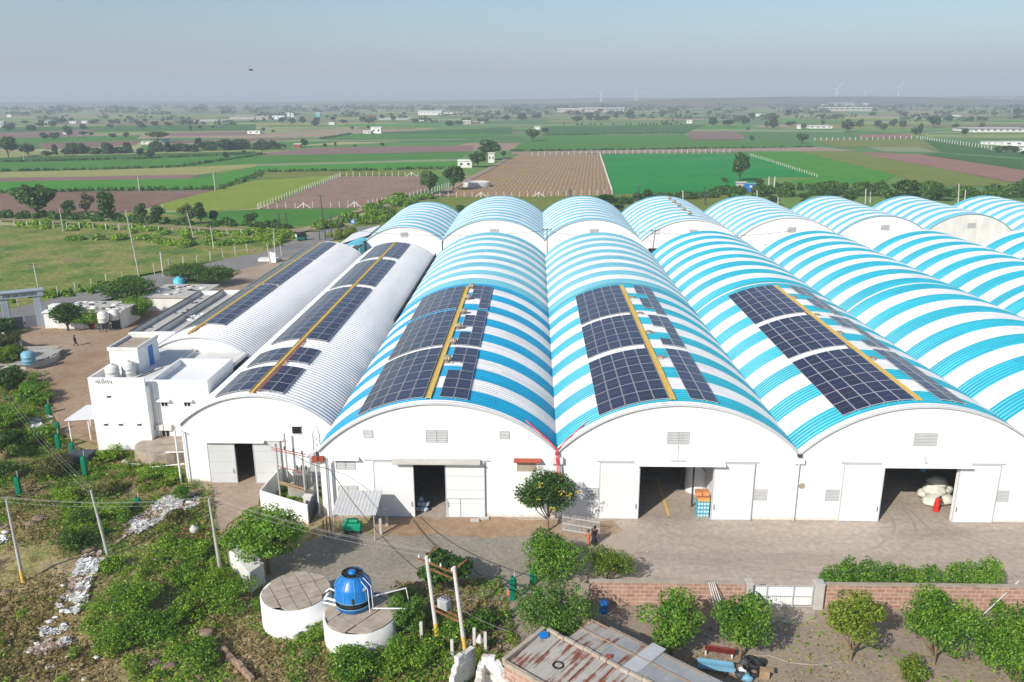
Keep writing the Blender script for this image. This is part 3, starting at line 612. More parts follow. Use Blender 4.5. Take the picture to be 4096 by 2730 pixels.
# ridge flashings at the joints between the roof halves
for X0, ys in ((0, 44.83), (20, 46.06), (40, 46.06), (60, 47.06)):
    R, zc, t = arc_pts(20, EA, RA, 28)
    par = {0: wB, 20: wC}.get(X0)
    if par is None: continue
    mb = MB(); mb.tube([(X0 + 10 + (R + .17) * math.sin(a), ys, zc + (R + .17) * math.cos(a)) for a in t], .05, 5); mb.build('roof_joint', M['gutter'], par)
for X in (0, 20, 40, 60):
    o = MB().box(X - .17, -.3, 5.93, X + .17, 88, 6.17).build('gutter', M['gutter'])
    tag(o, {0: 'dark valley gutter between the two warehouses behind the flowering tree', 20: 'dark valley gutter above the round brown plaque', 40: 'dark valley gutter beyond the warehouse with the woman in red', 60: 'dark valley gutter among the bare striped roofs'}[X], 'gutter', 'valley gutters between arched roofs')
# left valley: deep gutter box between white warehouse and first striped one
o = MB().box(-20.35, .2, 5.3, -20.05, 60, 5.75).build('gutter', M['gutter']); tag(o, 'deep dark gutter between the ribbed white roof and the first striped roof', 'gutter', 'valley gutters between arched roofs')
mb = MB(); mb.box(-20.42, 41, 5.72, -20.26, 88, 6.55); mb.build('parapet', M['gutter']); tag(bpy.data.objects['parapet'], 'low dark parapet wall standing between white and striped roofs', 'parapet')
# fronts: louvres, doors, canopies
louvre(wA, -10.95, -9.15, 6.9, 8.02, 0, 7); louvre(wA, -16.15, -15.35, 7.26, 7.96, 0, 5, False); louvre(wA, -4.8, -3.96, 7.27, 7.97, 0, 5, False)
louvre(wA, -18.65, -17.0, 4.38, 5.35, 0, 6, True); louvre(wA, -18.6, -16.9, 2.32, 2.87, 0, 4, True)
sliding_door(wA, -15.45, -12.05, .04, 5.2, 0, 'door_white', 0); sliding_door(wA, -9.4, -6.05, .04, 5.2, 0, 'door_white', 2)
sill_canopy(wA, -13.75, -6.4, 5.32, 0, .8, 'concrete_lt'); sill_canopy(wA, -18.9, -16.6, 5.46, 0, .45, 'white'); sill_canopy(wA, -3.6, -1.3, 5.42, 0, .5, 'redoxide')
mb = MB(); mb.box(-3.36, -.05, 4.35, -1.76, -.003, 5.34); mb.build('shutter', M['slab'], wA)
mb = MB(); mb.box(-16.2, -.12, 5.24, -5.6, -.003, 5.30); mb.build('door_rail', M['trim'], wA)
louvre(wB, 9.05, 10.87, 6.92, 8.03, 0, 7); louvre(wB, 2.4, 3.52, 1.76, 2.86, 0, 7, False); louvre(wB, 16.6, 17.66, 1.86, 2.88, 0, 7, False)
sliding_door(wB, 3.56, 6.95, .04, 5.28, 0); sliding_door(wB, 13.05, 16.45, .04, 5.28, 0); sill_canopy(wB, 6.5, 13.9, 5.32, 0, .75)
mb = MB(); mb.box(3.3, -.12, 5.31, 16.8, -.003, 5.37); mb.build('door_rail', M['trim'], wB)
louvre(wC, 29.15, 31.05, 6.93, 8.06, 0, 8, False); louvre(wC, 22.5, 23.66, 1.85, 2.93, 0, 7, False); louvre(wC, 36.66, 37.66, 1.95, 2.98, 0, 7, False)
sliding_door(wC, 23.74, 27.12, .04, 5.33, 0); sliding_door(wC, 33.2, 36.57, .04, 5.33, 0); sill_canopy(wC, 26.8, 34.0, 5.36, 0, .75)
mb = MB(); mb.box(23.5, -.12, 5.35, 36.9, -.003, 5.41); mb.build('door_rail', M['trim'], wC)
mb = MB(); mb.tube([(30.1, -.1, 6.3), (30.1, -.35, 6.15), (30.1, -.5, 5.85)], .03); mb.lathe((30.1, -.55, 5.72), [(.02, .15), (.12, .05), (.14, 0)], 10); mb.build('wall_lamp', M['trim'], wC)
mb = MB(); mb.tube([(10.0, -.06, 6.85), (10.0, -.06, 5.5)], .02); mb.box(9.4, -.3, 5.45, 10.7, -.05, 5.5); mb.build('wall_pipe', M['trim'], wB)
mb = MB(); n = 20
mb.add([(20.5 + .27 * math.cos(2 * math.pi * k / n), -.02, 3.2 + .27 * math.sin(2 * math.pi * k / n)) for k in range(n)] + [(20.5 + .27 * math.cos(2 * math.pi * k / n), -.003, 3.2 + .27 * math.sin(2 * math.pi * k / n)) for k in range(n)],
       [tuple(range(n))] + [(k, (k + 1) % n, n + (k + 1) % n, n + k) for k in range(n)])
tag(mb.build('wall_plaque', M['slab']), 'round brown plaque on the white wall between two wide doorways', 'plaque')
# small stencilled marks
def text(name, body, loc, size, m, parent=None, rot=(math.pi / 2, 0, 0)):
    cu = bpy.data.curves.new(name, 'FONT'); cu.body = body; cu.size = size; cu.extrude = .004
    o = bpy.data.objects.new(name, cu); C.objects.link(o); o.rotation_euler = rot
    o0 = ORG[parent.name] if parent is not None else np.zeros(3); o.location = tuple(float(a - b) for a, b in zip(loc, o0))
    cu.materials.append(m)
    bpy.context.view_layer.update(); me = bpy.data.meshes.new_from_object(o.evaluated_get(bpy.context.evaluated_depsgraph_get())); r = link(name, me, parent)
    r.location = o.location; r.rotation_euler = o.rotation_euler; bpy.data.objects.remove(o)
    if not me.materials: me.materials.append(m)
    return r
text('stencilled_number', '001', (3.12 - .6, -.012, 1.15), .42, M['trim'], wB)
# downpipes where roofs meet
for x in (-.35, 20.0):
    pass
mb = MB(); mb.box(-.5, -.35, 5.15, .5, -.02, 5.7); o = mb.build('drain_box', M['offwhite'], wB)
mb = MB(); mb.box(19.6, -.35, 5.35, 20.4, -.02, 5.75); mb.tube([(20.0, -.22, 5.4), (20.0, -.22, .1)], .07); mb.build('drain_box', M['white'], wC)
mb = MB(); mb.box(-20.55, -.4, 5.15, -20.05, -.02, 5.6, 0); mb.box(-19.95, -.4, 5.15, -19.6, -.02, 5.6, 0); mb.box(-20.05, -.2, 5.3, -19.95, -.1, 5.4, 0); tag(mb.build('drain_box', M['redoxide'], wA), 'red oxide drain box')
mb = MB(); [mb.tube([(x, -.15, 5.0), (x, -.15, .05)], .07) for x in (-20.3, -19.5, -18.95)]; mb.build('drain_pipe', M['white'], wA)
# orange-red conduit running down from the valley beside the flowering tree
def arcp(X0, W, E, rise, arc, y, up=.2):
    a = W / 2; R = (a * a + rise * rise) / (2 * rise); th = arc / R; zc = E + rise - R; return (X0 + a + (R + up) * math.sin(th), y, zc + (R + up) * math.cos(th))
for X0, arcs, nm, lab in ((-20, (7.6, 8.8, 10.0, 10.9), 'conduit', 'red conduit bending down from the roof edge nearer the transformer yard'), (0, (-7.6, -8.8, -10.0, -10.9), 'conduit', 'red conduit bending down from the roof edge above the flowering tree')):
    s = 1 if X0 < 0 else -1
    pts = [arcp(X0, 20, EA, RA, a, y, .22) for a, y in zip(arcs, (1.2, .6, .2, -.2))] + [(-.1 * s, -.42, 5.8), (-.1 * s + .1, -.45, 5.0), (-.12 * s + .15, -.45, 4.2), (-.14 * s + .2, -.45, 2.6)]
    mb = MB(); mb.tube(pts, .035, 6); mb.tube([(p[0] + .08 * s, p[1] - .04, p[2]) for p in pts], .025, 6)
    tag(mb.build(nm, M['redcable']), lab, 'conduit', 'red conduits at the roof valley')
# inside the doorways
mb = MB(); mb.box(13.6, .5, 0, 13.75, 14, 5.2); o = mb.build('partition_wall', M['white_sheet']); tag(o, 'pale ribbed partition wall inside the doorway with blue crates', 'wall')
mb = MB(); mb.lathe((12.9, 5.5, 0), [(1.05, 0), (1.05, 3.4), (.5, 3.9), (0, 4.0)], 28); tag(mb.build('storage_silo', M['white_sheet']), 'round pale corrugated silo standing behind the blue crates', 'silo')
mb = MB(); mb.box(9.55, .5, .034, 9.75, 7.5, .04); tag(mb.build('floor_line', M['yellow']), kind='structure')
mb = MB(); mb.tube([(11.9, 2.2, 0), (11.9, 2.2, 5.3)], .09); mb.beam((11.9, 2.2, 4.8), (12.9, 2.2, 3.4), .08, .08); tag(mb.build('steel_post', M['gutter']), 'dark steel post with a brace inside the doorway', 'post')
for i in range(5):
    lab = ['bottom blue crate', 'second blue crate from the floor', 'middle blue crate', 'upper blue crate under the orange ones', 'orange crate on top'][i]
    e = empty('crate', (12.6, .75, .03 + .36 * i), lab + ' in the stack inside the doorway', 'crate', 'stacked crates in the doorway')
    mb = MB(); z = .03 + .36 * i; mb.box(12.0, .3, z, 13.02, 1.2, z + .33); mb.build('crate_body', M['crate_orange' if i > 3 else 'crate_blue'], e, .02)
    mb = MB()
    for k in range(4): mb.box(12.06 + .25 * k, .285, z + .08, 12.2 + .25 * k, .298, z + .26)
    mb.build('crate_front', M['tankwhite' if i < 4 else 'yellow'], e)
for i, (x, y, z, lab) in enumerate(((12.15, 1.0, 1.9, 'orange parcel on the left of the crate stack top'), (12.75, 1.0, 1.9, 'orange parcel on the right of the crate stack top'))):
    mb = MB(); mb.box(x - .28, y - .5, z - .02, x + .28, y + .3, z + .33); tag(mb.build('parcel', M['crate_orange'], None, .05), lab, 'parcel', 'orange parcels on the crates')
def blob(name, c, size, m, lab, cat, group=None, seed=0, n=2, rough=.15, parent=None):
    import bmesh
    bm = bmesh.new(); bmesh.ops.create_icosphere(bm, subdivisions=n, radius=1); r = np.random.default_rng(seed)
    for v in bm.verts:
        k = 1 + r.normal(0, rough); v.co = Vector((v.co.x * size[0] * k, v.co.y * size[1] * k, max(-.45, v.co.z) * size[2] * k))
    me = bpy.data.meshes.new(name); 
    for v in bm.verts: v.co += Vector([float(t) for t in c])
    bm.to_mesh(me); bm.free(); me.materials.append(m)
    for p in me.polygons: p.use_smooth = True
    o = link(name, me, parent); 
    if parent is None: ORG[o.name] = np.zeros(3)
    return tag(o, lab, cat, group)
for i, (dx, dy, dz, s) in enumerate(((0, 0, .4, .85), (1.3, .2, .45, .8), (.4, 1.3, .5, 1.0), (.5, .7, 1.1, 1.0), (1.4, 1.1, 1.0, .9), (.9, 1.1, 1.65, .85))):
    blob('white_sack', (33.0 + dx * .9, 3.0 + dy, dz), (s, s * .85, s * .62), M['sack'], ['bulging white sack on the floor nearest the woman in red', 'white sack on the floor against the door edge', 'white sack on the floor at the back of the pile', 'white sack in the middle of the pile', 'white sack on the right shoulder of the pile', 'topmost white sack of the pile'][i], 'sack', 'white sacks piled in the doorway', i, 3, .075)
for i in range(7):
    blob('wrapped_bottle_pack', (-12.0 + .35 * (i % 3) + .1 * (i // 3), .9 + .3 * (i // 3), .2 + .33 * (i // 3)), (.26, .26, .25), M['plastic_bag'], 'clear plastic wrapped pack heaped inside the dark doorway', 'pack', 'plastic wrapped packs in the dark doorway', 40 + i, 2, .18)
mb = MB(); [mb.tube([(29.6 + dx, 6.0 + dy, 0), (29.6 + dx * .8, 6.0 + dy * .8, 1.1)], .04) for dx in (-.4, .4) for dy in (-.3, .3)]; mb.box(29.2, 5.7, 1.08, 30.0, 6.3, 1.14); mb.box(29.25, 5.72, .5, 29.95, 5.78, .55); tag(mb.build('stool', M['wood']), 'bare wooden frame stool on the lit floor behind the woman', 'stool')
mb = MB(); mb.beam((33.2, 5.5, 2.0), (31.7, 6.5, 4.4), .16, .3); tag(mb.build('conveyor_beam', M['blue']), 'slanting blue beam above the white sacks', 'beam')
# ---------------------------------------------------------------- white warehouses with long panel rows
wW = warehouse('white ribbed warehouse with grey sliding doors beside the transformer yard', -34.4, 14.0, 5.7, 2.9, 6.1, 88, [(5.85, 88.1, 'white_sheet', .62)], [(-29.6, -27.75, 0, 4.3)], 'white warehouses with panel rows')
for x0, x1 in ((-32.05, -29.5), (-27.8, -25.25)): sliding_door(wW, x0, x1, .05, 4.33, 6.1, 'door_grey', 1)
sill_canopy(wW, -32.2, -26.6, 4.36, 6.1, .6, 'white'); sill_canopy(wW, -26.5, -24.9, 4.5, 6.1, .3, 'white')
mb = MB(); mb.box(-24.0, 5.95, 5.05, -23.25, 6.09, 5.72, 1); mb.box(-24.05, 5.98, 4.98, -23.2, 6.095, 5.03, 0); mb.box(-24.05, 5.93, 5.74, -23.2, 6.095, 5.79, 0); mb.build('window', [M['white'], M['dark']], wW)
mb = MB(); mb.tube([(-34.75, 5.7, 0), (-34.75, 5.7, 5.3)], .09, 8); mb.tube([(-34.1, 5.9, 0), (-34.1, 5.9, 5.2)], .06, 8); mb.tube([(-35.2, 5.6, 4.9), (-34.6, 5.7, 5.5), (-33.9, 5.7, 5.1)], .05); mb.build('drain_pipe', M['white'], wW)
wV = warehouse('smaller white ribbed warehouse rising behind the white office block', -46.8, 12.3, 5.7, 2.5, 26, 90, [(25.8, 90.1, 'white_sheet', .62)], [], 'white warehouses with panel rows')
o = MB().box(-34.62, 6.2, 5.72, -34.3, 88, 5.9).build('gutter', M['white_sheet']); tag(o, 'white valley gutter between the two ribbed white roofs', 'gutter', 'valley gutters between arched roofs')
# ---------------------------------------------------------------- rear row
grp2 = 'rear row of striped warehouses'
rear = [(-36.8, 15.7, 5.9, 2.9, 105, 'white', 'smaller striped warehouse at the rear, nearest the junction'), (-21, 21, EA, RA, 105.3, 'white', 'second rear striped warehouse, behind the ridge with turbine vents'), (0, 19.8, EA, RA, 105.3, 'white', 'third rear striped warehouse, with the louvre above a striped ridge'),
        (19.8, 20.5, EA, RA, 104.6, 'white', 'rear striped warehouse with a line of small vents on its ridge'), (40.3, 21, EA, RA, 108, 'white', 'rear striped warehouse with a grey half open door'), (61.3, 19.5, EA, RA, 111, 'white', 'rear striped warehouse beside the one with the stained beige gable'),
        (80.8, 19.2, EA, RA, 114, 'offwhite', 'rear striped warehouse with a stained beige gable'), (100, 20, EA, RA, 113, 'white', 'outermost rear striped warehouse at the edge of the view')]
RW = []
for X0, W, E, rise, y0, wm, lab in rear:
    ops = []
    r = warehouse(lab, X0, W, E, rise, y0, 146, [(y0 - .2, 146.2, 'st_row', .55)], ops, grp2, wm, n=24); RW.append(r)
    xm = X0 + W / 2 + .3
    if X0 > -30: louvre(r, xm - .9, xm + .9, 7.35, 8.45, y0, 6, False)
    else: louvre(r, -29.6, -28.0, 6.75, 7.8, y0, 5, False)
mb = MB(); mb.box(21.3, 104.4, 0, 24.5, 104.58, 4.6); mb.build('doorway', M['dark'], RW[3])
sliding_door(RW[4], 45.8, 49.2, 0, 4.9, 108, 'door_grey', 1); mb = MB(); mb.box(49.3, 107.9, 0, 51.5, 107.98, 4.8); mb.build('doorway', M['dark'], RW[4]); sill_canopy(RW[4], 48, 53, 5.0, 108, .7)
# ---------------------------------------------------------------- solar panels
def cellmat():
    m, nt, b = newmat('solar_cells'); p = objc(nt); sx = N(nt, 'ShaderNodeSeparateXYZ'); nt.links.new(p, sx.inputs[0]); oi = N(nt, 'ShaderNodeObjectInfo')
    u = mth(nt, 'FRACT', mth(nt, 'MULTIPLY', mth(nt, 'ADD', sx.outputs['X'], .57), 6 / 1.14)); v = mth(nt, 'FRACT', mth(nt, 'MULTIPLY', mth(nt, 'ADD', sx.outputs['Y'], 1.15), 24 / 2.3))
    lu = mth(nt, 'LESS_THAN', u, .07); lv = mth(nt, 'LESS_THAN', v, .09); mid = mth(nt, 'LESS_THAN', mth(nt, 'ABSOLUTE', sx.outputs['Y']), .022)
    ln = mth(nt, 'MAXIMUM', mth(nt, 'MAXIMUM', mth(nt, 'MULTIPLY', lu, .55), mth(nt, 'MULTIPLY', lv, .35)), mid)
    base = ramp(nt, [(.008, .010, .026), (.013, .014, .048), (.020, .014, .040)], oi.outputs['Random'], [.1, .5, .9])
    c = mixc(nt, ln, base, (.14, .15, .18)); nt.links.new(c, b.inputs['Base Color']); b.inputs['Roughness'].default_value = .16; b.inputs['Specular IOR Level'].default_value = .5
    return m
M['cells'] = cellmat(); M['frame'] = mat('aluminium_frame', [(.44, .44, .46), (.52, .52, .54)], 2, .4)
def panel_mesh(w, l):
    mb = MB(); hx, hy, h, f = w / 2, l / 2, .04, .026
    vs = [(-hx, -hy, 0), (hx, -hy, 0), (hx, hy, 0), (-hx, hy, 0), (-hx, -hy, h), (hx, -hy, h), (hx, hy, h), (-hx, hy, h), (-hx + f, -hy + f, h), (hx - f, -hy + f, h), (hx - f, hy - f, h), (-hx + f, hy - f, h)]
    mb.add(vs, [(3, 2, 1, 0), (0, 1, 5, 4), (1, 2, 6, 5), (2, 3, 7, 6), (3, 0, 4, 7), (4, 5, 9, 8), (5, 6, 10, 9), (6, 7, 11, 10), (7, 4, 8, 11)], 1); mb.add(vs[8:], [(0, 1, 2, 3)], 0)
    me = bpy.data.meshes.new('solar_panel'); me.from_pydata(mb.v, [], mb.f); me.materials.append(M['cells']); me.materials.append(M['frame'])
    me.polygons.foreach_set('material_index', mb.m); me.update(); return me
PM = panel_mesh(1.155, 2.33)
GEO = {'A': (-20, 20, EA, RA), 'B': (0, 20, EA, RA), 'C': (20, 20, EA, RA), 'W': (-34.4, 14, 5.7, 2.9), 'V': (-46.8, 12.3, 5.7, 2.5)}
def array(g, label, arc0, ncol, y0, nrow, skip=(), group='solar panel blocks on the arched roofs', cw=1.178, rl=2.36):
    X0, W, E, rise = GEO[g]; a = W / 2; R = (a * a + rise * rise) / (2 * rise); zc = E + rise - R
    th0 = (arc0 + cw * ncol / 2) / R
    e = empty('solar_array', (X0 + a + (R + .2) * math.sin(th0), y0, zc + (R + .2) * math.cos(th0)), label, 'solar panels', group)
    mb = MB()
    for i in range(ncol):
        th = (arc0 + cw * (i + .5)) / R
        for j in range(nrow):
            if (i, j) in skip: continue
            o = bpy.data.objects.new('solar_panel', PM); C.objects.link(o); o.parent = e
            p = np.array([X0 + a + (R + .27) * math.sin(th), y0 + rl * (j + .5), zc + (R + .27) * math.cos(th)]) - ORG[e.name]
            o.location = tuple(float(t) for t in p); o.rotation_euler = (0, th, 0)
        ys = [y0 + rl * j for j in range(nrow) if (i, j) not in skip]
        for s in (-.42, .42):
            q = (arc0 + cw * (i + .5) + s) / R; xx, zz = X0 + a + (R + .21) * math.sin(q), zc + (R + .21) * math.cos(q)
            for y in ys: mb.beam((xx, y, zz), (xx, y + rl, zz), .05, .08)
    mb.build('mounting_rail', M['frame'], e); return e
def blocks(g, who, left, right, rs):
    nm = ['front', 'middle', 'rear']
    for k in range(3):
        array(g, 'broad %s block of dark solar panels on the %s' % (nm[k], who), left[0], left[1], left[2][k], left[3][k])
        array(g, 'narrow %s strip of dark solar panels on the %s' % (nm[k], who), right[0], 2, right[1][k], left[3][k], rs[k])
L0 = lambda *r: tuple((0, j) for j in r)
blocks('A', 'roof with turbine vents', (-7.0, 5, (.95, 16.0, 31.2), (6, 6, 5)), (.16, (.95, 16.0, 31.2)), (L0(3), L0(2, 5), L0(0, 1)))
blocks('B', 'roof behind the flowering tree', (-6.66, 5, (.95, 16.5, 29.4), (6, 5, 6)), (.93, (.95, 16.5, 29.4)), ((), L0(1, 2), L0(0, 3)))
blocks('C', 'roof above the woman in red', (-6.48, 5, (1.15, 16.5, 29.6), (6, 5, 6)), (1.36, (1.3, 16.5, 29.6)), ((), L0(1, 2), L0(0, 3)))
WB = [(7.05, 3, 'first'), (15.7, 2, 'second, shortest'), (23.7, 11, 'third, longest'), (51.2, 8, 'fourth'), (72.2, 6, 'farthest')]
for y, n, w_ in WB:
    array('W', '%s panel block left of the walkway on the white roof with grey doors' % w_, -3.95, 3, y, n); array('W', '%s panel block right of the walkway on the white roof with grey doors' % w_, .15, 2, y, n)
for y, n, w_ in ((31.2, 9, 'first'), (53.0, 8, 'middle'), (72.3, 7, 'farthest')):
    array('V', '%s panel block left of the walkway on the white roof behind the office' % w_, -5.0, 3, y, n); array('V', '%s panel block right of the walkway on the white roof behind the office' % w_, -.85, 2, y, n)
def walkway(g, label, arc, y0, y1, w_=.36, m='yellow', group='yellow roof walkways'):
    X0, W, E, rise = GEO[g]; a = W / 2; R = (a * a + rise * rise) / (2 * rise); zc = E + rise - R; th = arc / R
    e = empty('roof_walkway', (X0 + a + (R + .2) * math.sin(th), y0, zc + (R + .2) * math.cos(th)), label, 'walkway', group); x, z = X0 + a + (R + .28) * math.sin(th), zc + (R + .28) * math.cos(th)
    mb = MB(); y = y0
    while y < y1 - .1:
        q = min(y + 3.0, y1); mb.box(x - w_ / 2, y, z - .03, x + w_ / 2, q - .03, z + .03); y = q
    mb.build('tread', M[m], e)
    mb = MB(); mb.box(x - w_ / 2 - .05, y0, z - .14, x - w_ / 2 - .004, y1, z + .06); mb.box(x + w_ / 2 + .004, y0, z - .14, x + w_ / 2 + .05, y1, z + .06); mb.build('edge_rail', M[m], e)
    mb = MB(); mb.box(x - w_ / 2 - .22, y0 + .3, z - .14, x - w_ / 2 - .1, y1 - .3, z - .04); mb.build('cable_tray', M['gutter'], e); return e
walkway('A', 'yellow walkway along the ridge beside the turbine vents', -.72, .8, 42.5); walkway('B', 'yellow walkway on the roof behind the flowering tree', -.48, .8, 43.4); walkway('C', 'yellow walkway on the roof above the woman in red', -.35, 1.0, 43.6)
walkway('W', 'long yellow walkway between panel rows on the white roof with grey doors', -.14, 6.3, 87, .24); walkway('V', 'long yellow walkway on the white roof behind the office', -1.18, 27.5, 89, .24)
for pts, lab in (([arcp(-34.4, 14, 5.7, 2.9, a_, y, .3) for a_, y in ((.32, 6.6), (.3, 10), (.36, 14), (.3, 18), (.2, 22.5), (-.1, 23.5))], 'orange conduit clipped along the front of the yellow walkway'), ([arcp(-46.8, 12.3, 5.7, 2.5, a_, y, .25) for a_, y in ((-1.3, 27), (-.9, 28.5), (-1.15, 30), (-.7, 31))], 'orange conduit loop on the bare front of the white roof')):
    mb = MB(); mb.tube(pts, .045, 6); mb.tube([(p[0] + .12, p[1], p[2]) for p in pts], .03, 6); tag(mb.build('conduit', M['orange']), lab, 'conduit', 'orange conduits on the white roofs')
# turbine ventilators
def ventilator():
    e = empty('roof_ventilator', (0, 0, 0), 'x', 'ventilator', 'turbine ventilators along the ridge')
    mb = MB(); mb.box(-.42, -.35, -.1, .62, .35, .02); mb.build('base_plate', M['slab'], e)
    mb = MB(); mb.lathe((0, 0, 0), [(.24, 0), (.22, .22)], 18); mb.build('throat', M['steel'], e)
    mb = MB(); rs = [1.0, .86] * 12; mb.lathe((0, 0, .2), [(.24, 0), (.38, .12), (.42, .26), (.36, .42), (.18, .52), (0, .54)], 24, 0, False, rs); mb.build('turbine_head', [M['vent']], e); return e
M['vent'] = mat('weathered_vent_metal', [(.22, .17, .11), (.40, .33, .24), (.48, .43, .36)], 3, .5, metal=.4)
v0 = ventilator(); vl = ['nearest the gable', 'second from the gable', 'third from the gable', 'fourth from the gable', 'fifth from the gable', 'farthest from the gable']
for i, y in enumerate((10.6, 16.4, 22.2, 28.6, 35.6, 41.6)):
    p = arcp(-20, 20, EA, RA, -.12, y, .14); lab = 'turbine ventilator beside the yellow walkway, ' + vl[i]
    if i == 0: v0.location = p; v0['label'] = lab; v0['group'] = 'turbine ventilators along the ridge'; ORG[v0.name] = np.array(p)
    else: dup(v0, p, .3 * i, None, lab)
def lowvent():
    e = empty('low_roof_vent', (0, 0, 0), 'x', 'roof vent', 'x'); mb = MB(); mb.box(-.65, -.3, -.08, .75, .3, .02); mb.build('base_plate', M['slab'], e)
    mb = MB(); mb.lathe((0, 0, .0), [(.5, 0), (.46, .12), (.3, .22), (0, .26)], 18, 0, False, [1, .9] * 9); mb.build('vent_cap', M['vent'], e); return e
lv = lowvent(); first = True
for g, who, ys in (('B', 'roof behind the flowering tree', (12.4, 21.2, 29.0, 37.0)), ('C', 'roof above the woman in red', (12.4, 21.2, 28.6, 37.4))):
    X0, W, E, rise = GEO[g]
    for i, y in enumerate(ys):
        p = arcp(X0, W, E, rise, .22, y, .13); lab = 'low brown roof vent on the %s, %s' % (who, ['nearest the gable', 'second from the gable', 'third from the gable', 'farthest from the gable'][i]); gp = 'low vents beside the walkway'
        if first: lv.location = p; lv['label'] = lab; lv['group'] = gp; first = False
        else: dup(lv, p, 0, None, lab, gp)
for i, y in enumerate((111, 118, 124.5, 131, 138)):
    p = arcp(19.8, 20.5, EA, RA, 0.4, y, .1); dup(v0, p, .4 * i, (1.25, 1.25, 1.25), 'small dark ventilator on the rear ridge, ' + vl[i], 'ventilators on a rear ridge')
# ================================================================ office block and neighbours
def parapet_box(mb, x0, y0, x1, y1, zr, zp, t=.22, z0=0.0, sides='nsew'):
    """walls as a hollow parapet above a roof slab at zr"""
    mb.box(x0, y0, z0, x1, y0 + t, zp); mb.box(x0, y1 - t, z0, x1, y1, zp); mb.box(x0, y0 + t, z0, x0 + t, y1 - t, zp); mb.box(x1 - t, y0 + t, z0, x1, y1 - t, zp)
of = empty('office_building', (-40.5, 13, 0), 'white two storey office block with rooftop tanks, a stair cabin and small windows', 'building')
mb = MB(); mb.box(-46.25, 12.9, 0, -40.6, 13.12, 7.9); mb.box(-46.25, 13.12, 0, -46.03, 25.9, 7.9); mb.box(-40.82, 13.12, 0, -40.6, 25.9, 6.9); mb.build('wall', M['white'], of)
mb = MB(); parapet_box(mb, -40.58, 14.0, -34.75, 21.2, 6.5, 7.3); mb.build('wall', M['white'], of)
mb = MB(); mb.box(-46.0, 13.15, 6.9, -40.85, 25.65, 7.1); mb.box(-40.58, 21.25, 6.2, -34.8, 25.8, 6.6); mb.build('roof', M['offwhite'], of)
mb = MB(); mb.box(-40.35, 14.25, 6.2, -35.0, 20.95, 6.55); mb.build('roof', M['white'], of)
def window(par, x0, x1, z0, z1, Y, n=2, hood=True):
    pn = MB(); pn.box(x0, Y - .03, z0, x1, Y - .004, z1, 0); mb = MB(); f = .045
    for k in range(n + 1):
        x = x0 + (x1 - x0) * k / n; mb.box(x - f / 2, Y - .05, z0, x + f / 2, Y - .031, z1, 0)
    mb.box(x0 - .05, Y - .08, z0 - .06, x1 + .05, Y - .004, z0 - .003, 0); mb.box(x0 - .05, Y - .05, z1 + .003, x1 + .05, Y - .004, z1 + .05, 0)
    if hood: mb.add([(x0 - .3, Y - .004, z1 + .28), (x1 + .3, Y - .004, z1 + .28), (x1 + .3, Y - .42, z1 + .18), (x0 - .3, Y - .42, z1 + .18), (x0 - .3, Y - .004, z1 + .36), (x1 + .3, Y - .004, z1 + .36), (x1 + .3, Y - .42, z1 + .26), (x0 - .3, Y - .42, z1 + .26)],
                     [(0, 1, 2, 3), (7, 6, 5, 4), (0, 4, 5, 1), (1, 5, 6, 2), (2, 6, 7, 3), (3, 7, 4, 0)], 0)
    o = mb.build('window', [M['white'], M['dark']], par); pn.build('pane', M['dark'], o); return o
for a, b in (((1605, 275), (1675, 312)), ((1832, 275), (1900, 312))):
    p, q = atY('f1', *a, 14.0), atY('f1', *b, 14.0); window(of, p[0], q[0], q[2], p[2], 14.0)
p, q = atY('f1', 1612, 555, 14.0), atY('f1', 1700, 650, 14.0); window(of, p[0], q[0], q[2], p[2], 14.0, 2, False)
for (x, y) in ((1063, 212), (1035, 490), (1182, 490), (1368, 490)):
    p = atY('f1', x, y, 12.9); q = atY('f1', x + 40, y + 10, 12.9); mb = MB(); mb.box(p[0], 12.84, q[2] - .05, q[0], 12.89, p[2] + .06, 0); mb.box(p[0] - .04, 12.78, p[2] + .062, q[0] + .04, 12.895, p[2] + .1, 1); mb.build('vent_slot', [M['gutter'], M['white']], of)
mb = MB(); mb.tube([(-40.2, 13.85, 7.3), (-40.2, 13.85, .8)], .06); mb.build('drain_pipe', M['white'], of)
p = atY('f1', 1600, 515, 14.0); q = atY('f1', 1680, 515, 14.0)
for x in (p[0], q[0]):
    mb = MB(); mb.box(x - .35, 13.6, p[2] - .28, x + .4, 13.95, p[2] + .28, 0); mb.build('air_conditioner', M['tankwhite'], of)
p = atY('f1', 945, 80, 12.88); text('wall_lettering', '\u0a97\u0acb\u0ab0\u0ac0\u0ab2\u0aaa', (p[0], 12.88, p[2] - .1), .62, M['gutter'], of)
mb = MB(); mb.box(-45.9, 16.9, 7.1, -42.9, 21.6, 9.5); mb.build('stair_cabin', M['white'], of)
mb = MB(); mb.box(-46.0, 16.8, 9.5, -42.8, 16.98, 9.85); mb.box(-46.0, 21.5, 9.5, -42.8, 21.7, 9.85); mb.box(-46.0, 17.0, 9.5, -45.82, 21.48, 9.85); mb.box(-42.98, 17.0, 9.5, -42.8, 21.48, 9.85); mb.build('parapet', M['offwhite'], of)
mb = MB(); mb.box(-45.8, 17.0, 9.502, -43.0, 21.48, 9.56); mb.build('roof', M['slab'], of)
mb = MB(); mb.box(-42.895, 19.2, 7.1, -42.85, 20.2, 9.2); mb.build('door', M['signblue'], of)
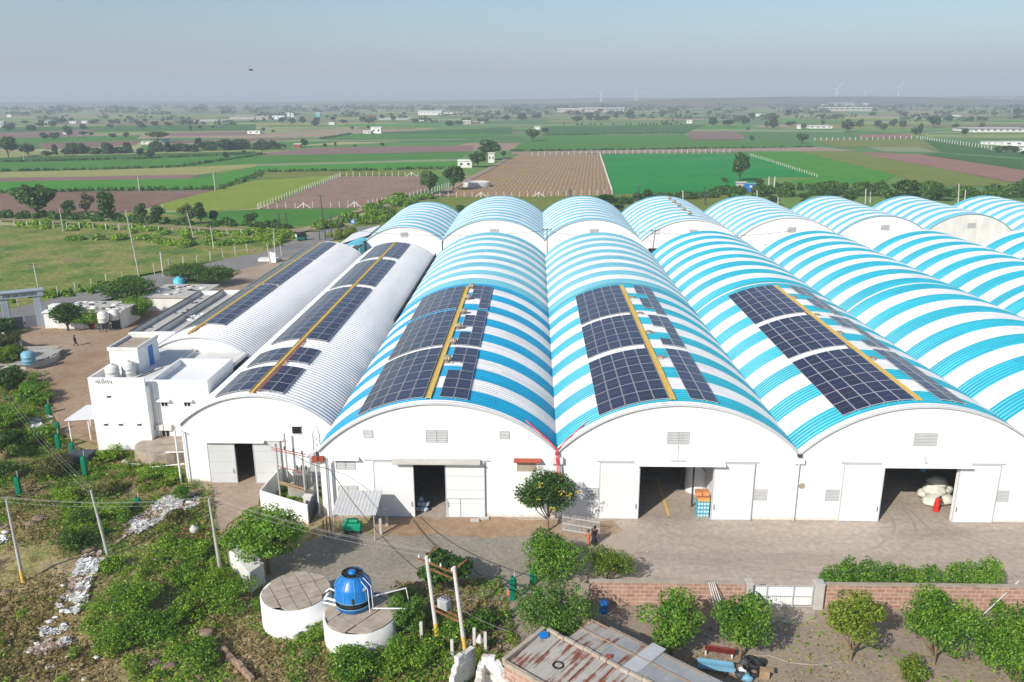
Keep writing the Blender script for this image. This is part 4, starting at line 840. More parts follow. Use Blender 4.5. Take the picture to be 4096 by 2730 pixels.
for (x, y, lab) in ((-44.75, 14.9, 'cylindrical white water tank at the front corner of the office roof'), (-43.6, 16.0, 'cylindrical white water tank beside the stair cabin on the office roof')):
    e = empty('water_tank', (x, y, 7.1), lab, 'water tank', 'white tanks on the office roof'); mb = MB()
    mb.lathe((x, y, 7.1), [(.68, 0), (.68, .35), (.72, .38), (.68, .42), (.68, .8), (.72, .83), (.68, .87), (.68, 1.25), (.55, 1.42), (.25, 1.52), (0, 1.53)], 24); mb.build('tank_body', M['tankwhite'], e)
    mb = MB(); mb.lathe((x, y, 8.6), [(.24, 0), (.24, .1), (0, .12)], 16); mb.build('lid', M['tankwhite'], e)
mb = MB(); mb.tube([(-44.2, 14.6, 7.15), (-43, 14.9, 7.16), (-42, 15.8, 7.16), (-41.2, 18.5, 7.15)], .04); mb.tube([(-44.0, 14.4, 7.15), (-42.5, 15.3, 7.16), (-41.8, 17.8, 7.15)], .035); tag(mb.build('water_pipe', M['gutter']), 'dark water pipes lying across the office roof below the tanks', 'pipe')
# porch roof on posts at the side of the office
ph = empty('porch', (-49, 17, 0), 'white sheet porch on posts against the side of the office block', 'porch')
mb = MB(); P4 = [(-50.6, 14.9, 2.45), (-46.3, 14.9, 2.75), (-46.3, 19.4, 2.75), (-50.6, 19.4, 2.45)]; mb.add(P4 + [(a, b, c + .06) for a, b, c in P4], [(3, 2, 1, 0), (4, 5, 6, 7), (0, 1, 5, 4), (1, 2, 6, 5), (2, 3, 7, 6), (3, 0, 4, 7)]); mb.build('roof', M['white_sheet'], ph)
for x, y in ((-50.3, 15.2), (-48.3, 15.3), (-50.3, 19.1)): mb = MB(); mb.tube([(x, y, 0), (x, y, 2.47)], .07, 8); mb.build('post', M['white'], ph)
# round stone plinth at the office corner
e = empty('stone_plinth', (-39.0, 12.2, 0), 'low round rubble stone plinth at the foot of the office block', 'plinth'); mb = MB(); mb.lathe((-39.0, 12.2, 0), [(2.9, 0), (2.85, 1.2), (2.7, 1.25), (0, 1.25)], 28, 0, False, [1, .985, 1.01]); mb.build('plinth_body', M['rock'], e)
mb = MB()
for k in range(3): mb.tube([(-40.5 + .3 * k, 9.6, .1), (-41.6 + .2 * k, 9.2, .35), (-42.6, 10.2 + .2 * k, .12)], .045)
tag(mb.build('hose', M['tankwhite']), 'pale hoses looping over the grass beside the stone plinth', 'hose')
mb = MB(); mb.tube([(-40.0, 8.2, .35), (-34.8, 9.0, .6)], .06); mb.tube([(-37.6, 10.0, 1.3), (-37.6, 9.2, 1.6), (-35.0, 9.2, 1.7)], .05); tag(mb.build('water_pipe', M['white']), 'white pipe run along the grass to the white warehouse corner', 'pipe')
# long low flat roofed rooms to the side of the smaller white warehouse
def flatroom(lab, x0, x1, y0, y1, zr, zp, wallm='offwhite'):
    e = empty('flat_roofed_block', ((x0 + x1) / 2, y0, 0), lab, 'building'); mb = MB(); parapet_box(mb, x0, y0, x1, y1, zr, zp); mb.build('wall', M[wallm], e)
    mb = MB(); mb.box(x0 + .23, y0 + .23, zr - .2, x1 - .23, y1 - .23, zr); mb.build('roof', M['concrete_lt'], e); mb = MB(); mb.box(x0 - .03, y0 - .03, zp + .002, x0 + .26, y1 + .03, zp + .07); mb.build('coping', M['gutter'], e)
    return e
flatroom('long flat roofed block with a dark parapet against the smaller white warehouse', -49.9, -46.9, 35.0, 59, 5.5, 6.2, 'offwhite')
flatroom('outer long flat roofed block with littered roof beside the bushes', -55.3, -49.95, 39.5, 63.5, 4.4, 5.0, 'offwhite')
mb = MB(); mb.box(-47.2, 27, 0, -46.85, 35, 6.3); mb.box(-49.85, 34.7, 0, -46.9, 34.98, 6.4); tag(mb.build('boundary_wall', M['white']), 'tall white wall stub between the office and the flat roofed blocks', 'wall')
rr = np.random.default_rng(11)
for i in range(14):
    x, y = rr.uniform(-54.6, -50.6), rr.uniform(41, 62); blob('roof_scrap', (x, y, 4.45), (.3, .22, .14), M['gutter'], 'dark scrap lying on the outer flat roof', 'scrap', 'dark scraps on the flat roof', i, 1, .2)
for i in range(10):
    blob('roof_scrap', (-48.4 + rr.normal(0, .55), 45 + rr.normal(0, 1.6), 5.6), (.4, .35, .2), M['litter'], 'pale rubble heaped across the dark parapet', 'rubble', 'pale rubble on the inner flat roof', 30 + i, 1, .25)
# teal lean-to between the smaller warehouse and the rear row
e = empty('lean_to', (-38.5, 104, 0), 'teal curved lean-to roof at the far end of the smaller white warehouse', 'shed'); mb = MB(); n = 10; V = []
for k in range(n + 1):
    t = k / n; x = -43.2 + 6.3 * t; z = 3.6 + 2.6 * math.sin(t * math.pi * .55)
    V += [(x, 99, z), (x, 108, z), (x, 99, z - .06), (x, 108, z - .06)]
Fs = []
for k in range(n): a = k * 4; b = a + 4; Fs += [(a, b, b + 1, a + 1), (a + 2, a + 3, b + 3, b + 2), (a, a + 2, b + 2, b), (a + 1, b + 1, b + 3, a + 3)]
mb.add(V, Fs); mb.build('roof', M['teal'], e); mb = MB(); mb.box(-43.0, 99.2, 0, -37, 99.4, 3.6); mb.box(-37.2, 99.4, 0, -37.0, 107.8, 5.5); mb.build('wall', M['teal'], e)
e = empty('shed', (-40, 112, 0), 'grey white sheet shed beside the first rear warehouse', 'shed'); mb = MB()
mb.prism([(-43, 109.0), (-37, 109.0), (-37, 122), (-43, 122)], 0, 4.6); mb.build('wall', M['white'], e); mb = MB(); R_ = [(-43.3, 108.7, 4.62), (-36.9, 108.7, 6.6), (-36.9, 122.3, 6.6), (-43.3, 122.3, 4.62)]; mb.add(R_ + [(a, b, c + .08) for a, b, c in R_], [(3, 2, 1, 0), (4, 5, 6, 7), (0, 1, 5, 4), (1, 2, 6, 5), (2, 3, 7, 6), (3, 0, 4, 7)]); mb.build('roof', M['white_sheet'], e)
# ---------------------------------------------------------------- portal, gate, gatehouse row
g1, g2 = at('q2', 150, 880), at('q2', 655, 820)
gp = empty('gateway_portal', (g1 + g2) / 2, 'grey entrance portal of two tall pillars and a long beam', 'gateway'); dv = (g2 - g1)[:2]; L = np.hypot(*dv); an = math.atan2(dv[1], dv[0])
zt = atY('q2', 660, 225, g2[1])[2]
for g in (g1, g2): mb = MB(); mb.obox((g[0], g[1], (zt - 1) / 2), (1.0, 1.3, zt - 1), an, 0); mb.build('pillar', M['greyblue'], gp, .04)
c = (g1 + g2) / 2; mb = MB(); mb.obox((c[0], c[1], zt - .56), (L + 1.9, 1.6, .86), an, 0); mb.obox((c[0], c[1], zt - .05), (L + 2.2, 1.9, .14), an, 0); mb.build('beam', M['greyblue'], gp, .03)
mb = MB(); u = dv / L; nrm = np.array([u[1], -u[0]])
for k in range(13):
    s = (k - 6) * .36; q = c[:2] + u * s + nrm * .815; mb.obox((q[0], q[1], zt - .56), (.26 if k % 3 else .16, .03, .34), an, 0); mb.obox((q[0], q[1], zt - .33), (.36, .03, .05), an, 0)
mb.build('beam_lettering', M['gutter'], gp)
mb = MB(); mid = c
for s0, s1 in ((-.5, -.02), (.02, .5)):
    a = c[:2] + dv * s0 * .84; b = c[:2] + dv * s1 * .84; mb.beam((a[0], a[1], 1.1), (b[0], b[1], 1.1), .06, 1.9)
    for z in (.25, 1.1, 2.0): mb.beam((a[0], a[1], z), (b[0], b[1], z), .1, .07)
tag(mb.build('metal_gate', M['gategrey']), 'dark sheet metal gate closed under the entrance portal', 'gate')
gh = empty('gatehouse_row', (-73, 62, 0), 'row of low white rooms with littered flat roof beside the entrance portal', 'building')
A0, A1 = at('q2', 900, 865), at('q2', 1930, 862); dd = (A1 - A0)[:2]; an2 = math.atan2(dd[1], dd[0]); L2 = np.hypot(*dd); cc = (A0 + A1)[:2] / 2 + np.array([-math.sin(an2), math.cos(an2)]) * 3.2
mb = MB(); mb.obox((cc[0], cc[1], 1.4), (L2, 6.2, 2.8), an2); mb.build('wall', M['offwhite'], gh)
mb = MB(); mb.obox((cc[0], cc[1], 2.9), (L2 + .5, 6.8, .18), an2); mb.build('roof', M['concrete_lt'], gh)
fr = lambda s, off=-.02: (A0[:2] + dd * s + np.array([math.sin(an2), -math.cos(an2)]) * (-off - .1))
for s, w_, m_ in ((.36, 1.0, 'white'), (.54, .7, 'redcable'), (.73, .9, 'gutter'), (.9, 1.4, 'gutter')):
    q = fr(s, .0); mb = MB(); mb.obox((q[0], q[1] - .08, 1.05), (w_, .08, 2.1), an2); mb.build('door', M[m_], gh)
B0 = at('q2', 690, 860); mb = MB(); mb.obox((B0[0] + 1.3, B0[1] + 1.5, 1.35), (2.6, 2.6, 2.7), an2 + .2); mb.obox((B0[0] + 1.3, B0[1] + 1.5, 2.75), (3.0, 3.0, .12), an2 + .2); tag(mb.build('guard_room', M['white']), 'small white guard room beside the portal pillar', 'guard room')
B1 = at('q2', 880, 850); mb = MB(); mb.obox((B1[0], B1[1] + .6, 1.9), (1.3, 1.3, 3.8), an2); tag(mb.build('white_pier', M['white']), 'tall white pier at the end of the low gatehouse rooms', 'pier')
for i in range(26):
    s, o_ = rr.uniform(.08, .98), rr.uniform(1, 5.6); q = A0[:2] + dd * s + np.array([-math.sin(an2), math.cos(an2)]) * o_
    blob('roof_scrap', (q[0], q[1], 3.08), (rr.uniform(.3, .9), rr.uniform(.2, .5), .13), M[['litter', 'gutter', 'offwhite'][i % 3]], 'scrap strewn over the gatehouse roof', 'scrap', 'scrap on the gatehouse roof', 60 + i, 1, .25)
for i, (x, y, lab) in enumerate(((1620, 720, 'white plastic tank on a stand, left one before the low rooms'), (1790, 680, 'white plastic tank on a stand, right one before the low rooms'), (1245, 640, 'white plastic tank half hidden by the small trees'))):
    q = at('q2', x, y, 1.9); e = empty('water_tank', (q[0], q[1], 0), lab, 'water tank', 'white tanks before the gatehouse'); mb = MB(); mb.lathe((q[0], q[1], 1.7), [(.75, 0), (.75, .6), (.79, .64), (.75, .68), (.75, 1.35), (.5, 1.6), (0, 1.65)], 20); mb.build('tank_body', M['tankwhite'], e)
    mb = MB(); [mb.tube([(q[0] + a, q[1] + b, 0), (q[0] + a, q[1] + b, 1.7)], .07) for a in (-.5, .5) for b in (-.5, .5)]; mb.obox((q[0], q[1], 1.65), (1.5, 1.5, .1)); mb.build('stand', M['gutter'], e)
q = at('q1', 860, 612, .6); e = empty('water_tank', (q[0], q[1], 0), 'bright cyan water tank among the dark bushes', 'water tank'); x, y = q[0], q[1]; mb = MB(); mb.lathe((x, y, .6), [(1.0, 0), (1.0, .8), (1.06, .85), (1.0, .9), (1.0, 1.7), (.7, 2.0), (.3, 2.1), (.3, 2.3), (0, 2.3)], 22); mb.build('tank_body', M['cyan'], e); mb = MB(); mb.box(x - 1.1, y - 1.1, 0, x + 1.1, y + 1.1, .6); mb.build('stand', M['concrete'], e)
q = at('q1', 300, 740, 2.6); e = empty('outbuilding', (q[0] + 3.5, q[1] + 2, 0), 'low outbuilding with a cluttered pale roof behind the dark tree', 'building'); mb = MB(); mb.box(q[0], q[1], 0, q[0] + 9, q[1] + 9, 2.55); mb.build('wall', M['offwhite'], e); mb = MB(); mb.box(q[0] - .3, q[1] - .3, 2.552, q[0] + 9.3, q[1] + 9.3, 2.7); mb.build('roof', M['concrete_lt'], e)
for i in range(16): blob('roof_scrap', (q[0] + rr.uniform(.5, 8.5), q[1] + rr.uniform(.5, 8.5), 2.78), (rr.uniform(.3, .8), rr.uniform(.2, .5), .14), M[['litter', 'gutter'][i % 2]], 'scrap strewn over the outbuilding roof', 'scrap', 'scrap on the outbuilding roof', 90 + i, 1, .25)
# slab covered tank in the yard with its water drum
e = empty('slab_tank', (-70, 41, 0), 'low circular tank covered with grey slabs in the dirt yard', 'tank'); mb = MB(); mb.lathe((-71.0, 41.6, 0), [(4.1, 0), (4.1, .95), (0, .95)], 12, 0, False); mb.build('tank_wall', M['concrete_lt'], e)
mb = MB()
for k in range(5): mb.obox((-71.0, 41.6 - 3.4 + 1.7 * k, 1.03 + .02 * (k % 2)), (7.4 if k in (1, 2, 3) else 5.2, 1.55, .12), .12)
mb.build('slab_cover', M['concrete'], e)
q = at('q2', 460, 1390, 1.1); e = empty('water_drum', (q[0], q[1], 1.08), 'pale blue ribbed water drum standing on the slab tank', 'water drum'); mb = MB(); mb.lathe((q[0], q[1], 1.1), [(.82, 0), (.82, .4), (.88, .45), (.82, .5), (.82, .9), (.88, .95), (.82, 1.0), (.82, 1.4), (.6, 1.62), (.2, 1.66), (0, 1.66)], 22); mb.build('drum_body', M['tankblue'], e)
q = at('q2', 240, 1170); mb = MB(); mb.beam((q[0] - 4.2, q[1] + 4, .7), (q[0] + 1.2, q[1] - .3, .6), .25, 1.3); tag(mb.build('low_wall', M['white']), 'short white wall leading from the metal gate', 'wall')
# ================================================================ foreground things
# covered round water tanks
def roundtank(lab, c, r, h, cover_rot, seed):
    e = empty('round_tank', (c[0], c[1], 0), lab, 'water tank', 'round white tanks'); mb = MB(); mb.lathe((c[0], c[1], 0), [(r, 0), (r, h), (r - .2, h), (r - .2, h - .25)], 40); mb.build('tank_wall', M['white' if seed == 1 else 'offwhite'], e)
    rg = np.random.default_rng(seed); s = .95 if seed == 1 else .8; mb = MB(); k = int(r / s) + 2; ca, sa = math.cos(cover_rot), math.sin(cover_rot)
    for i in range(-k, k + 1):
        for j in range(-k, k + 1):
            u, v = i * s, j * (s if seed == 1 else s * 2.2)
            if math.hypot(u, v) > r + .02 or rg.uniform() < .02: continue
            hv = (s if seed == 1 else s * 2.2) * .478; hu = s * .478; Q = []
            for du, dv in ((-hu, -hv), (hu, -hv), (hu, hv), (-hu, hv)):
                U_, V_ = u + du, v + dv; k_ = min(1.0, (r - .06) / max(1e-6, math.hypot(U_, V_))); Q.append((c[0] + (U_ * ca - V_ * sa) * k_, c[1] + (U_ * sa + V_ * ca) * k_))
            z_ = h + .02 + rg.uniform(-.01, .05); mb.prism(Q, z_, z_ + .06)
    mb.build('slab_cover', M['slab'], e); mb = MB(); mb.disc((c[0], c[1], h - .22), r - .05, 32); mb.build('dark_interior', M['dark'], e); return e
roundtank('taller round white tank roofed with square stone slabs', (-18.1, -14.75), 2.35, 2.25, .55, 1)
roundtank('lower round tank with cracked rectangular slabs carrying the blue cooling tower', (-13.35, -16.4), 2.45, 1.8, .95, 2)
# cooling tower
cx, cy = -13.9, -15.75; e = empty('cooling_tower', (cx, cy, 1.95), 'round blue cooling tower with a fan on top, standing on the lower tank', 'cooling tower'); Z0 = 1.95
mb = MB(); mb.lathe((cx, cy, Z0), [(1.05, 0), (1.15, .05), (1.15, .3), (1.2, .34)], 32); mb.build('basin', M['blue'], e)
mb = MB(); mb.lathe((cx, cy, Z0), [(1.08, .34), (1.08, .78)], 32); mb.build('air_inlet', M['black'], e)
mb = MB(); mb.lathe((cx, cy, Z0), [(1.22, .78), (1.26, .82), (1.22, .88), (1.22, 1.58), (1.17, 1.72), (.96, 1.98), (.70, 2.28), (.69, 2.44)], 32); mb.build('shell', M['blue'], e)
mb = MB()
for k in range(10):
    t = 2 * math.pi * k / 10; ct, st_ = math.cos(t), math.sin(t); mb.tube([(cx + r_ * ct, cy + r_ * st_, Z0 + z) for r_, z in ((1.24, .85), (1.24, 1.58), (1.19, 1.73), (.98, 2.0), (.72, 2.3))], .022, 4)
for z, r_ in ((.82, 1.27), (.36, 1.22)): mb.tube([(cx + r_ * math.cos(t), cy + r_ * math.sin(t), Z0 + z) for t in np.linspace(0, 2 * math.pi, 33)], .03, 4)
mb.build('rib', M['tankblue'], e)
mb = MB(); mb.disc((cx, cy, Z0 + 2.38), .66, 28, 1); mb.lathe((cx, cy, Z0 + 2.42), [(.26, 0), (.26, .14), (.15, .2), (0, .21)], 18, 0)
for k in range(10):
    t = 2 * math.pi * k / 10; mb.beam((cx + .25 * math.cos(t), cy + .25 * math.sin(t), Z0 + 2.44), (cx + .69 * math.cos(t), cy + .69 * math.sin(t), Z0 + 2.46), .03, .03, 2)
mb.tube([(cx + .69 * math.cos(t), cy + .69 * math.sin(t), Z0 + 2.46) for t in np.linspace(0, 2 * math.pi, 29)], .03, 5, 2); mb.build('fan_guard', [M['blue'], M['dark'], M['gutter']], e)
mb = MB(); mb.tube([(cx + .75, cy - .3, Z0 + 2.28), (cx + 1.3, cy - .5, Z0 + 1.8), (cx + 1.38, cy - .5, Z0 + .02)], .03); mb.tube([(cx + .7, cy - .65, Z0 + 2.2), (cx + 1.15, cy - .85, Z0 + 1.75), (cx + 1.22, cy - .85, Z0 + .02)], .03); mb.build('ladder', M['white'], e)
mb = MB(); mb.tube([(cx + .2, cy - 1.24, Z0 + 1.25), (cx + .2, cy - 1.3, Z0 + .9)], .06); mb.obox((cx + .95, cy - .85, Z0 + 1.75), (.22, .02, .2), .8, 1); mb.build('badge', [M['gutter'], M['white']], e)
mb = MB(); mb.tube([(cx - 1.1, cy, Z0 + .25), (cx - 1.9, cy + .2, Z0 + .35), (cx - 2.2, cy + .3, Z0 - .1)], .09); mb.tube([(cx - 1.1, cy - .3, Z0 + .15), (cx - 2.0, cy - .2, Z0 + .28)], .07); mb.tube([(cx - 1.0, cy + .4, Z0 + .6), (cx - 1.8, cy + .8, Z0 + .7), (cx - 2.1, cy + .9, Z0 + .4)], .06); tag(mb.build('water_pipe', M['white']), 'white pipes joining the cooling tower to the taller tank', 'pipe')
mb = MB(); mb.tube([(cx + 1.3, cy - .2, Z0 + .8), (cx + 3.3, cy + 1.2, Z0 + .55), (cx + 3.6, cy + .6, Z0 - .3)], .05); mb.tube([(cx + 1.3, cy - .6, Z0 + .15), (cx + 3.6, cy - .5, Z0 + .1)], .05); tag(mb.build('water_pipe', M['white']), 'white pipe frame leading from the cooling tower over the bushes', 'pipe')
# white angled box wall under the umbrella tree
c0 = at('n2', 760, 690); c1 = at('n2', 905, 590); c2 = at('n2', 540, 400, 0); mb = MB()
mb.prism([c0[:2], c1[:2], (c1 + c2 - c0)[:2], c2[:2]], 0, 1.75); tag(mb.build('low_white_room', M['offwhite'], None, .05), 'low flat white block under the spreading tree', 'block')
# transformer yard
e = empty('transformer_yard_wall', (-23, -1, 0), 'white sheet wall with dark inner face fencing the transformer yard', 'wall')
W0, W1, W2_ = at('q4', 215, 1290), at('q4', 1060, 1560), np.array([-25.3, 5.9, 0]); W0[2] = W1[2] = 0
mb = MB(); mb.beam((W0[0], W0[1], .9), (W1[0], W1[1], .9), .14, 1.8); mb.build('front_panel', M['white'], e); mb = MB(); mb.beam((W0[0], W0[1] + .2, .9), (W2_[0], W2_[1], .9), .14, 1.8); mb.build('side_panel', M['offwhite'], e)
mb = MB(); mb.beam((W1[0] + .02, W1[1] + .1, .9), (-20.75, .9, .9), .12, 1.8); mb.build('return_panel', M['gutter'], e)
HP = [np.array([-24.5, 2.6, 0]), np.array([-21.8, 1.2, 0]), np.array([-24.6, 5.4, 0])]
tr = empty('transformer_structure', (-23.2, 2.0, 0), 'red topped pole structure holding transformers in the white walled yard', 'transformer'); tops = [atY('q4', 480, 170, HP[0][1])[2], atY('q4', 945, 200, HP[1][1])[2], 5.0]
for p, z in zip(HP, (5.3, 5.2, 5.3)): mb = MB(); mb.tube([(p[0], p[1], 0), (p[0], p[1], z)], .085, 8); mb.build('pole', M['pole'], tr)
mb = MB()
for z, m_ in ((5.15, 0), (4.95, 0)): mb.beam((HP[0][0] - .4, HP[0][1], z), (HP[1][0] + .3, HP[1][1], z), .06, .05, 0)
mb.beam(tuple(HP[0][:2]) + (1.9,), tuple(HP[1][:2]) + (1.9,), .1, .1, 1); mb.beam(tuple(HP[0][:2]) + (1.75,), (HP[1][0], HP[1][1] - .2, 1.75), .1, .1, 1); mb.beam(tuple(HP[0][:2]) + (3.4,), tuple(HP[1][:2]) + (3.4,), .05, .05, 0)
mb.build('cross_beam', [M['redoxide'], M['wood']], tr)
for k in range(4):
    q = HP[0] + (HP[1] - HP[0]) * (k / 3.0); mb = MB(); mb.lathe((q[0], q[1], 5.18), [(.05, 0), (.09, .08), (.05, .14), (.09, .2), (.04, .3), (0, .32)], 8); mb.build('insulator', M['gutter'], tr)
mb = MB(); mb.box(-23.3, 2.9, 1.1, -22.0, 3.9, 2.6, 0)
for k in range(8): mb.box(-23.2 + .15 * k, 2.72, 1.2, -23.14 + .15 * k, 2.899, 2.4, 0)
mb.box(-23.35, 2.85, 2.6, -21.95, 3.95, 2.68, 0); [mb.lathe((-23.0 + .4 * k, 3.3, 2.68), [(.05, 0), (.1, .1), (.05, .2), (.09, .3), (.03, .5), (0, .5)], 8, 1) for k in range(3)]; mb.build('transformer_tank', [M['steel'], M['gutter']], tr)
mb = MB(); mb.box(-23.9, 3.0, .0, -21.6, 4.1, 1.1); mb.build('plinth', M['concrete'], tr)
mb = MB(); mb.box(-22.4, 5.2, .3, -21.2, 5.9, 3.0); mb.box(-22.6, 5.1, 3.0, -21.0, 5.95, 3.1); mb.build('switch_cabinet', M['trim'], tr)
mb = MB(); mb.box(-21.75, .3, .2, -21.1, .8, 1.5, 0); mb.box(-21.8, .25, 1.5, -21.05, .85, 1.58, 0); mb.box(-21.55, .28, .9, -21.3, .299, 1.25, 1); tag(mb.build('meter_box', [M['tankwhite'], M['gutter']]), 'cream meter cabinet standing by the transformer pole', 'meter box')
# lattice mast leaning at the wall
e = empty('lattice_mast', (-20.9, 3.2, 0), 'slender lattice mast standing between the two gable walls', 'mast'); mb = MB(); a, b = (-21.35, 3.2), (-20.75, 3.2)
for x, y in (a, b): mb.tube([(x, y, 0), (x, y, 6.2)], .04, 5)
for k in range(10): mb.tube([(a[0], a[1], .4 + .56 * k), (b[0], b[1], .96 + .56 * k)], .025, 4); mb.tube([(b[0], b[1], .4 + .56 * k), (a[0], a[1], .96 + .56 * k)], .025, 4)
mb.tube([(-21.35, 3.2, 6.2), (-21.0, 3.2, 7.0), (-20.75, 3.2, 6.2)], .04, 5); mb.build('lattice', M['steel'], e)
# tin canopy with green machine
e = empty('tin_canopy', (-16.4, -3, 0), 'grey tin canopy on posts against the first striped warehouse', 'canopy'); mb = MB(); n = 24; V = []
for k in range(n + 1):
    x = -18.15 + 3.6 * k / n; dz = .03 * (k % 2); V += [(x, -.02 if False else -1.2, 3.0 + dz), (x, -4.35, 2.45 + dz), (x, -1.2, 2.96 + dz), (x, -4.35, 2.41 + dz)]
Fs = []
for k in range(n): a = 4 * k; b = a + 4; Fs += [(a, a + 1, b + 1, b), (a + 2, b + 2, b + 3, a + 3), (a + 1, a + 3, b + 3, b + 1), (a, b, b + 2, a + 2)]
Fs += [(0, 2, 3, 1), (4 * n, 4 * n + 1, 4 * n + 3, 4 * n + 2)]; mb.add(V, Fs); mb.build('roof', M['louvre'], e)
for x, y, h in ((-18.0, -4.2, 2.42), (-14.75, -4.2, 2.42), (-14.75, -1.4, 2.9), (-18.0, -1.4, 2.9)): mb = MB(); mb.tube([(x, y, 0), (x, y, h)], .05, 6); mb.build('post', M['trim'], e)
e = empty('machine', (-16.9, -2.9, 0), 'green pump machine sheltered under the tin canopy', 'machine'); mb = MB(); mb.box(-17.6, -3.3, .35, -16.1, -2.5, .95); mb.build('body', M['green_paint'], e, .06); mb = MB(); mb.tube([(-17.4, -2.9, 1.1), (-16.4, -2.9, 1.1)], .22, 12); mb.build('motor', M['green_paint'], e)
mb = MB(); [mb.box(x - .1, -3.2, 0, x + .1, -2.6, .35) for x in (-17.4, -16.3)]; mb.box(-17.4, -2.95, .05, -16.3, -2.85, .15); mb.build('skid', M['gutter'], e)
for i, (x, y, lab) in enumerate(((-14.44, -3.26, 'short pale post in front of the tin canopy, nearer the lane'), (-14.2, -1.75, 'short pale post beside the tin canopy, nearer the sliding door'))):
    mb = MB(); mb.box(x - .11, y - .11, 0, x + .11, y + .11, 1.55); tag(mb.build('marker_post', M['concrete_lt'], None, .02), lab, 'post', 'short posts by the canopy')
mb = MB(); [mb.tube([(-19.0 + .25 * k, -4.0 + .3 * k, 0), (-19.0 + .2 * k, -3.8 + .3 * k, 1.6 + .3 * (k % 2))], .07) for k in range(3)]; tag(mb.build('pipe_bundle', M['wood']), 'upright orange brown pipe stubs beside the tin canopy', 'pipes')
for i, (q, lab) in enumerate(((at('f3', 1245, 1215), 'pale stone block lying by the sliding door, left one'), (at('f3', 1340, 1195), 'pale stone block lying by the sliding door, right one'))): mb = MB(); mb.obox((q[0], q[1], .12), (.75, .32, .24), .15 * i); tag(mb.build('stone_block', M['concrete_lt'], None, .03), lab, 'stone block', 'stone blocks by the sliding door')
# palisade fence panel under the flowering tree
e = empty('steel_fence', (2, -2.6, 0), 'grey steel bar fence panel at the edge of the concrete yard', 'fence'); a, b = np.array([.45, -2.3]), np.array([3.45, -3.2]); mb = MB()
for k in range(31):
    q = a + (b - a) * k / 30; mb.tube([(q[0], q[1], .05), (q[0], q[1], 1.65)], .026, 4)
mb.build('bars', M['louvre'], e); mb = MB()
for z in (.2, .75, 1.35): mb.beam((a[0], a[1], z), (b[0], b[1], z), .05, .06)
mb.build('rails', M['louvre'], e)
# brick wall, pillar and gate
def brickmat():
    m, nt, b = newmat('stone_brickwork'); p = posn(nt); sx = N(nt, 'ShaderNodeSeparateXYZ'); nt.links.new(p, sx.inputs[0]); cb = N(nt, 'ShaderNodeCombineXYZ'); nt.links.new(sx.outputs['X'], cb.inputs[0]); nt.links.new(sx.outputs['Z'], cb.inputs[1])
    br = N(nt, 'ShaderNodeTexBrick'); br.inputs['Scale'].default_value = 1; br.inputs['Brick Width'].default_value = .62; br.inputs['Row Height'].default_value = .31; br.inputs['Mortar Size'].default_value = .03
    br.inputs['Color1'].default_value = (.33, .185, .135, 1); br.inputs['Color2'].default_value = (.43, .27, .20, 1); br.inputs['Mortar'].default_value = (.50, .38, .31, 1); nt.links.new(cb.outputs[0], br.inputs['Vector'])
    c = mixc(nt, .55, br.outputs['Color'], ramp(nt, [(.55, .5, .5), (1.3, 1.3, 1.3)], noise(nt, p, 2.0, 5)), 'MULTIPLY'); nt.links.new(c, b.inputs['Base Color']); b.inputs['Roughness'].default_value = .95
    bumpn(nt, b, br.outputs['Fac'], -.4, .03); return m
M['brick'] = brickmat()
for x0, x1, lab in ((2.0, 12.9, 'reddish block wall between the big feathery tree and the white metal gate'), (18.35, 60, 'reddish block wall beyond the gate pillar, behind the courtyard trees')):
    e = empty('boundary_wall', ((x0 + x1) / 2, -12.4, 0), lab, 'wall', 'reddish boundary walls'); mb = MB(); mb.box(x0, -12.5, 0, x1, -12.2, 1.78); mb.build('masonry', M['brick'], e); mb = MB(); mb.box(x0, -12.53, 1.782, x1, -12.17, 1.86); mb.build('coping', M['slab'], e)
for x, lab in ((13.15, 'short pale gate post at the hinge side of the white gate'), (17.98, 'tall pale plastered gate pillar beside the white gate')):
    mb = MB(); w_ = .32 if x > 15 else .22; mb.box(x - w_, -12.85, 0, x + w_, -12.15, 1.98); mb.box(x - w_ - .03, -12.88, 1.98, x + w_ + .03, -12.12, 2.06); tag(mb.build('gate_pillar', M['concrete_lt'], None, .03), lab, 'gate pillar', 'gate pillars')
e = empty('sheet_gate', (15.5, -12.5, 0), 'white corrugated sheet gate with a grey frame in the reddish wall', 'gate'); mb = MB(); n = 60; V = []
for k in range(n + 1): x = 13.45 + 4.15 * k / n; V += [(x, -12.5 + (.025 if k % 2 else -.025), .18), (x, -12.5 + (.025 if k % 2 else -.025), 1.72)]
mb.add(V + [(a, b + .012, c_) for a, b, c_ in V], [(2 * k, 2 * k + 2, 2 * k + 3, 2 * k + 1) for k in range(n)] + [(2 * (n + 1) + 2 * k + 1, 2 * (n + 1) + 2 * k + 3, 2 * (n + 1) + 2 * k + 2, 2 * (n + 1) + 2 * k) for k in range(n)]); mb.build('sheet_panel', M['white'], e)
mb = MB()
for x in (13.45, 14.4, 16.25, 17.58): mb.box(x - .04, -12.6, .1, x + .04, -12.545, 1.78)
for z in (.14, .95, 1.76): mb.box(13.45, -12.64, z - .03, 17.6, -12.602, z + .03)
mb.build('gate_frame', M['trim'], e)
for k in range(4):
    mb = MB(); mb.tube([(10.75 + .22 * k, -13.9 - .05 * k, 0), (10.3 + .13 * k, -12.62, 2.0)], .045, 6); tag(mb.build('leaning_pole', M['bamboo']), 'pale pole leaning against the reddish wall', 'pole', 'pale poles leaning on the wall')
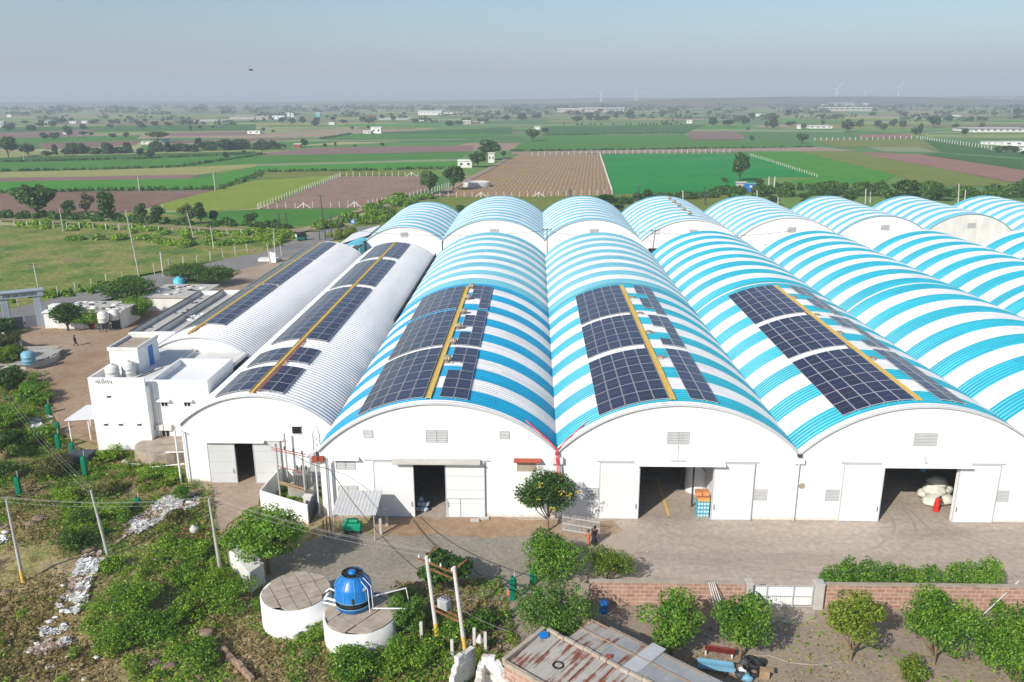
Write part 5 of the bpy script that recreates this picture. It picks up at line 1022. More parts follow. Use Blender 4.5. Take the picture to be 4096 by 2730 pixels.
q = (3.0, -13.4); e = empty('drum', (q[0], q[1], 0), 'dark blue drum in the shade below the reddish wall', 'drum'); mb = MB(); mb.lathe((q[0], q[1], 0), [(.3, 0), (.3, .3), (.32, .32), (.3, .34), (.3, .62), (.32, .64), (.3, .66), (.3, .92), (0, .92)], 18); mb.build('drum_body', M['blue'], e)
# rusty shed
ux, uy = .77, -.638; vx, vy = .638, .77; O = np.array([-.34, -20.36])
def W_(u, v, z=0.0): return (O[0] + ux * u + vx * v, O[1] + uy * u + vy * v, z)
def rustmat(name, base, amount):
    m, nt, b = newmat(name); p = posn(nt); v = mapping(nt, p, (1, 1, 1), (0, 0, -math.atan2(vy, vx))); v = mapping(nt, v, (.22, 3.6, .35)); n1 = noise(nt, v, .9, 6, .65); n2 = noise(nt, p, .55, 3)
    f = mth(nt, 'ADD', mth(nt, 'MULTIPLY', n1, .7), mth(nt, 'MULTIPLY', n2, .45)); k = ramp(nt, [(0, 0, 0), (1, 1, 1)], f, [amount, amount + .07])
    c = mixc(nt, k, ramp(nt, [tuple(c_ * .75 for c_ in base), base], noise(nt, p, 1.3, 5)), ramp(nt, [(.13, .035, .018), (.26, .09, .045)], noise(nt, p, 4, 4)))
    c = mixc(nt, .6, c, ramp(nt, [(.7, .66, .6), (1.05, 1.05, 1.05)], noise(nt, mapping(nt, v, (1, 2, 1)), 2, 5)), 'MULTIPLY'); nt.links.new(c, b.inputs['Base Color']); b.inputs['Roughness'].default_value = .75; return m
M['tin_rust'] = rustmat('rusting_tin', (.46, .44, .40), .575); M['tin_clean'] = rustmat('grey_tin', (.40, .41, .41), .78)
def tin(mb, u0, u1, v0, v1, z0, z1, mi=0, p=.16, h=.025, th=.02):
    n = int((u1 - u0) / (p / 2)); V = []
    for k in range(n + 1):
        u = u0 + (u1 - u0) * k / n; d = h * (k % 2); V += [W_(u, v0, z0 + d), W_(u, v1, z1 + d), W_(u, v0, z0 + d - th), W_(u, v1, z1 + d - th)]
    Fs = []
    for k in range(n): a = 4 * k; b = a + 4; Fs += [(a, b, b + 1, a + 1), (a + 2, a + 3, b + 3, b + 2), (a, a + 2, b + 2, b), (a + 1, b + 1, b + 3, a + 3)]
    mb.add(V, Fs, mi)
sh = empty('tin_shed', W_(2, 0, 0), 'long low brick shed with a patched and rust streaked tin roof', 'shed')
for (u0, u1) in ((-1.1, .15), (.13, 1.4), (1.38, 2.65), (2.63, 3.9), (3.88, 5.2), (5.18, 6.4)):
    mb = MB(); tin(mb, u0, u1, -3.6, -.05, 2.62 + .012 * (int(u0 * 10) % 2), 2.95 + .012 * (int(u0 * 10) % 2)); mb.build('roof', M['tin_rust'], sh)
for i, (u0, u1) in enumerate(((.35, 1.5), (1.48, 2.7), (2.68, 3.9), (3.88, 5.1), (5.08, 6.3), (6.28, 7.6))):
    mb = MB(); tin(mb, u0, u1, .25, 1.75, 2.95, 2.82); tin(mb, u0, u1, 1.7, 3.3 if i else 2.9, 2.84, 2.68); mb.build('roof', M['tin_rust' if i in (0, 1, 3) else 'tin_clean'], sh)
mb = MB(); tin(mb, 5.2, 9.5, .3, 3.2, 3.0, 2.74); mb.build('roof', M['tin_clean'], sh)
mb = MB(); q = [W_(4.4, -.1, 3.04), W_(5.35, -.1, 3.04), W_(5.35, 3.55, 2.80), W_(4.4, 3.55, 2.80)]; mb.add(q + [(a, b, c_ - .02) for a, b, c_ in q], [(0, 1, 2, 3), (7, 6, 5, 4), (0, 4, 5, 1), (1, 5, 6, 2), (2, 6, 7, 3), (3, 7, 4, 0)]); mb.build('new_sheet', M['louvre'], sh)
mb = MB(); k = 0
rg = np.random.default_rng(4); u = -1.0
while u < 7.5:
    w_ = rg.uniform(.4, .9); p_ = W_(u + w_ / 2, .1 + rg.normal(0, .02), 3.0 + rg.uniform(0, .06)); mb.obox(p_, (w_ * .97, .24, .22), math.atan2(uy, ux)); u += w_
mb.build('ridge_stones', M['slab'], sh, .03)
mb = MB(); ra = math.atan2(uy, ux)
for u0, u1, v in ((-1.2, 9.5, 3.05), (-1.2, 6.6, -3.5)): a, b = W_(u0, v, 1.3), W_(u1, v, 1.3); mb.beam(a, b, .25, 2.6)
mb.beam(W_(-1.15, -3.6, 1.35), W_(-1.15, .1, 1.35), .25, 2.7); mb.beam(W_(.3, .2, 1.35), W_(.3, 3.0, 1.35), .25, 2.7); mb.build('wall', M['brick'], sh)
mb = MB(); mb.beam(W_(-1.25, -3.7, 2.85), W_(-1.25, .1, 3.0), .28, .3); mb.beam(W_(-1.25, -3.65, 2.75), W_(6.5, -3.65, 2.75), .3, .25); mb.build('parapet', M['slab'], sh, .03)
mb = MB(); [mb.beam(W_(.2, v, z), W_(8.5, v, z), .05, .05) for v, z in ((1.75, 2.92), (3.0, 2.78))]; mb.build('batten', M['wood'], sh)
mb = MB(); c_ = W_(1.4, -1.9, 2.86); mb.tube([(c_[0] + .3 * math.cos(t), c_[1] + .3 * math.sin(t), c_[2]) for t in np.linspace(0, 2 * math.pi, 19)], .05, 5, 0, False); tag(mb.build('hoop', M['black']), 'black rubber hoop lying on the rusty tin roof', 'hoop')
e = empty('solar_lantern', W_(-.75, -.6, 2.95), 'small blue solar panel propped on the shed corner', 'solar panel'); mb = MB(); c_ = W_(-.75, -.6, 3.15); mb.obox(c_, (.55, .4, .03), .4, 0, .5); mb.obox((c_[0], c_[1], c_[2] - .15), (.06, .06, .3), 0, 1); mb.build('panel', [M['blue'], M['white']], e)
mb = MB(); mb.box(W_(3.3, .45)[0] - .15, W_(3.3, .45)[1] - .1, 2.97, W_(3.3, .45)[0] + .15, W_(3.3, .45)[1] + .1, 3.15); tag(mb.build('brick', M['redoxide']), 'loose dark brick holding down the tin roof', 'brick')
# broken white walls
def brokenwall(lab, pts, th, seed):
    rg = np.random.default_rng(seed); e = empty('ruined_wall', pts[0][:3] if False else (pts[0][0], pts[0][1], 0), lab, 'wall', 'ruined white walls'); mb = MB()
    for (a, b) in zip(pts[:-1], pts[1:]):
        a, b = np.array(a, float), np.array(b, float); d = b[:2] - a[:2]; L = np.hypot(*d); n = max(2, int(L / .45)); u = d / L; an = math.atan2(u[1], u[0])
        for k in range(n):
            h = a[2] + (b[2] - a[2]) * (k + .5) / n + rg.normal(0, .13); z = 0
            while z < h:
                hh = min(rg.uniform(.28, .4), h - z + .05); q = a[:2] + d * (k + .5) / n; mb.obox((q[0], q[1], z + hh / 2), (L / n * 1.0 - .004, th + rg.uniform(-.05, .05), hh - .004), an); z += hh
    return mb.build('masonry', M['ruin'], e, .04)
M['ruin'] = mat('limewashed_masonry', [(.34, .24, .2), (.62, .59, .55), (.74, .72, .68)], 1.1, .95, .6, 5, pos=[.3, .42, .6])
brokenwall('ruined white wall stub nearest the leaning electric pole', [(-6.85, -22.8, 1.0), (-6.55, -21.4, 1.9), (-5.65, -20.1, 2.3)], .35, 1); brokenwall('ruined white masonry corner beside the rusty shed', [(-5.3, -22.9, .8), (-5.0, -21.0, 2.1), (-4.2, -21.2, 2.0), (-3.45, -22.6, 1.6)], .4, 2)
# bench, trough, tyres, pallet and junk beside the shed
q = at('n5', 185, 1300); e = empty('bench_seat', (q[0], q[1], 0), 'long maroon seat lying beside the rusty shed', 'seat'); mb = MB(); mb.obox((q[0], q[1], .42), (1.75, .5, .14), -.22); mb.build('cushion', M['maroon'], e, .04); mb = MB(); mb.obox((q[0] + .05, q[1] - .38, .72), (1.75, .12, .5), -.22, 0, .3); mb.build('backrest', M['maroon'], e, .04)
mb = MB(); [mb.obox((q[0] + a, q[1] - a * .22, .18), (.1, .45, .36), -.22) for a in (-.8, .8)]; mb.build('leg', M['white'], e)
q = at('n5', 160, 1400, .6); e = empty('trough', (q[0], q[1], 0), 'pale blue tray trough beside the maroon seat', 'trough'); mb = MB(); mb.obox((q[0], q[1], .55), (2.2, .7, .1), -.2, 0); mb.obox((q[0], q[1] - .3, .68), (2.2, .06, .2), -.2, 0); mb.obox((q[0], q[1] + .3, .68), (2.2, .06, .2), -.2, 0); mb.obox((q[0] - .6, q[1], .25), (.1, .6, .5), -.2, 1); mb.obox((q[0] + .6, q[1], .25), (.1, .6, .5), -.2, 1); mb.build('tray', [M['tankblue'], M['gutter']], e)
for i, (x, y, z, lab) in enumerate(((530, 1480, .02, 'black tyre at the bottom of the heap'), (545, 1430, .26, 'black tyre lying flat on the lower tyre'), (505, 1370, .02, 'black tyre behind the heap, partly hidden'))):
    q = at('n5', x, y); e = empty('tyre', (q[0], q[1], z), lab + ' beside the pallet', 'tyre', 'old tyres'); mb = MB(); mb.lathe((q[0], q[1], z), [(.26, .04), (.4, 0), (.47, .06), (.48, .12), (.47, .18), (.4, .24), (.26, .2), (.26, .04)], 24); mb.build('tread', M['black'], e)
q = at('n5', 365, 1470); e = empty('pallet', (q[0], q[1], 0), 'small slatted wooden pallet beside the tyres', 'pallet'); mb = MB()
for k in range(7): mb.obox((q[0] - .36 + .12 * k, q[1], .3), (.07, .8, .04), -.15)
[mb.obox((q[0], q[1] + d, .2), (.85, .08, .14), -.15) for d in (-.35, 0, .35)]; mb.build('slats', M['wood'], e)
q = at('n5', 640, 1510); e = empty('carton', (q[0], q[1], 0), 'brown open carton at the end of the junk heap', 'carton'); mb = MB(); mb.obox((q[0], q[1], .25), (.6, .5, .5), -.3); mb.obox((q[0] + .42, q[1], .5), (.25, .5, .03), -.3); mb.build('box', M['wood'], e)
for i, (x, y, m_) in enumerate(((440, 1400, 'gutter'), (400, 1530, 'gutter'), (470, 1560, 'tankblue'), (410, 1490, 'litter'), (600, 1400, 'gutter'))):
    q = at('n5', x, y); blob('junk_bundle', (q[0], q[1], .2), (.32, .25, .3), M[m_], ['dark bundle beside the maroon seat', 'dark bundle below the pallet', 'bluish bundle at the lower edge of the junk', 'pale crumpled bundle beside the pallet', 'dark bundle behind the tyres'][i], 'bundle', 'junk by the shed', i, 2, .2)
mb = MB(); pts = [at('n5', x, y, .03) for x, y in ((530, 1300), (700, 1305), (880, 1370), (1100, 1395), (1300, 1385), (1450, 1345))]; mb.tube(pts, .03, 5); tag(mb.build('hose', M['slab']), 'long thin hose curving over the courtyard earth', 'hose')
# green bagged saplings on the slope
for i, (r_, x, y, h) in enumerate((('f1', 135, 130, 1.3), ('f1', 490, 400, 1.4), ('f1', 580, 570, 1.2), ('f1', 590, 745, 1.8), ('f1', 730, 815, 1.6), ('f1', 855, 1015, 2.2), ('f1', 205, 1245, 2.3), ('f1', 1375, 1310, .9), ('n3', 1620, 745, 1.9), ('n4', 80, 590, 1.6))):
    q = at(r_, x, y); e = empty('sapling_guard', (q[0], q[1], 0), ['green net tree guard deep in the upper bushes', 'green net tree guard at the dirt yard edge', 'green net tree guard below the porch', 'leaning green net tree guard in the middle of the slope row', 'green net tree guard behind the dark pit', 'green net tree guard beside the bright grass', 'tall green net tree guard on the brown slope near the electric pole', 'short green net tree guard among the litter', 'green net tree guard with an orange bag by the lane', 'green net tree guard under the dark mango tree'][i], 'tree guard', 'green net tree guards'); mb = MB()
    mb.lathe((q[0], q[1], 0), [(.26, 0), (.3, h * .5), (.27, h * .85), (.12, h)], 9, 0, False, [1, .8, .95]); mb.build('net', M['green_net'], e); mb = MB(); mb.tube([(q[0], q[1], 0), (q[0] + .15, q[1], h + .5)], .03); mb.build('stake', M['bamboo'], e)
q = at('n3', 1590, 725); blob('orange_bag', (q[0], q[1] - .1, .4), (.2, .16, .4), M['orange_cloth'], 'orange bag leaning on the green tree guard by the lane', 'bag', None, 3)
q = at('f1', 775, 900); mb = MB(); mb.box(q[0] - 1.2, q[1] - .2, 0, q[0] + 1.2, q[1] + 1.6, 1.0); mb.box(q[0] - 1.3, q[1] - .3, 1.0, q[0] + 1.3, q[1] + .2, 1.2); tag(mb.build('dark_pit_wall', M['gutter']), 'dark masonry pit wall in the middle of the slope', 'pit')
q = at('f1', 1120, 1080); mb = MB(); mb.tube([at('f1', 1030, 1085, .25), at('f1', 1210, 1072, .25)], .08); tag(mb.build('pipe_length', M['white']), 'loose white pipe lying on the grass', 'pipe')
q = at('n1', 1900, 130); e = empty('metal_cot', (q[0], q[1], 0), 'rusty grid frame lying on the grass with a white bag on it', 'frame'); mb = MB()
for k in range(8): mb.beam((q[0] - 1.4 + .4 * k, q[1] - .7, .35), (q[0] - 1.4 + .4 * k, q[1] + .7, .45), .05, .05)
for s in (-.7, 0, .7): mb.beam((q[0] - 1.45, q[1] + s, .4), (q[0] + 1.45, q[1] + s, .4), .05, .05)
mb.build('grid', M['rust'], e); blob('white_sack', (q[0] + .3, q[1] + .1, .65), (.35, .3, .45), M['sack'], 'white bag standing on the rusty grid frame', 'bag', None, 8)
# small stone posts around the H pole
for i, (x, y, h) in enumerate(((715, 1165, 1.0), (1020, 1345, 1.0), (1240, 1225, 1.0), (1350, 1270, 1.0))):
    q = at('n3', x, y); mb = MB(); mb.box(q[0] - .1, q[1] - .1, 0, q[0] + .1, q[1] + .1, h + .5); tag(mb.build('stone_post', M['post'], None, .02), ['pale stone post between the feathery bush and the transformer poles', 'pale stone post in the weeds before the ruined wall', 'pale stone post with a white cloth over it', 'pale stone post nearest the rusty shed'][i], 'post', 'stone posts around the transformer poles')
q = at('n3', 1290, 1140, 1.0); blob('white_cloth', (q[0], q[1], .9), (.22, .16, .4), M['tankwhite'], 'white cloth hanging on a stone post', 'cloth', None, 9)
M['rock_dark'] = mat('earthy_rock', [(.13, .09, .06), (.22, .16, .11), (.30, .23, .17)], 1.5, .95, .6, 6)
# litter and rocks
LIT = [('n1', 500, 985, .5), ('n1', 650, 900, .6), ('n1', 620, 860, .4), ('n1', 700, 930, .4), ('n1', 640, 1030, .4), ('n1', 590, 1090, .35), ('n1', 650, 1190, .4), ('n1', 780, 510, .4), ('n1', 830, 480, .35), ('n1', 760, 560, .35), ('n1', 840, 690, .4), ('n1', 780, 660, .3), ('n1', 830, 790, .4), ('n1', 700, 1300, .45), ('n1', 960, 1335, .35), ('n1', 500, 1420, .5), ('n1', 840, 1530, .45), ('n1', 1010, 430, .3), ('n1', 990, 300, .3), ('n1', 1330, 40, .5), ('n1', 1250, 60, .5), ('n1', 1560, 400, .4), ('n1', 1820, 790, .3), ('n1', 1960, 450, .35),
       ('f1', 1500, 1330, .6), ('f1', 1600, 1370, .7), ('f1', 1640, 1290, .5), ('f1', 1700, 1330, .5), ('f1', 1440, 1450, .6), ('f1', 1350, 1500, .6), ('f1', 1280, 1540, .6), ('f1', 1240, 1330, .5), ('f1', 1900, 1270, .8), ('f1', 1950, 1230, .7), ('f1', 360, 430, .7), ('f1', 410, 540, .7), ('f1', 470, 510, .6), ('f1', 340, 545, .5), ('f1', 270, 680, .5), ('f1', 15, 660, .6), ('n1', 30, 140, .6), ('n1', 60, 120, .5), ('n2', 740, 915, .3), ('n2', 220, 450, .35), ('n2', 630, 1050, .3), ('n2', 1090, 1230, .4), ('n2', 1020, 830, .2), ('n1', 330, 1250, .4), ('n1', 370, 1190, .4), ('n1', 430, 1110, .4), ('n1', 300, 1280, .35), ('n1', 730, 600, .4), ('n1', 800, 610, .35), ('n1', 640, 660, .3), ('n1', 560, 950, .3), ('n1', 730, 1440, .2)]
for i, (r_, x, y, s) in enumerate(LIT):
    q = at(r_, x, y); blob('crumpled_plastic', (q[0], q[1], float(HGT(q[0], q[1])) + .1), (s * .6, s * .42, s * .2), M['litter'], 'crumpled pale plastic litter on the rough slope', 'litter', 'litter strewn down the slope', i, 2, .28)
for i, (r_, x, y, s) in enumerate((('f1', 400, 1480, .9), ('f1', 320, 1530, .7), ('n1', 890, 280, .8), ('n1', 1550, 1380, .7), ('n1', 1700, 1430, .7), ('n1', 780, 590, .5), ('n1', 60, 700, .6), ('n2', 30, 930, .6), ('n2', 320, 1130, .7), ('n2', 570, 1360, .9), ('n2', 820, 1240, .5), ('n1', 1380, 560, .8), ('n1', 60, 860, .5), ('n2', 1300, 1290, .9))):
    q = at(r_, x, y); blob('rock', (q[0], q[1], float(HGT(q[0], q[1])) + .1), (s * .7, s * .55, s * .3), M['rock_dark'], 'brown rock poking out of the rough slope', 'rock', 'rocks on the slope', 200 + i, 3, .08)
# ---------------------------------------------------------------- people
def person(label, loc, heading, pose, clothes, parts):
    """pose: dict of joints in metres (x right, y forward, z up)"""
    import bmesh
    e = empty('person', loc, label, 'person'); J = pose; names = []; co = []; rad = []; ed = []
    def add(n, p, r, par=None):
        names.append(n); co.append(p); rad.append(r)
        if par is not None: ed.append((names.index(par), len(names) - 1))
    add('pelvis', J['pelvis'], .14); add('chest', J['chest'], .15, 'pelvis'); add('neck', J['neck'], .055, 'chest'); add('chin', J['chin'], .075, 'neck'); add('head', J['head'], .105, 'chin'); add('top', J['top'], .07, 'head')
    add('nose', tuple(np.array(J['head']) * .6 + np.array(J['chin']) * .4 + np.array([0, .11, 0])), .018, 'head')
    for s in ('l', 'r'):
        add('sh' + s, J['sh' + s], .062, 'chest'); add('el' + s, J['el' + s], .042, 'sh' + s); add('wr' + s, J['wr' + s], .03, 'el' + s); w = np.array(J['wr' + s], float); d = w - np.array(J['el' + s]); d /= np.linalg.norm(d)
        add('palm' + s, tuple(w + d * .07), .036, 'wr' + s); sd = np.cross(d, (0, 1, 0)); sd /= max(1e-6, np.linalg.norm(sd))
        for k, L in enumerate((.07, .08, .085, .075)): add('fi%s%d' % (s, k), tuple(w + d * (.09 + L) + sd * (-.03 + .02 * k)), .009, 'palm' + s)
        add('th' + s, tuple(w + d * .09 + sd * .06), .011, 'palm' + s)
        add('hip' + s, J['hip' + s], .09, 'pelvis'); add('kn' + s, J['kn' + s], .06, 'hip' + s); add('an' + s, J['an' + s], .042, 'kn' + s); a = np.array(J['an' + s]); add('to' + s, tuple(a + np.array([0, .16, -.04])), .035, 'an' + s)
    me = bpy.data.meshes.new('body'); me.from_pydata(co, ed, []); me.materials.append(M['skin']); o = link('body', me, e); sk_ = o.modifiers.new('skin', 'SKIN'); sd_ = me.skin_vertices[0].data
    for i, r_ in enumerate(rad): sd_[i].radius = (r_, r_)
    sd_[0].use_root = True; sb = o.modifiers.new('smooth', 'SUBSURF'); sb.levels = 1; sb.render_levels = 1
    o0 = ORG[e.name]; ORG[e.name] = np.zeros(3)
    for nm, mb, m_ in parts(J): mb.build(nm, M[m_], e)
    ORG[e.name] = o0; e.rotation_euler = (0, 0, heading); return e
def hair(J, bun=True):
    h = np.array(J['head']); mb = MB(); mb.lathe((h[0], h[1] - .025, h[2] - .09), [(.07, -.04), (.118, .02), (.122, .1), (.09, .17), (.03, .205), (0, .21)], 12)
    if bun: mb.lathe((h[0], h[1] - .13, h[2] - .08), [(0, -.06), (.05, -.03), (.06, .02), (.03, .07), (0, .08)], 8)
    return ('hair', mb, 'dark_cloth')
def limb(mb, pts, rs): mb.tube(pts, rs, 10)
stand = dict(pelvis=(0, 0, .92), chest=(0, .01, 1.22), neck=(0, .01, 1.42), chin=(0, .03, 1.48), head=(0, .03, 1.56), top=(0, .02, 1.64), shl=(-.18, 0, 1.36), shr=(.18, 0, 1.36), ell=(-.24, -.02, 1.08), elr=(.24, -.02, 1.08), wrl=(-.24, .08, .86), wrr=(.24, .08, .86), hipl=(-.09, 0, .88), hipr=(.09, 0, .88), knl=(-.1, .03, .48), knr=(.1, .0, .48), anl=(-.1, .02, .08), anr=(.1, -.02, .08))
walk = dict(stand); walk.update(knl=(-.1, .18, .5), anl=(-.1, .28, .1), knr=(.1, -.02, .49), anr=(.1, -.28, .14), wrl=(-.22, -.1, .9), wrr=(.22, .2, .92))
bend = dict(pelvis=(0, -.1, .86), chest=(0, .16, 1.04), neck=(0, .34, 1.14), chin=(0, .41, 1.14), head=(0, .46, 1.17), top=(0, .52, 1.21), shl=(-.18, .28, 1.1), shr=(.18, .28, 1.1), ell=(-.2, .4, .86), elr=(.2, .4, .86), wrl=(-.16, .52, .68), wrr=(.16, .52, .68), hipl=(-.09, -.1, .82), hipr=(.09, -.1, .82), knl=(-.1, -.02, .46), knr=(.1, .04, .46), anl=(-.1, -.08, .08), anr=(.1, -.02, .08))
def sari(m_):
    def f(J):
        p, c, n = [np.array(J[k]) for k in ('pelvis', 'chest', 'neck')]; mb = MB(); an = (np.array(J['anl']) + np.array(J['anr'])) / 2
        mb.tube([an + (0, 0, .0), an * .5 + p * .5 + (0, .02, -.05), p, p * .5 + c * .5, c], [.27, .23, .19, .165, .18], 14); mb.tube([c + (-.13, .1, .08), c + (.02, .17, -.06), p + (.16, .12, -.02)], [.06, .08, .07], 8); mb.tube([c + (-.15, -.1, .1), c + (-.1, -.19, -.2), p + (-.06, -.22, -.3)], [.07, .09, .05], 8)
        b = MB()
        for s in 'lr': limb(b, [J['sh' + s], tuple(.5 * np.array(J['sh' + s]) + .5 * np.array(J['el' + s]))], [.075, .06])
        return [('sari', mb, m_), ('sleeve', b, m_), hair(J)]
    return f
def menswear(sm, tm):
    def f(J):
        p, c, n = [np.array(J[k]) for k in ('pelvis', 'chest', 'neck')]; mb = MB(); mb.tube([p + (0, 0, -.1), p * .5 + c * .5, c, n + (0, 0, -.06)], [.18, .165, .19, .1], 14)
        for s in 'lr': limb(mb, [J['sh' + s], J['el' + s]], [.085, .06])
        t = MB()
        for s in 'lr': limb(t, [J['hip' + s], J['kn' + s], J['an' + s]], [.115, .085, .07])
        return [('shirt', mb, sm), ('trousers', t, tm), hair(J, False)]
    return f
q = at('q2', 1190, 1140); person('person in dark clothes walking across the dirt yard', (q[0], q[1], .2), -.9, walk, None, menswear('dark_cloth', 'dark_cloth'))
q = at('f6', 865, 1112); person('person in a bright red sari bending over the white sacks', (q[0], q[1], .03), -.9, bend, None, sari('red_cloth'))
q = at('n4', 672, 200); person('person in dark clothes standing at the edge of the lane', (q[0] + .15, q[1], .05), 2.6, stand, None, sari('dark_cloth'))
e2 = person('child in an orange shirt close beside the person in dark clothes', (q[0] - .35, q[1] - .05, .05), 2.2, stand, None, menswear('orange_cloth', 'orange_cloth')); e2.scale = (.8, .8, .82)
# autorickshaw on the road
def rick():
    q = at('q3', 970, 795); e = empty('autorickshaw', (0, 0, 0), 'green and black autorickshaw seen from behind on the road', 'autorickshaw'); ORG[e.name] = np.zeros(3)
    mb = MB(); mb.add([(-.62, -1.25, .35), (.62, -1.25, .35), (.62, .5, .35), (-.62, .5, .35), (-.66, -1.2, 1.0), (.66, -1.2, 1.0), (.66, .5, 1.0), (-.66, .5, 1.0)], [(3, 2, 1, 0), (4, 5, 6, 7), (0, 1, 5, 4), (1, 2, 6, 5), (2, 3, 7, 6), (3, 0, 4, 7)]); mb.add([(-.45, .5, .35), (.45, .5, .35), (.2, 1.35, .4), (-.2, 1.35, .4), (-.5, .5, 1.0), (.5, .5, 1.0), (.3, 1.2, 1.05), (-.3, 1.2, 1.05)], [(3, 2, 1, 0), (4, 5, 6, 7), (1, 2, 6, 5), (2, 3, 7, 6), (3, 0, 4, 7)]); mb.build('body', M['green_paint'], e, .05)
    mb = MB(); V = []
    for y in (-1.28, 1.0):
        for x, z in ((-.68, 1.0), (-.68, 1.5), (-.55, 1.78), (0, 1.86), (.55, 1.78), (.68, 1.5), (.68, 1.0)): V.append((x, y + (.25 if y > 0 and z < 1.6 else 0), z))
    mb.add(V, [(k, k + 1, k + 8, k + 7) for k in range(6)] + [(6, 5, 4, 3, 2, 1, 0)]); mb.build('canopy', M['dark_cloth'], e)
    mb = MB(); mb.box(-.5, -1.31, 1.05, .5, -1.285, 1.6); mb.build('rear_panel', M['tankwhite'], e)
    for x, y in ((-.6, -.8), (.6, -.8), (0, 1.2)): mb = MB(); mb.tube([(x - .07, y, .25), (x + .07, y, .25)], .25, 14); mb.build('wheel', M['black'], e)
    for x in (-.48, .48): mb = MB(); mb.box(x - .08, -1.3, .7, x + .08, -1.255, .85); mb.build('tail_light', M['redcable'], e)
    e.location = (q[0], q[1], .4); e.rotation_euler = (0, 0, -.9)
rick()
# blue signboard
a, b = atY('q3', 1895, 375, 150), None; q = at('q3', 1940, 500); s = empty('signboard', (q[0], q[1], 0), 'small blue roadside signboard with a white bar among the shrubs', 'sign'); z1 = atY('q3', 1940, 375, q[1])[2]; z0 = atY('q3', 1940, 448, q[1])[2]; w_ = (atY('q3', 1985, 400, q[1])[0] - atY('q3', 1897, 400, q[1])[0]) / 2
mb = MB(); mb.box(q[0] - w_, q[1] - .04, z0, q[0] + w_, q[1] + .04, z1, 0); mb.box(q[0] - w_ * .45, q[1] - .055, z0 + (z1 - z0) * .2, q[0] + w_ * .5, q[1] - .042, z1 - (z1 - z0) * .2, 1); mb.box(q[0] - w_ * .35, q[1] - .065, z0 + (z1 - z0) * .45, q[0] + w_ * .4, q[1] - .057, z0 + (z1 - z0) * .55, 2); mb.build('board', [M['signblue'], M['tankwhite'], M['gutter']], s)
mb = MB(); [mb.tube([(q[0] + d, q[1] + .06, 0), (q[0] + d, q[1] + .06, z1)], .05) for d in (-w_ * .6, w_ * .6)]; mb.build('post', M['steel'], s)
# open well ring by the farm track
q = at('b2', 2030, 845); e = empty('stone_well', (q[0], q[1], 0), 'round grey stone well ring beside the farm track', 'well'); mb = MB(); mb.lathe((q[0], q[1], 0), [(5.5, 0), (5.3, 2.0), (4.8, 2.0), (4.8, .4)], 28); mb.build('ring', M['concrete_lt'], e); mb = MB(); mb.disc((q[0], q[1], .5), 4.85, 24); mb.build('water', M['tankblue'], e)
# bird
q = CAM + ray('P', 577, 162) * 150; e = empty('bird', q, 'dark bird gliding high in the hazy sky', 'bird'); mb = MB(); ORG[e.name] = np.zeros(3); mb.tube([(-.34, 0, 0), (-.2, 0, .03), (.1, 0, .04), (.3, 0, .03), (.42, 0, .02)], [.02, .07, .09, .06, .02], 8); mb.build('body', M['dark_cloth'], e)
for sg in (-1, 1):
    mb = MB(); V = [(.15, 0, .05), (-.15, 0, .05), (.1, .45 * sg, .2), (-.18, .42 * sg, .19), (-.05, .85 * sg, .08), (-.2, .82 * sg, .08)]; mb.add(V + [(a_, b_, c_ - .02) for a_, b_, c_ in V], [(0, 1, 3, 2), (2, 3, 5, 4), (6, 8, 9, 7), (8, 10, 11, 9)]); mb.build('wing', M['dark_cloth'], e)
mb = MB(); mb.add([(-.3, -.04, .03), (-.3, .04, .03), (-.55, .1, .02), (-.55, -.1, .02), (-.3, -.04, .01), (-.3, .04, .01), (-.55, .1, 0), (-.55, -.1, 0)], [(0, 1, 2, 3), (7, 6, 5, 4)]); mb.build('tail', M['dark_cloth'], e); ORG[e.name] = q
# ================================================================ vegetation
def leaves(r, blobs, n, size, aspect=.5, up=.35, shell=.55):
    """blobs: (k,6) centre + radii -> quads facing roughly outwards"""
    b = np.asarray(blobs, float); vol = np.prod(b[:, 3:], 1) ** (2 / 3); idx = r.choice(len(b), n, p=vol / vol.sum())
    d = r.normal(size=(n, 3)); d /= np.linalg.norm(d, axis=1, keepdims=True); rad = r.uniform(shell, 1.04, n) ** .7
    c = b[idx, :3] + d * b[idx, 3:] * rad[:, None]
    nr = d * .7 + r.normal(size=(n, 3)) * .55 + np.array([0, 0, up]); nr /= np.linalg.norm(nr, axis=1, keepdims=True)
    t = np.cross(nr, r.normal(size=(n, 3))); t /= np.linalg.norm(t, axis=1, keepdims=True); s = np.cross(nr, t)
    L = (size * r.uniform(.6, 1.35, n))[:, None]; wd = L * aspect
    V = np.stack([c - t * L * .5, c + s * wd * .5, c + t * L * .5, c - s * wd * .5], 1).reshape(-1, 3)
    return V, np.arange(n * 4).reshape(n, 4)
def crown_blobs(r, W, H, zb, k, rel=.34, shape='round'):
    out = []
    for i in range(k):
        for _ in range(30):
            p = r.uniform(-1, 1, 3)
            if np.linalg.norm(p) < .82: break
        sc = 1.0
        if shape == 'flat': p[2] = abs(p[2]) * .6 - .1
        if shape == 'cone': sc = 1 - .55 * (p[2] * .5 + .5); p[:2] *= sc
        q = np.array([p[0] * W / 2 * .8, p[1] * W / 2 * .8, zb + H / 2 + p[2] * H / 2 * .8]); rr = rel * r.uniform(.65, 1.2)
        out.append([*q, W / 2 * rr * 1.1, W / 2 * rr * 1.1, min(H / 2, W / 2) * rr])
    return out
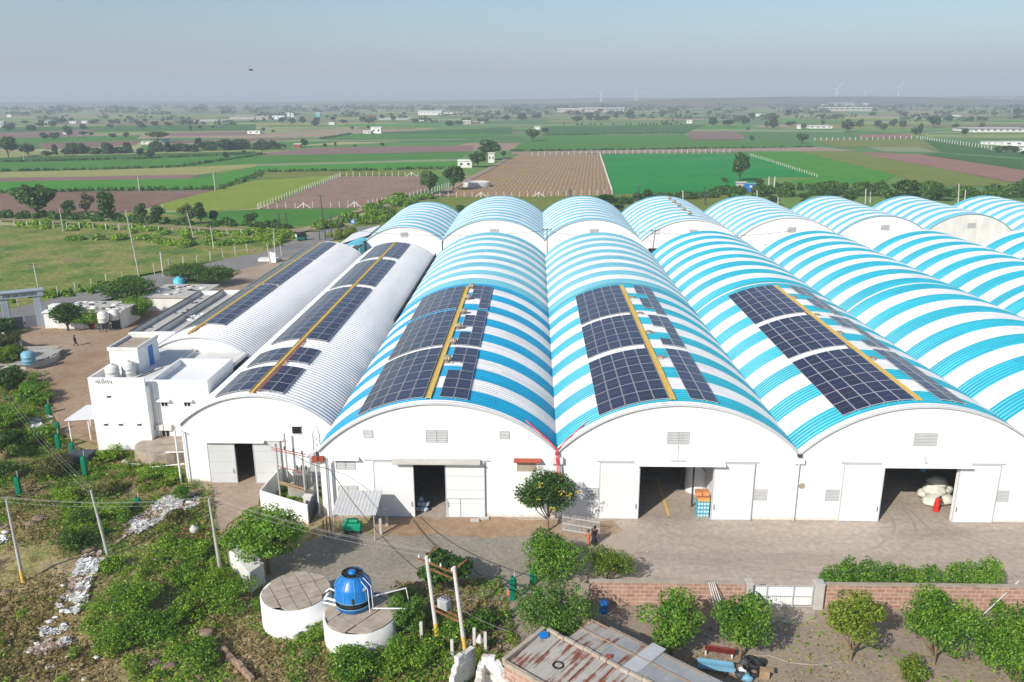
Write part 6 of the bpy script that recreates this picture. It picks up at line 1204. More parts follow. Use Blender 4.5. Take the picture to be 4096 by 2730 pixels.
def trunk_mb(mb, r, h, zb, W, rad, limbs=5, lean=(0, 0)):
    top = np.array([lean[0], lean[1], zb + (h - zb) * .35]); mb.tube([(0, 0, -.15), (lean[0] * .4, lean[1] * .4, zb * .6), tuple(top)], [rad * 1.25, rad, rad * .6], 8)
    for i in range(limbs):
        a = 2 * math.pi * (i + r.uniform(-.3, .3)) / limbs; s = np.array([lean[0] * .5, lean[1] * .5, zb * r.uniform(.6, .95)]); e = np.array([math.cos(a) * W * .33, math.sin(a) * W * .33, zb + (h - zb) * r.uniform(.45, .75)]); m = (s + e) / 2 + np.array([0, 0, -.08 * h * r.uniform(0, 1)])
        mb.tube([tuple(s), tuple(m), tuple(e)], [rad * .55, rad * .4, rad * .15], 5)
    return mb
def tree(name, label, cat, base, h, W, leafm, n, size, seed, zb=None, k=14, rel=.36, trunk='bark', rad=.12, limbs=5, shape='round', group=None, aspect=.5, shell=.5, lean=(0, 0), up=.35):
    r = np.random.default_rng(seed); zb = h * .28 if zb is None else zb; e = empty(name, (base[0], base[1], 0), label, cat, group)
    V, Fq = leaves(r, crown_blobs(r, W, h - zb, zb, k, rel, shape), n, size, aspect, up, shell); link('crown' if cat == 'tree' else 'foliage', npmesh('crown', V, Fq, [M[leafm]]), e)
    ORG[e.name] = np.zeros(3); trunk_mb(MB(), r, h, max(.25, zb), W, rad, limbs, lean).build('trunk' if cat == 'tree' else 'stem', M[trunk], e); ORG[e.name] = np.array([base[0], base[1], 0.0]); return e
# trees and shrubs round the yard
tree('tree', 'spreading flat crowned tree over the low white block, beside the leaning pole', 'tree', at('P', 618, 1318), 5.5, 7.6, 'leaf_a', 12000, 0.234, 1, zb=1.7, k=40, rel=.25, rad=.14, limbs=9, shell=.4, up=.8)
t = tree('flowering_tree', 'dark green tree with yellow blossom clusters standing against the white gables', 'tree', (-.75, -2.35), 6.3, 5.7, 'leaf_b', 7140, 0.211, 2, zb=1.6, k=22, rel=.33, rad=.10, limbs=7)
r_ = np.random.default_rng(3); V, Fq = leaves(r_, [[dx, dy, dz, .28, .28, .2] for dx, dy, dz in ((-.9, -2.2, 4.1), (1.6, -1.6, 4.2), (2.4, -1.0, 4.1), (.3, -2.5, 3.4), (-.6, -1.6, 5.0), (-2.0, -1.2, 3.4), (1.0, -2.0, 4.6))], 120, .13, .8); link('blossom', npmesh('blossom', V, Fq, [M['flower']]), t)
tree('mango_tree', 'big dark mango tree by the lane, below the steel bar fence', 'tree', at('n4', 290, 555), 4.1, 6.0, 'leaf_a', 8840, 0.203, 4, zb=0.3, k=30, rel=.3, rad=.15, trunk='darkbark', aspect=0.46)
tree('shrub', 'bright leafy shrub next to the mango tree at the yard edge', 'shrub', at('n4', 830, 560), 2.9, 4.5, 'leaf_y', 4420, 0.187, 5, zb=.2, k=16, rel=.36, rad=.06, aspect=0.46)
tree('feathery_tree', 'big feathery green tree between the lane and the rusty shed', 'tree', at('n4', 310, 1190), 4.9, 6.1, 'leaf_c', 11050, 0.187, 6, zb=0.5, k=34, rel=.3, rad=.16, aspect=0.42, up=.2)
tree('mango_tree', 'mango tree between the leaning poles and the rusty shed', 'tree', at('n4', 1450, 1290), 4.8, 4.8, 'leaf_a', 7140, 0.211, 7, zb=0.8, k=24, rel=.32, rad=.12, aspect=0.46, group='courtyard trees')
tree('mango_tree', 'mango tree standing before the white gate, next to the tyres', 'tree', at('n5', 395, 1340), 5.2, 4.7, 'leaf_a', 6460, 0.211, 8, zb=1.0, k=22, rel=.32, rad=.10, aspect=0.46, group='courtyard trees')
tree('mango_tree', 'yellowish mango tree just beyond the gate pillar', 'tree', at('n6', 12, 1350), 5.4, 4.4, 'leaf_y', 5780, 0.211, 9, zb=1.0, k=22, rel=.3, rad=.10, aspect=0.46, group='courtyard trees')
tree('mango_tree', 'tall dense mango tree with a forked pale trunk in the courtyard', 'tree', at('n6', 835, 1390), 5.9, 5.3, 'leaf_a', 9520, 0.195, 10, zb=0.9, k=28, rel=.33, rad=.13, limbs=6, aspect=0.44, shape='round', group='courtyard trees')
tree('mango_tree', 'broad dense tree filling the corner beyond the forked tree', 'tree', at('n6', 1640, 1560), 5.0, 7.0, 'leaf_a', 12750, 0.195, 11, zb=0.2, k=36, rel=.3, rad=.14, aspect=0.44, group='courtyard trees')
tree('shrub', 'small leafy shrub in front of the forked tree', 'shrub', at('n6', 600, 1568), 1.9, 2.6, 'leaf_y', 2210, 0.172, 12, zb=.15, k=12, rad=.05, aspect=.4)
tree('shrub', 'small round shrub under the wall by the thin pole', 'shrub', at('n6', 1470, 880), 1.1, 1.4, 'leaf_a', 1020, 0.156, 13, zb=.1, k=8, rad=.04, aspect=.5)
tree('shrub', 'low shrub on the left of the forked trunk, close to the wall', 'shrub', at('n6', 660, 1040), 1.7, 2.0, 'leaf_a', 1530, 0.172, 14, zb=.15, k=10, rad=.05, aspect=.4)
for x0, x1, hh, lab, sd in ((('n6', -260, 590), ('n6', 900, 595), 2.9, 'long clipped leafy hedge behind the reddish wall', 15), (('n6', 980, 600), ('n6', 1520, 600), 3.4, 'shorter taller leafy hedge clump behind the reddish wall', 16)):
    a, b = at(*x0, 1.3), at(*x1, 1.3); a[1] = b[1] = -11.2; r = np.random.default_rng(sd); L = b[0] - a[0]; bl = []
    for k in range(int(L / .55)): bl.append([a[0] + L * (k + .5) / int(L / .55) - (a[0] + b[0]) / 2, r.normal(0, .2), hh * .45 + r.uniform(-.1, .2), .62, .62, hh * .5 * r.uniform(.75, 1.25)])
    e = empty('hedge', ((a[0] + b[0]) / 2, -11.2, 0), lab, 'hedge', 'hedges behind the wall'); V, Fq = leaves(r, bl, int(2600 * L / 1.4), .17, .5); link('foliage', npmesh('foliage', V, Fq, [M['leaf_a']]), e)
    ORG[e.name] = np.zeros(3); mb = MB(); [mb.tube([(x, 0, 0), (x + .1, 0, hh * .6)], .04, 5) for x in np.linspace(-L / 2 + .3, L / 2 - .3, int(L))]; mb.beam((-L / 2, 0, .1), (L / 2, 0, .1), .12, .12); mb.build('stem', M['bark'], e)
tree('papaya_tree', 'broad leaved tree behind the transformer poles', 'tree', at('n3', 930, 640), 3.0, 4.6, 'leaf_b', 2550, 0.328, 17, zb=.6, k=16, rad=.1, aspect=.8, shell=.3)
tree('feathery_shrub', 'feathery pale green shrub beside the lower round tank', 'shrub', at('n3', 560, 1080), 3.1, 3.7, 'leaf_c', 6460, 0.172, 18, zb=0.1, k=22, rel=.3, rad=.09, aspect=0.42)
SH = [('n1', 1330, 900, 2.4, 5.4, 'leaf_a', 'large bright bush mound in the middle of the lower slope'), ('n1', 1250, 1180, 2.2, 5.2, 'leaf_a', 'large dense bush mound at the bottom of the slope'), ('n1', 1600, 1120, 1.8, 4.2, 'leaf_a', 'bush mound above the brick kerb on the lower slope'), ('n1', 1150, 480, 1.5, 3.0, 'leaf_weed', 'round bush below the second electric pole'), ('n1', 780, 240, 2.0, 3.6, 'leaf_b', 'dark bush beside the second electric pole'), ('n1', 1700, 260, 1.4, 3.6, 'leaf_weed', 'leafy bush below the rusty grid frame'), ('n1', 1900, 900, 1.7, 3.6, 'leaf_weed', 'leafy bush left of the brick kerb'),
      ('n2', 560, 820, 2.0, 4.6, 'leaf_a', 'big leafy bush beside the taller round tank'), ('n2', 340, 640, 1.7, 4.0, 'leaf_weed', 'leafy bush below the leaning pole by the spreading tree'), ('n2', 230, 330, 1.4, 3.4, 'leaf_weed', 'leafy bush just below the rusty grid frame, beside the leaning pole'), ('n2', 120, 560, 1.5, 3.4, 'leaf_weed', 'leafy bush with dry stalks at the middle of the slope'), ('n2', 250, 1400, 1.5, 3.6, 'leaf_a', 'leafy bush at the lower end of the brick kerb'), ('n2', 1380, 1150, 1.2, 2.8, 'leaf_weed', 'leafy bush between the two round tanks'), ('n2', 1720, 1440, 1.7, 4.0, 'leaf_a', 'big leafy bush in front of the lower round tank'),
      ('n3', 100, 1480, 1.8, 4.4, 'leaf_a', 'dense leafy bush below the lower round tank, near the bottom edge'), ('n3', 460, 1400, 1.7, 4.2, 'leaf_weed', 'dense leafy bush left of the ruined wall'), ('n3', 760, 1380, 1.5, 3.4, 'leaf_weed', 'leafy bush right below the yellow footed pole'), ('n3', 1350, 1020, 1.4, 3.0, 'leaf_a', 'leafy bush between the poles and the feathery tree'), ('n3', 1030, 1140, 1.3, 2.6, 'leaf_weed', 'leafy bush between the two yellow footed poles'),
      ('f1', 90, 150, 3.4, 5.0, 'leaf_b', 'tall dark bush at the upper edge of the slope'), ('f1', 320, 260, 2.6, 4.6, 'leaf_a', 'leafy bush beside the dirt yard'), ('f1', 60, 520, 2.8, 5.0, 'leaf_a', 'tall leafy bush below the dark one at the slope edge'), ('f1', 90, 830, 3.0, 5.4, 'leaf_b', 'dark bush casting deep shade at the left slope edge'), ('f1', 520, 1030, 2.6, 5.2, 'leaf_o', 'olive brown thicket in the middle of the slope'), ('f1', 420, 300, 1.8, 3.6, 'leaf_a', 'leafy bush beside the upper green tree guard'), ('f1', 50, 1060, 2.0, 4.0, 'leaf_b', 'dark bush above the tall green tree guard'), ('f1', 420, 640, 1.6, 3.8, 'leaf_weed', 'leafy bush between the litter and the green tree guards'),
      ('f1', 1050, 860, 1.2, 3.0, 'leaf_weed', 'low bright bush under the office wall'), ('f1', 1500, 1030, 1.3, 3.6, 'leaf_weed', 'low bright bush below the stone plinth'), ('f1', 1720, 1060, 1.2, 3.2, 'leaf_weed', 'low bright bush before the white warehouse corner'), ('f1', 1820, 1260, 1.6, 2.4, 'leaf_a', 'dark leafy bush beside the earth driveway'), ('f1', 1050, 1200, 1.5, 3.6, 'leaf_o', 'olive bush at the top of the second electric pole'), ('f1', 700, 1260, 1.4, 3.4, 'leaf_weed', 'leafy bush under the overhead wires'), ('f1', 1150, 1420, 1.5, 3.6, 'leaf_weed', 'leafy bush right of the second electric pole'), ('f1', 850, 1480, 1.6, 3.4, 'leaf_b', 'dark leafy bush left of the second electric pole'), ('f1', 1750, 1450, 1.2, 2.8, 'leaf_o', 'olive bush between the litter and the driveway'),
      ('q2', 80, 960, 3.0, 4.4, 'leaf_b', 'dark bush at the foot of the portal pillar'), ('q2', 90, 1230, 3.2, 5.4, 'leaf_o', 'olive bush beside the slab covered tank'), ('q2', 160, 1450, 3.4, 5.6, 'leaf_y', 'yellow green bush below the slab covered tank'), ('q2', 2170, 700, 4.0, 6.4, 'leaf_a', 'big leafy bush at the end of the low rooms'), ('q1', 150, 1050, 3.4, 5.8, 'leaf_y', 'yellow green bush against the outer flat roofed block'), ('q1', 1060, 760, 3.0, 5.2, 'leaf_y', 'yellow green bush beside the cyan tank'), ('q1', 700, 860, 2.6, 5.0, 'leaf_b', 'dark bush behind the outer flat roofed block')]
for i, (rg_, x, y, h, W, lm, lab) in enumerate(SH):
    q = at(rg_, x, y); tree('bush', lab, 'bush', q, h, W, lm, int(900 * W * max(1.2, h) / 2.2), .165 if q[1] < 10 else .24, 300 + i, zb=.08, k=int(8 + W * 3), rel=.32, rad=.05, limbs=5, group='bushes on the slope', aspect=.5)
for i, (rg_, x, y, yt, W, lm, lab) in enumerate((('q2', 1075, 895, 480, 5.0, 'leaf_b', 'small dark tree before the guard room'), ('q2', 1420, 870, 570, 5.0, 'leaf_a', 'thin small tree before the red door'), ('q2', 2000, 560, 80, 9.0, 'leaf_b', 'big dark tree behind the low rooms'), ('q1', 1000, 560, 230, 8.0, 'leaf_b', 'big dark tree with a bare branch beside the cyan tank'), ('q1', 1380, 600, 290, 8.5, 'leaf_b', 'big dark tree nearest the end of the outer flat roofed block'), ('q1', 60, 640, 440, 5.0, 'leaf_b', 'dark tree leaning over the outbuilding'))):
    q = at(rg_, x, y); h = atY(rg_, x, yt, q[1])[2]; tree('tree', lab, 'tree', q, h * 1.12, W * 1.2, lm, int(900 * W), .30, 500 + i, k=28, rad=.16, trunk='darkbark', group='trees behind the gate yard')
M['rubble'] = mat('brick_rubble', [(.30, .22, .17), (.45, .37, .31), (.40, .2, .13)], 2.5, .95)
M['kerb'] = mat('earthen_kerb', [(.18, .11, .07), (.30, .20, .14), (.36, .28, .2)], 1.2, .95, .5, 6)
# weeds and dry grass covering the slope (uncountable)
def pixpoly(*p): return np.array([at(*q)[:2] for q in p])
def inside(P, poly):
    x, y = P[:, 0], P[:, 1]; c = np.zeros(len(P), bool); j = len(poly) - 1
    for i in range(len(poly)):
        xi, yi = poly[i]; xj, yj = poly[j]; c ^= ((yi > y) != (yj > y)) & (x < (xj - xi) * (y - yi) / (yj - yi + 1e-12) + xi); j = i
    return c
def smooth_noise(P, f, seed):
    r = np.random.default_rng(seed); v = np.zeros(len(P))
    for k in range(10): a = r.normal(0, f, 2); v += np.sin(P @ a + r.uniform(0, 6.3))
    return v / 3.2
SLOPE = pixpoly(('P', -60, 800), ('P', 110, 860), ('P', 130, 1000), ('P', 200, 1040), ('P', 330, 1040), ('P', 420, 1112), ('P', 490, 1120), ('P', 500, 1240), ('P', 600, 1300), ('P', 620, 1380), ('P', 760, 1480), ('P', 880, 1470), ('P', 900, 1340), ('P', 1150, 1330), ('P', 1200, 1500), ('P', 1130, 1568), ('P', 1100, 1620), ('P', -100, 1640))
BALD = [pixpoly(('n1', -300, 700), ('n1', 300, 0), ('n1', 620, 0), ('n1', 700, 560), ('n1', 800, 1200), ('n1', 500, 1568), ('n1', -300, 1568)), pixpoly(('f1', 150, 880), ('f1', 560, 1300), ('f1', 700, 1568), ('f1', 100, 1568)), pixpoly(('n2', 200, 1080), ('n2', 820, 1060), ('n2', 1100, 1250), ('n2', 800, 1568), ('n2', 450, 1450))]
TR1 = pixpoly(('n1', 250, 1290), ('n1', 420, 1080), ('n1', 560, 850), ('n1', 740, 560), ('n1', 820, 370), ('n1', 980, 260), ('n1', 1050, 420), ('n1', 900, 640), ('n1', 880, 800), ('n1', 760, 960), ('n1', 690, 1220), ('n1', 420, 1300))
TR2 = pixpoly(('n1', 1150, 200), ('n1', 1330, 0), ('f1', 1150, 1568), ('f1', 1430, 1380), ('f1', 1640, 1230), ('f1', 1990, 1180), ('f1', 1990, 1300), ('f1', 1700, 1420), ('f1', 1430, 1560), ('n1', 1300, 130))
TR3 = pixpoly(('f1', 330, 420), ('f1', 520, 400), ('f1', 520, 560), ('f1', 300, 580)); TR4 = pixpoly(('n1', -200, 60), ('n1', 100, 60), ('n1', 90, 200), ('n1', -200, 260))
def offlitter(P):
    k = np.zeros(len(P), bool)
    for b in (TR1, TR2, TR3, TR4): k |= inside(P, b)
    return k
def tufts(name, n, size, m, seed, thr, bald, hmul=1.0, poly=SLOPE, f=.35, group=None):
    r = np.random.default_rng(seed); lo, hi = poly.min(0), poly.max(0); P = r.uniform(lo, hi, (n * 3, 2)); P = P[inside(P, poly)]; v = smooth_noise(P, f, seed + 1) + .5 * smooth_noise(P, 1.3, seed + 2)
    bd = np.zeros(len(P), bool)
    for b in BALD: bd |= inside(P, b)
    v = v - np.where(bd, bald, 0) - .9 * offlitter(P); keep = v > thr + r.normal(0, .25, len(P)); P = P[keep][:n]; v = v[keep][:n]; k = len(P); z = HGT(P[:, 0], P[:, 1]).clip(0, 1)
    s = size * r.uniform(.5, 1.5, k) * (1 + .4 * v.clip(-.5, 1)); a = r.uniform(0, 6.283, k); t = np.stack([np.cos(a), np.sin(a), r.normal(0, .25, k)], 1); nrm = np.stack([r.normal(0, .55, k), r.normal(0, .55, k), np.ones(k)], 1); nrm /= np.linalg.norm(nrm, axis=1, keepdims=True); sd = np.cross(nrm, t); sd /= np.linalg.norm(sd, axis=1, keepdims=True)
    c = np.stack([P[:, 0], P[:, 1], z + hmul * s * r.uniform(.1, 1.1, k)], 1); L = s[:, None]
    V = np.stack([c - t * L * .55, c + sd * L * .26, c + t * L * .55, c - sd * L * .26], 1).reshape(-1, 3); o = link(name, npmesh(name, V, np.arange(k * 4).reshape(k, 4), [M[m]])); ORG[o.name] = np.zeros(3); return tag(o, kind='stuff')
tufts('weeds', 130000, .15, 'leaf_weed', 21, -.1, .9); tufts('undergrowth', 40000, .18, 'leaf_a', 31, .25, 1.1, 2.0); tufts('dry_grass', 110000, .17, 'leaf_dry', 41, -.3, -1.0, .6); tufts('dry_scrub', 30000, .17, 'leaf_o', 45, -.1, -.4, .9)
CY = np.array([(7.5, -30), (70, -30), (70, -13), (7.5, -13)]); tufts('dry_grass', 5000, .14, 'leaf_dry', 51, .35, 0, .4, CY, .5); tufts('weeds', 1800, .18, 'leaf_weed', 61, .6, 0, .6, CY, .4)
TY = np.array([(-25, .4), (-21, -1.2), (-20.7, 5), (-25, 5.5)]); tufts('weeds', 1500, .22, 'leaf_weed', 71, -2, 0, .8, TY)
OFF = pixpoly(('f1', 1000, 790), ('f1', 1400, 740), ('f1', 1430, 880), ('f1', 1800, 940), ('f1', 1860, 1080), ('f1', 1500, 1160), ('f1', 900, 1000), ('f1', 860, 840)); tufts('grass', 9000, .24, 'leaf_y', 81, -.6, 0, .9, OFF)
def clumps(name, n, m, seed, size, hmax, nl, bald=1):
    r = np.random.default_rng(seed); lo, hi = SLOPE.min(0), SLOPE.max(0); P = r.uniform(lo, hi, (n * 8, 2)); P = P[inside(P, SLOPE)]; v = smooth_noise(P, .3, seed)
    for b in BALD: v = v - 1.3 * inside(P, b) * bald
    v = v - 2.5 * offlitter(P); P = P[v > -.1][:n]; h = hmax * r.uniform(.35, 1, len(P)); bl = np.stack([P[:, 0], P[:, 1], HGT(P[:, 0], P[:, 1]).clip(0, 1) + h * .35, r.uniform(.3, .8, len(P)), r.uniform(.3, .8, len(P)), h * .65], 1)
    V, Fq = leaves(r, bl, nl, size, .45, .5, .3); V[:, 2] = np.maximum(V[:, 2], .02); o = link(name, npmesh(name, V, Fq, [M[m]])); ORG[o.name] = np.zeros(3); return tag(o, kind='stuff')
clumps('undergrowth', 150, 'leaf_weed', 91, .15, 1.2, 32000); clumps('undergrowth', 60, 'leaf_a', 92, .16, 1.4, 13000); clumps('undergrowth', 170, 'leaf_y', 93, .14, 1.0, 26000); clumps('dry_scrub', 260, 'leaf_dry', 94, .14, .8, 26000, -.4)
def scraps(name, poly, n, size, m, seed):
    r = np.random.default_rng(seed); lo, hi = poly.min(0), poly.max(0); P = r.uniform(lo, hi, (n * 4, 2)); P = P[inside(P, poly)]; v = smooth_noise(P, .9, seed) + .7 * smooth_noise(P, 2.5, seed + 5); P = P[v > (.05 if m == 'rubble' else .2)][:n]; k = len(P); s = size * r.uniform(.3, 1.6, k)[:, None]
    a = r.uniform(0, 6.283, k); t = np.stack([np.cos(a), np.sin(a), r.normal(0, .3, k)], 1); b = np.stack([-np.sin(a), np.cos(a), r.normal(0, .3, k)], 1); c = np.stack([P[:, 0], P[:, 1], HGT(P[:, 0], P[:, 1]).clip(0, 1) + r.uniform(.05, .22, k)], 1)
    V = np.stack([c - t * s * .6, c + b * s * .35, c + t * s * .5, c - b * s * .45], 1).reshape(-1, 3); o = link(name, npmesh(name, V, np.arange(k * 4).reshape(k, 4), [M[m]])); ORG[o.name] = np.zeros(3); return tag(o, kind='stuff')
for i, (tp, n) in enumerate(((TR1, 4200), (TR2, 2600), (TR3, 700), (TR4, 700))): scraps('litter', tp, n, .34, 'litter', 400 + i); scraps('rubble', tp, n // 2, .25, 'rubble', 420 + i)
for i, (a, b, lab) in enumerate(((('n1', 1330, 450), ('n1', 1590, 790), 'upper piece of the crumbling brown kerb wall on the slope'), (('n1', 1720, 880), ('n1', 1830, 990), 'short middle piece of the crumbling brown kerb wall'), (('n2', 260, 1120), ('n2', 400, 1260), 'kerb wall piece just below the dense bushes'), (('n2', 480, 1270), ('n2', 780, 1580), 'longest lower piece of the crumbling brown kerb wall'))):
    p, q = at(*a), at(*b); mb = MB(); d = q - p; L = np.hypot(*d[:2]); nn = max(2, int(L / .6)); rk = np.random.default_rng(i)
    for k in range(nn): c = p + d * (k + .5) / nn; mb.obox((c[0], c[1], .2 + rk.normal(0, .04)), (L / nn * .98, .3 + rk.normal(0, .03), .5), math.atan2(d[1], d[0]) + rk.normal(0, .03))
    tag(mb.build('kerb_wall', M['kerb'], None, .03), lab, 'kerb wall', 'crumbling kerb wall on the slope')
YD = np.array([(-14, -3.4), (60, -3.4), (60, -.5), (-14, -.5)]); scraps('debris', YD, 260, .10, 'rubble', 500); scraps('debris', np.array([(6, -12), (60, -12), (60, -3), (6, -3)]), 160, .08, 'litter', 501); scraps('debris', CY, 420, .12, 'rubble', 502)
# hedgerow scrub along the junction and the tracks beyond (uncountable)
def scrub(pts, wid, n, size, hgt, m, seed, nm='shrubbery'):
    r = np.random.default_rng(seed); P = np.array([at(*p)[:2] for p in pts]); seg = np.hypot(*(P[1:] - P[:-1]).T); cum = np.concatenate([[0], np.cumsum(seg)]); nb = max(14, int(cum[-1] / (wid * .28))); bl = []
    for k in range(nb):
        s = r.uniform(0, cum[-1]); i = min(len(seg) - 1, np.searchsorted(cum, s) - 1 if s > 0 else 0); q = P[i] + (P[i + 1] - P[i]) * (s - cum[i]) / seg[i]; h = hgt * r.uniform(.45, 1.2); bl.append([q[0] + r.normal(0, wid * .38), q[1] + r.normal(0, wid * .38), h * .35 + .2, wid * .27 * r.uniform(.4, 1.5), wid * .22 * r.uniform(.4, 1.5), h * .6])
    V, Fq = leaves(r, bl, int(n * 1.7), size * .8, .6); V[:, 2] = np.maximum(V[:, 2], .1); o = link(nm, npmesh(nm, V, Fq, [M[m]])); ORG[o.name] = np.zeros(3); return tag(o, kind='stuff')
scrub([('b1', -50, 1130), ('b1', 600, 1140), ('b1', 1200, 1170), ('b1', 2353, 1225), ('b2', 250, 1225)], 5, 9000, .8, 2.2, 'leaf_crop', 1)
scrub([('b1', 100, 1215), ('b1', 900, 1230), ('b1', 2000, 1290), ('b1', 2353, 1320), ('b2', 350, 1330)], 6, 7000, .8, 1.4, 'leaf_weed', 2)
scrub([('q3', 0, 700), ('q3', 450, 680), ('q3', 700, 740), ('q3', 500, 850), ('q3', 100, 800)], 6, 4500, .7, 2.4, 'leaf_weed', 3)
scrub([('b2', 700, 1210), ('b2', 900, 1200), ('b2', 1150, 1180), ('b2', 1200, 1080), ('b2', 1450, 960)], 9, 8000, .8, 2.6, 'leaf_weed', 4)
scrub([('q3', 1250, 560), ('q3', 1500, 520), ('q3', 1750, 480)], 5, 2500, .7, 2.0, 'leaf_weed', 5); scrub([('q3', 1560, 760), ('q3', 1720, 740), ('q3', 1900, 690)], 4, 1500, .6, 2.0, 'leaf_y', 6)
scrub([('b1', 1000, 1330), ('b1', 1900, 1390), ('b1', 2353, 1400)], 9, 4500, .8, 1.5, 'leaf_weed', 7)
scrub([('q2', 150, 480), ('q2', 450, 400), ('q2', 700, 380), ('q2', 1200, 330), ('q2', 1600, 240), ('q2', 2100, 120)], 3, 3500, .5, 1.4, 'leaf_weed', 8)
scrub([('b4', -200, 1030), ('b4', 300, 1020), ('b4', 800, 1010), ('b4', 1500, 1050), ('b4', 2353, 1010)], 14, 12000, 1.2, 4.5, 'leaf_crop', 9); scrub([('b4', 0, 970), ('b4', 400, 960), ('b4', 760, 950)], 5, 3000, .9, 2.6, 'leaf_crop', 10); scrub([('b3', 2000, 1010), ('b3', 1300, 1060), ('b3', 900, 1090)], 12, 6000, 1.0, 3, 'leaf_crop', 11)
scrub([('b1', 560, 545), ('b1', 1000, 535), ('b1', 1260, 530), ('b1', 1700, 520), ('b1', 2300, 500), ('b2', 150, 505)], 14, 8000, 2.0, 6, 'leaf_far', 12)
for k, ln in enumerate(([('b1', 0, 706), ('b1', 900, 690), ('b1', 1620, 668), ('b1', 2353, 562), ('b2', 60, 545)], [('b1', 0, 905), ('b1', 900, 882), ('b1', 1985, 872), ('b2', 60, 733)], [('b3', 0, 611), ('b3', 1200, 598), ('b3', 2353, 580), ('b4', 400, 574)], [('b2', 0, 712), ('b2', 900, 700), ('b2', 1750, 680)], [('b1', 0, 620), ('b1', 1250, 592), ('b1', 2300, 545)], [('b2', 600, 408), ('b2', 880, 362)], [('b3', 300, 466), ('b3', 1590, 446)])): scrub(ln, 3.0, 2600, 1.0, 1.3, 'leaf_crop', 50 + k)
# ================================================================ trees over the plain
def proto(nm, seed, lm, shape, n, k, rel, size, zb=.22, rad=.022, asp=.6):
    r = np.random.default_rng(seed); e = empty(nm, (0, -400, -50)); V, Fq = leaves(r, crown_blobs(r, 1, 1 - zb, zb, k, rel, shape), n, size, asp); link('crown', npmesh('crown', V, Fq, [M[lm]]), e)
    ORG[e.name] = np.zeros(3); trunk_mb(MB(), r, 1.0, zb, 1, rad, 4).build('trunk', M['darkbark'], e); return e
PR = {'r': [proto('tree', 900 + i, 'leaf_b', 'round', 1500, 20, .34, .10) for i in range(3)], 'f': [proto('tree', 910 + i, 'leaf_far', 'round', 420, 12, .42, .2, .1) for i in range(3)], 'c': [proto('tree', 920 + i, 'leaf_b', 'cone', 1500, 22, .32, .09, .15) for i in range(2)], 'd': [proto('tree', 930, 'leaf_b', 'flat', 1400, 22, .34, .10, .2)], 'o': [proto('tree', 940, 'leaf_o', 'round', 600, 16, .3, .1, .2)]}
USED = set()
def plant(r, x, yb, yt, wpx, kind, label, group, i=0):
    q = at(r, x, yb); h = atY(r, x, yt, q[1])[2]; a = atY(r, x - wpx / 2, yb, q[1]); b = atY(r, x + wpx / 2, yb, q[1]); W = b[0] - a[0]; p = PR[kind][i % len(PR[kind])]; rot = (i * 2.399) % 6.28
    if p.name not in USED:
        USED.add(p.name); p.location = (q[0], q[1], 0); p.rotation_euler = (0, 0, rot); p.scale = (W, W, h); p['label'] = label; p['category'] = 'tree'; p['group'] = group; return p
    o = dup(p, (q[0], q[1], 0), rot, (W, W, h), label, group); o['category'] = 'tree'; return o
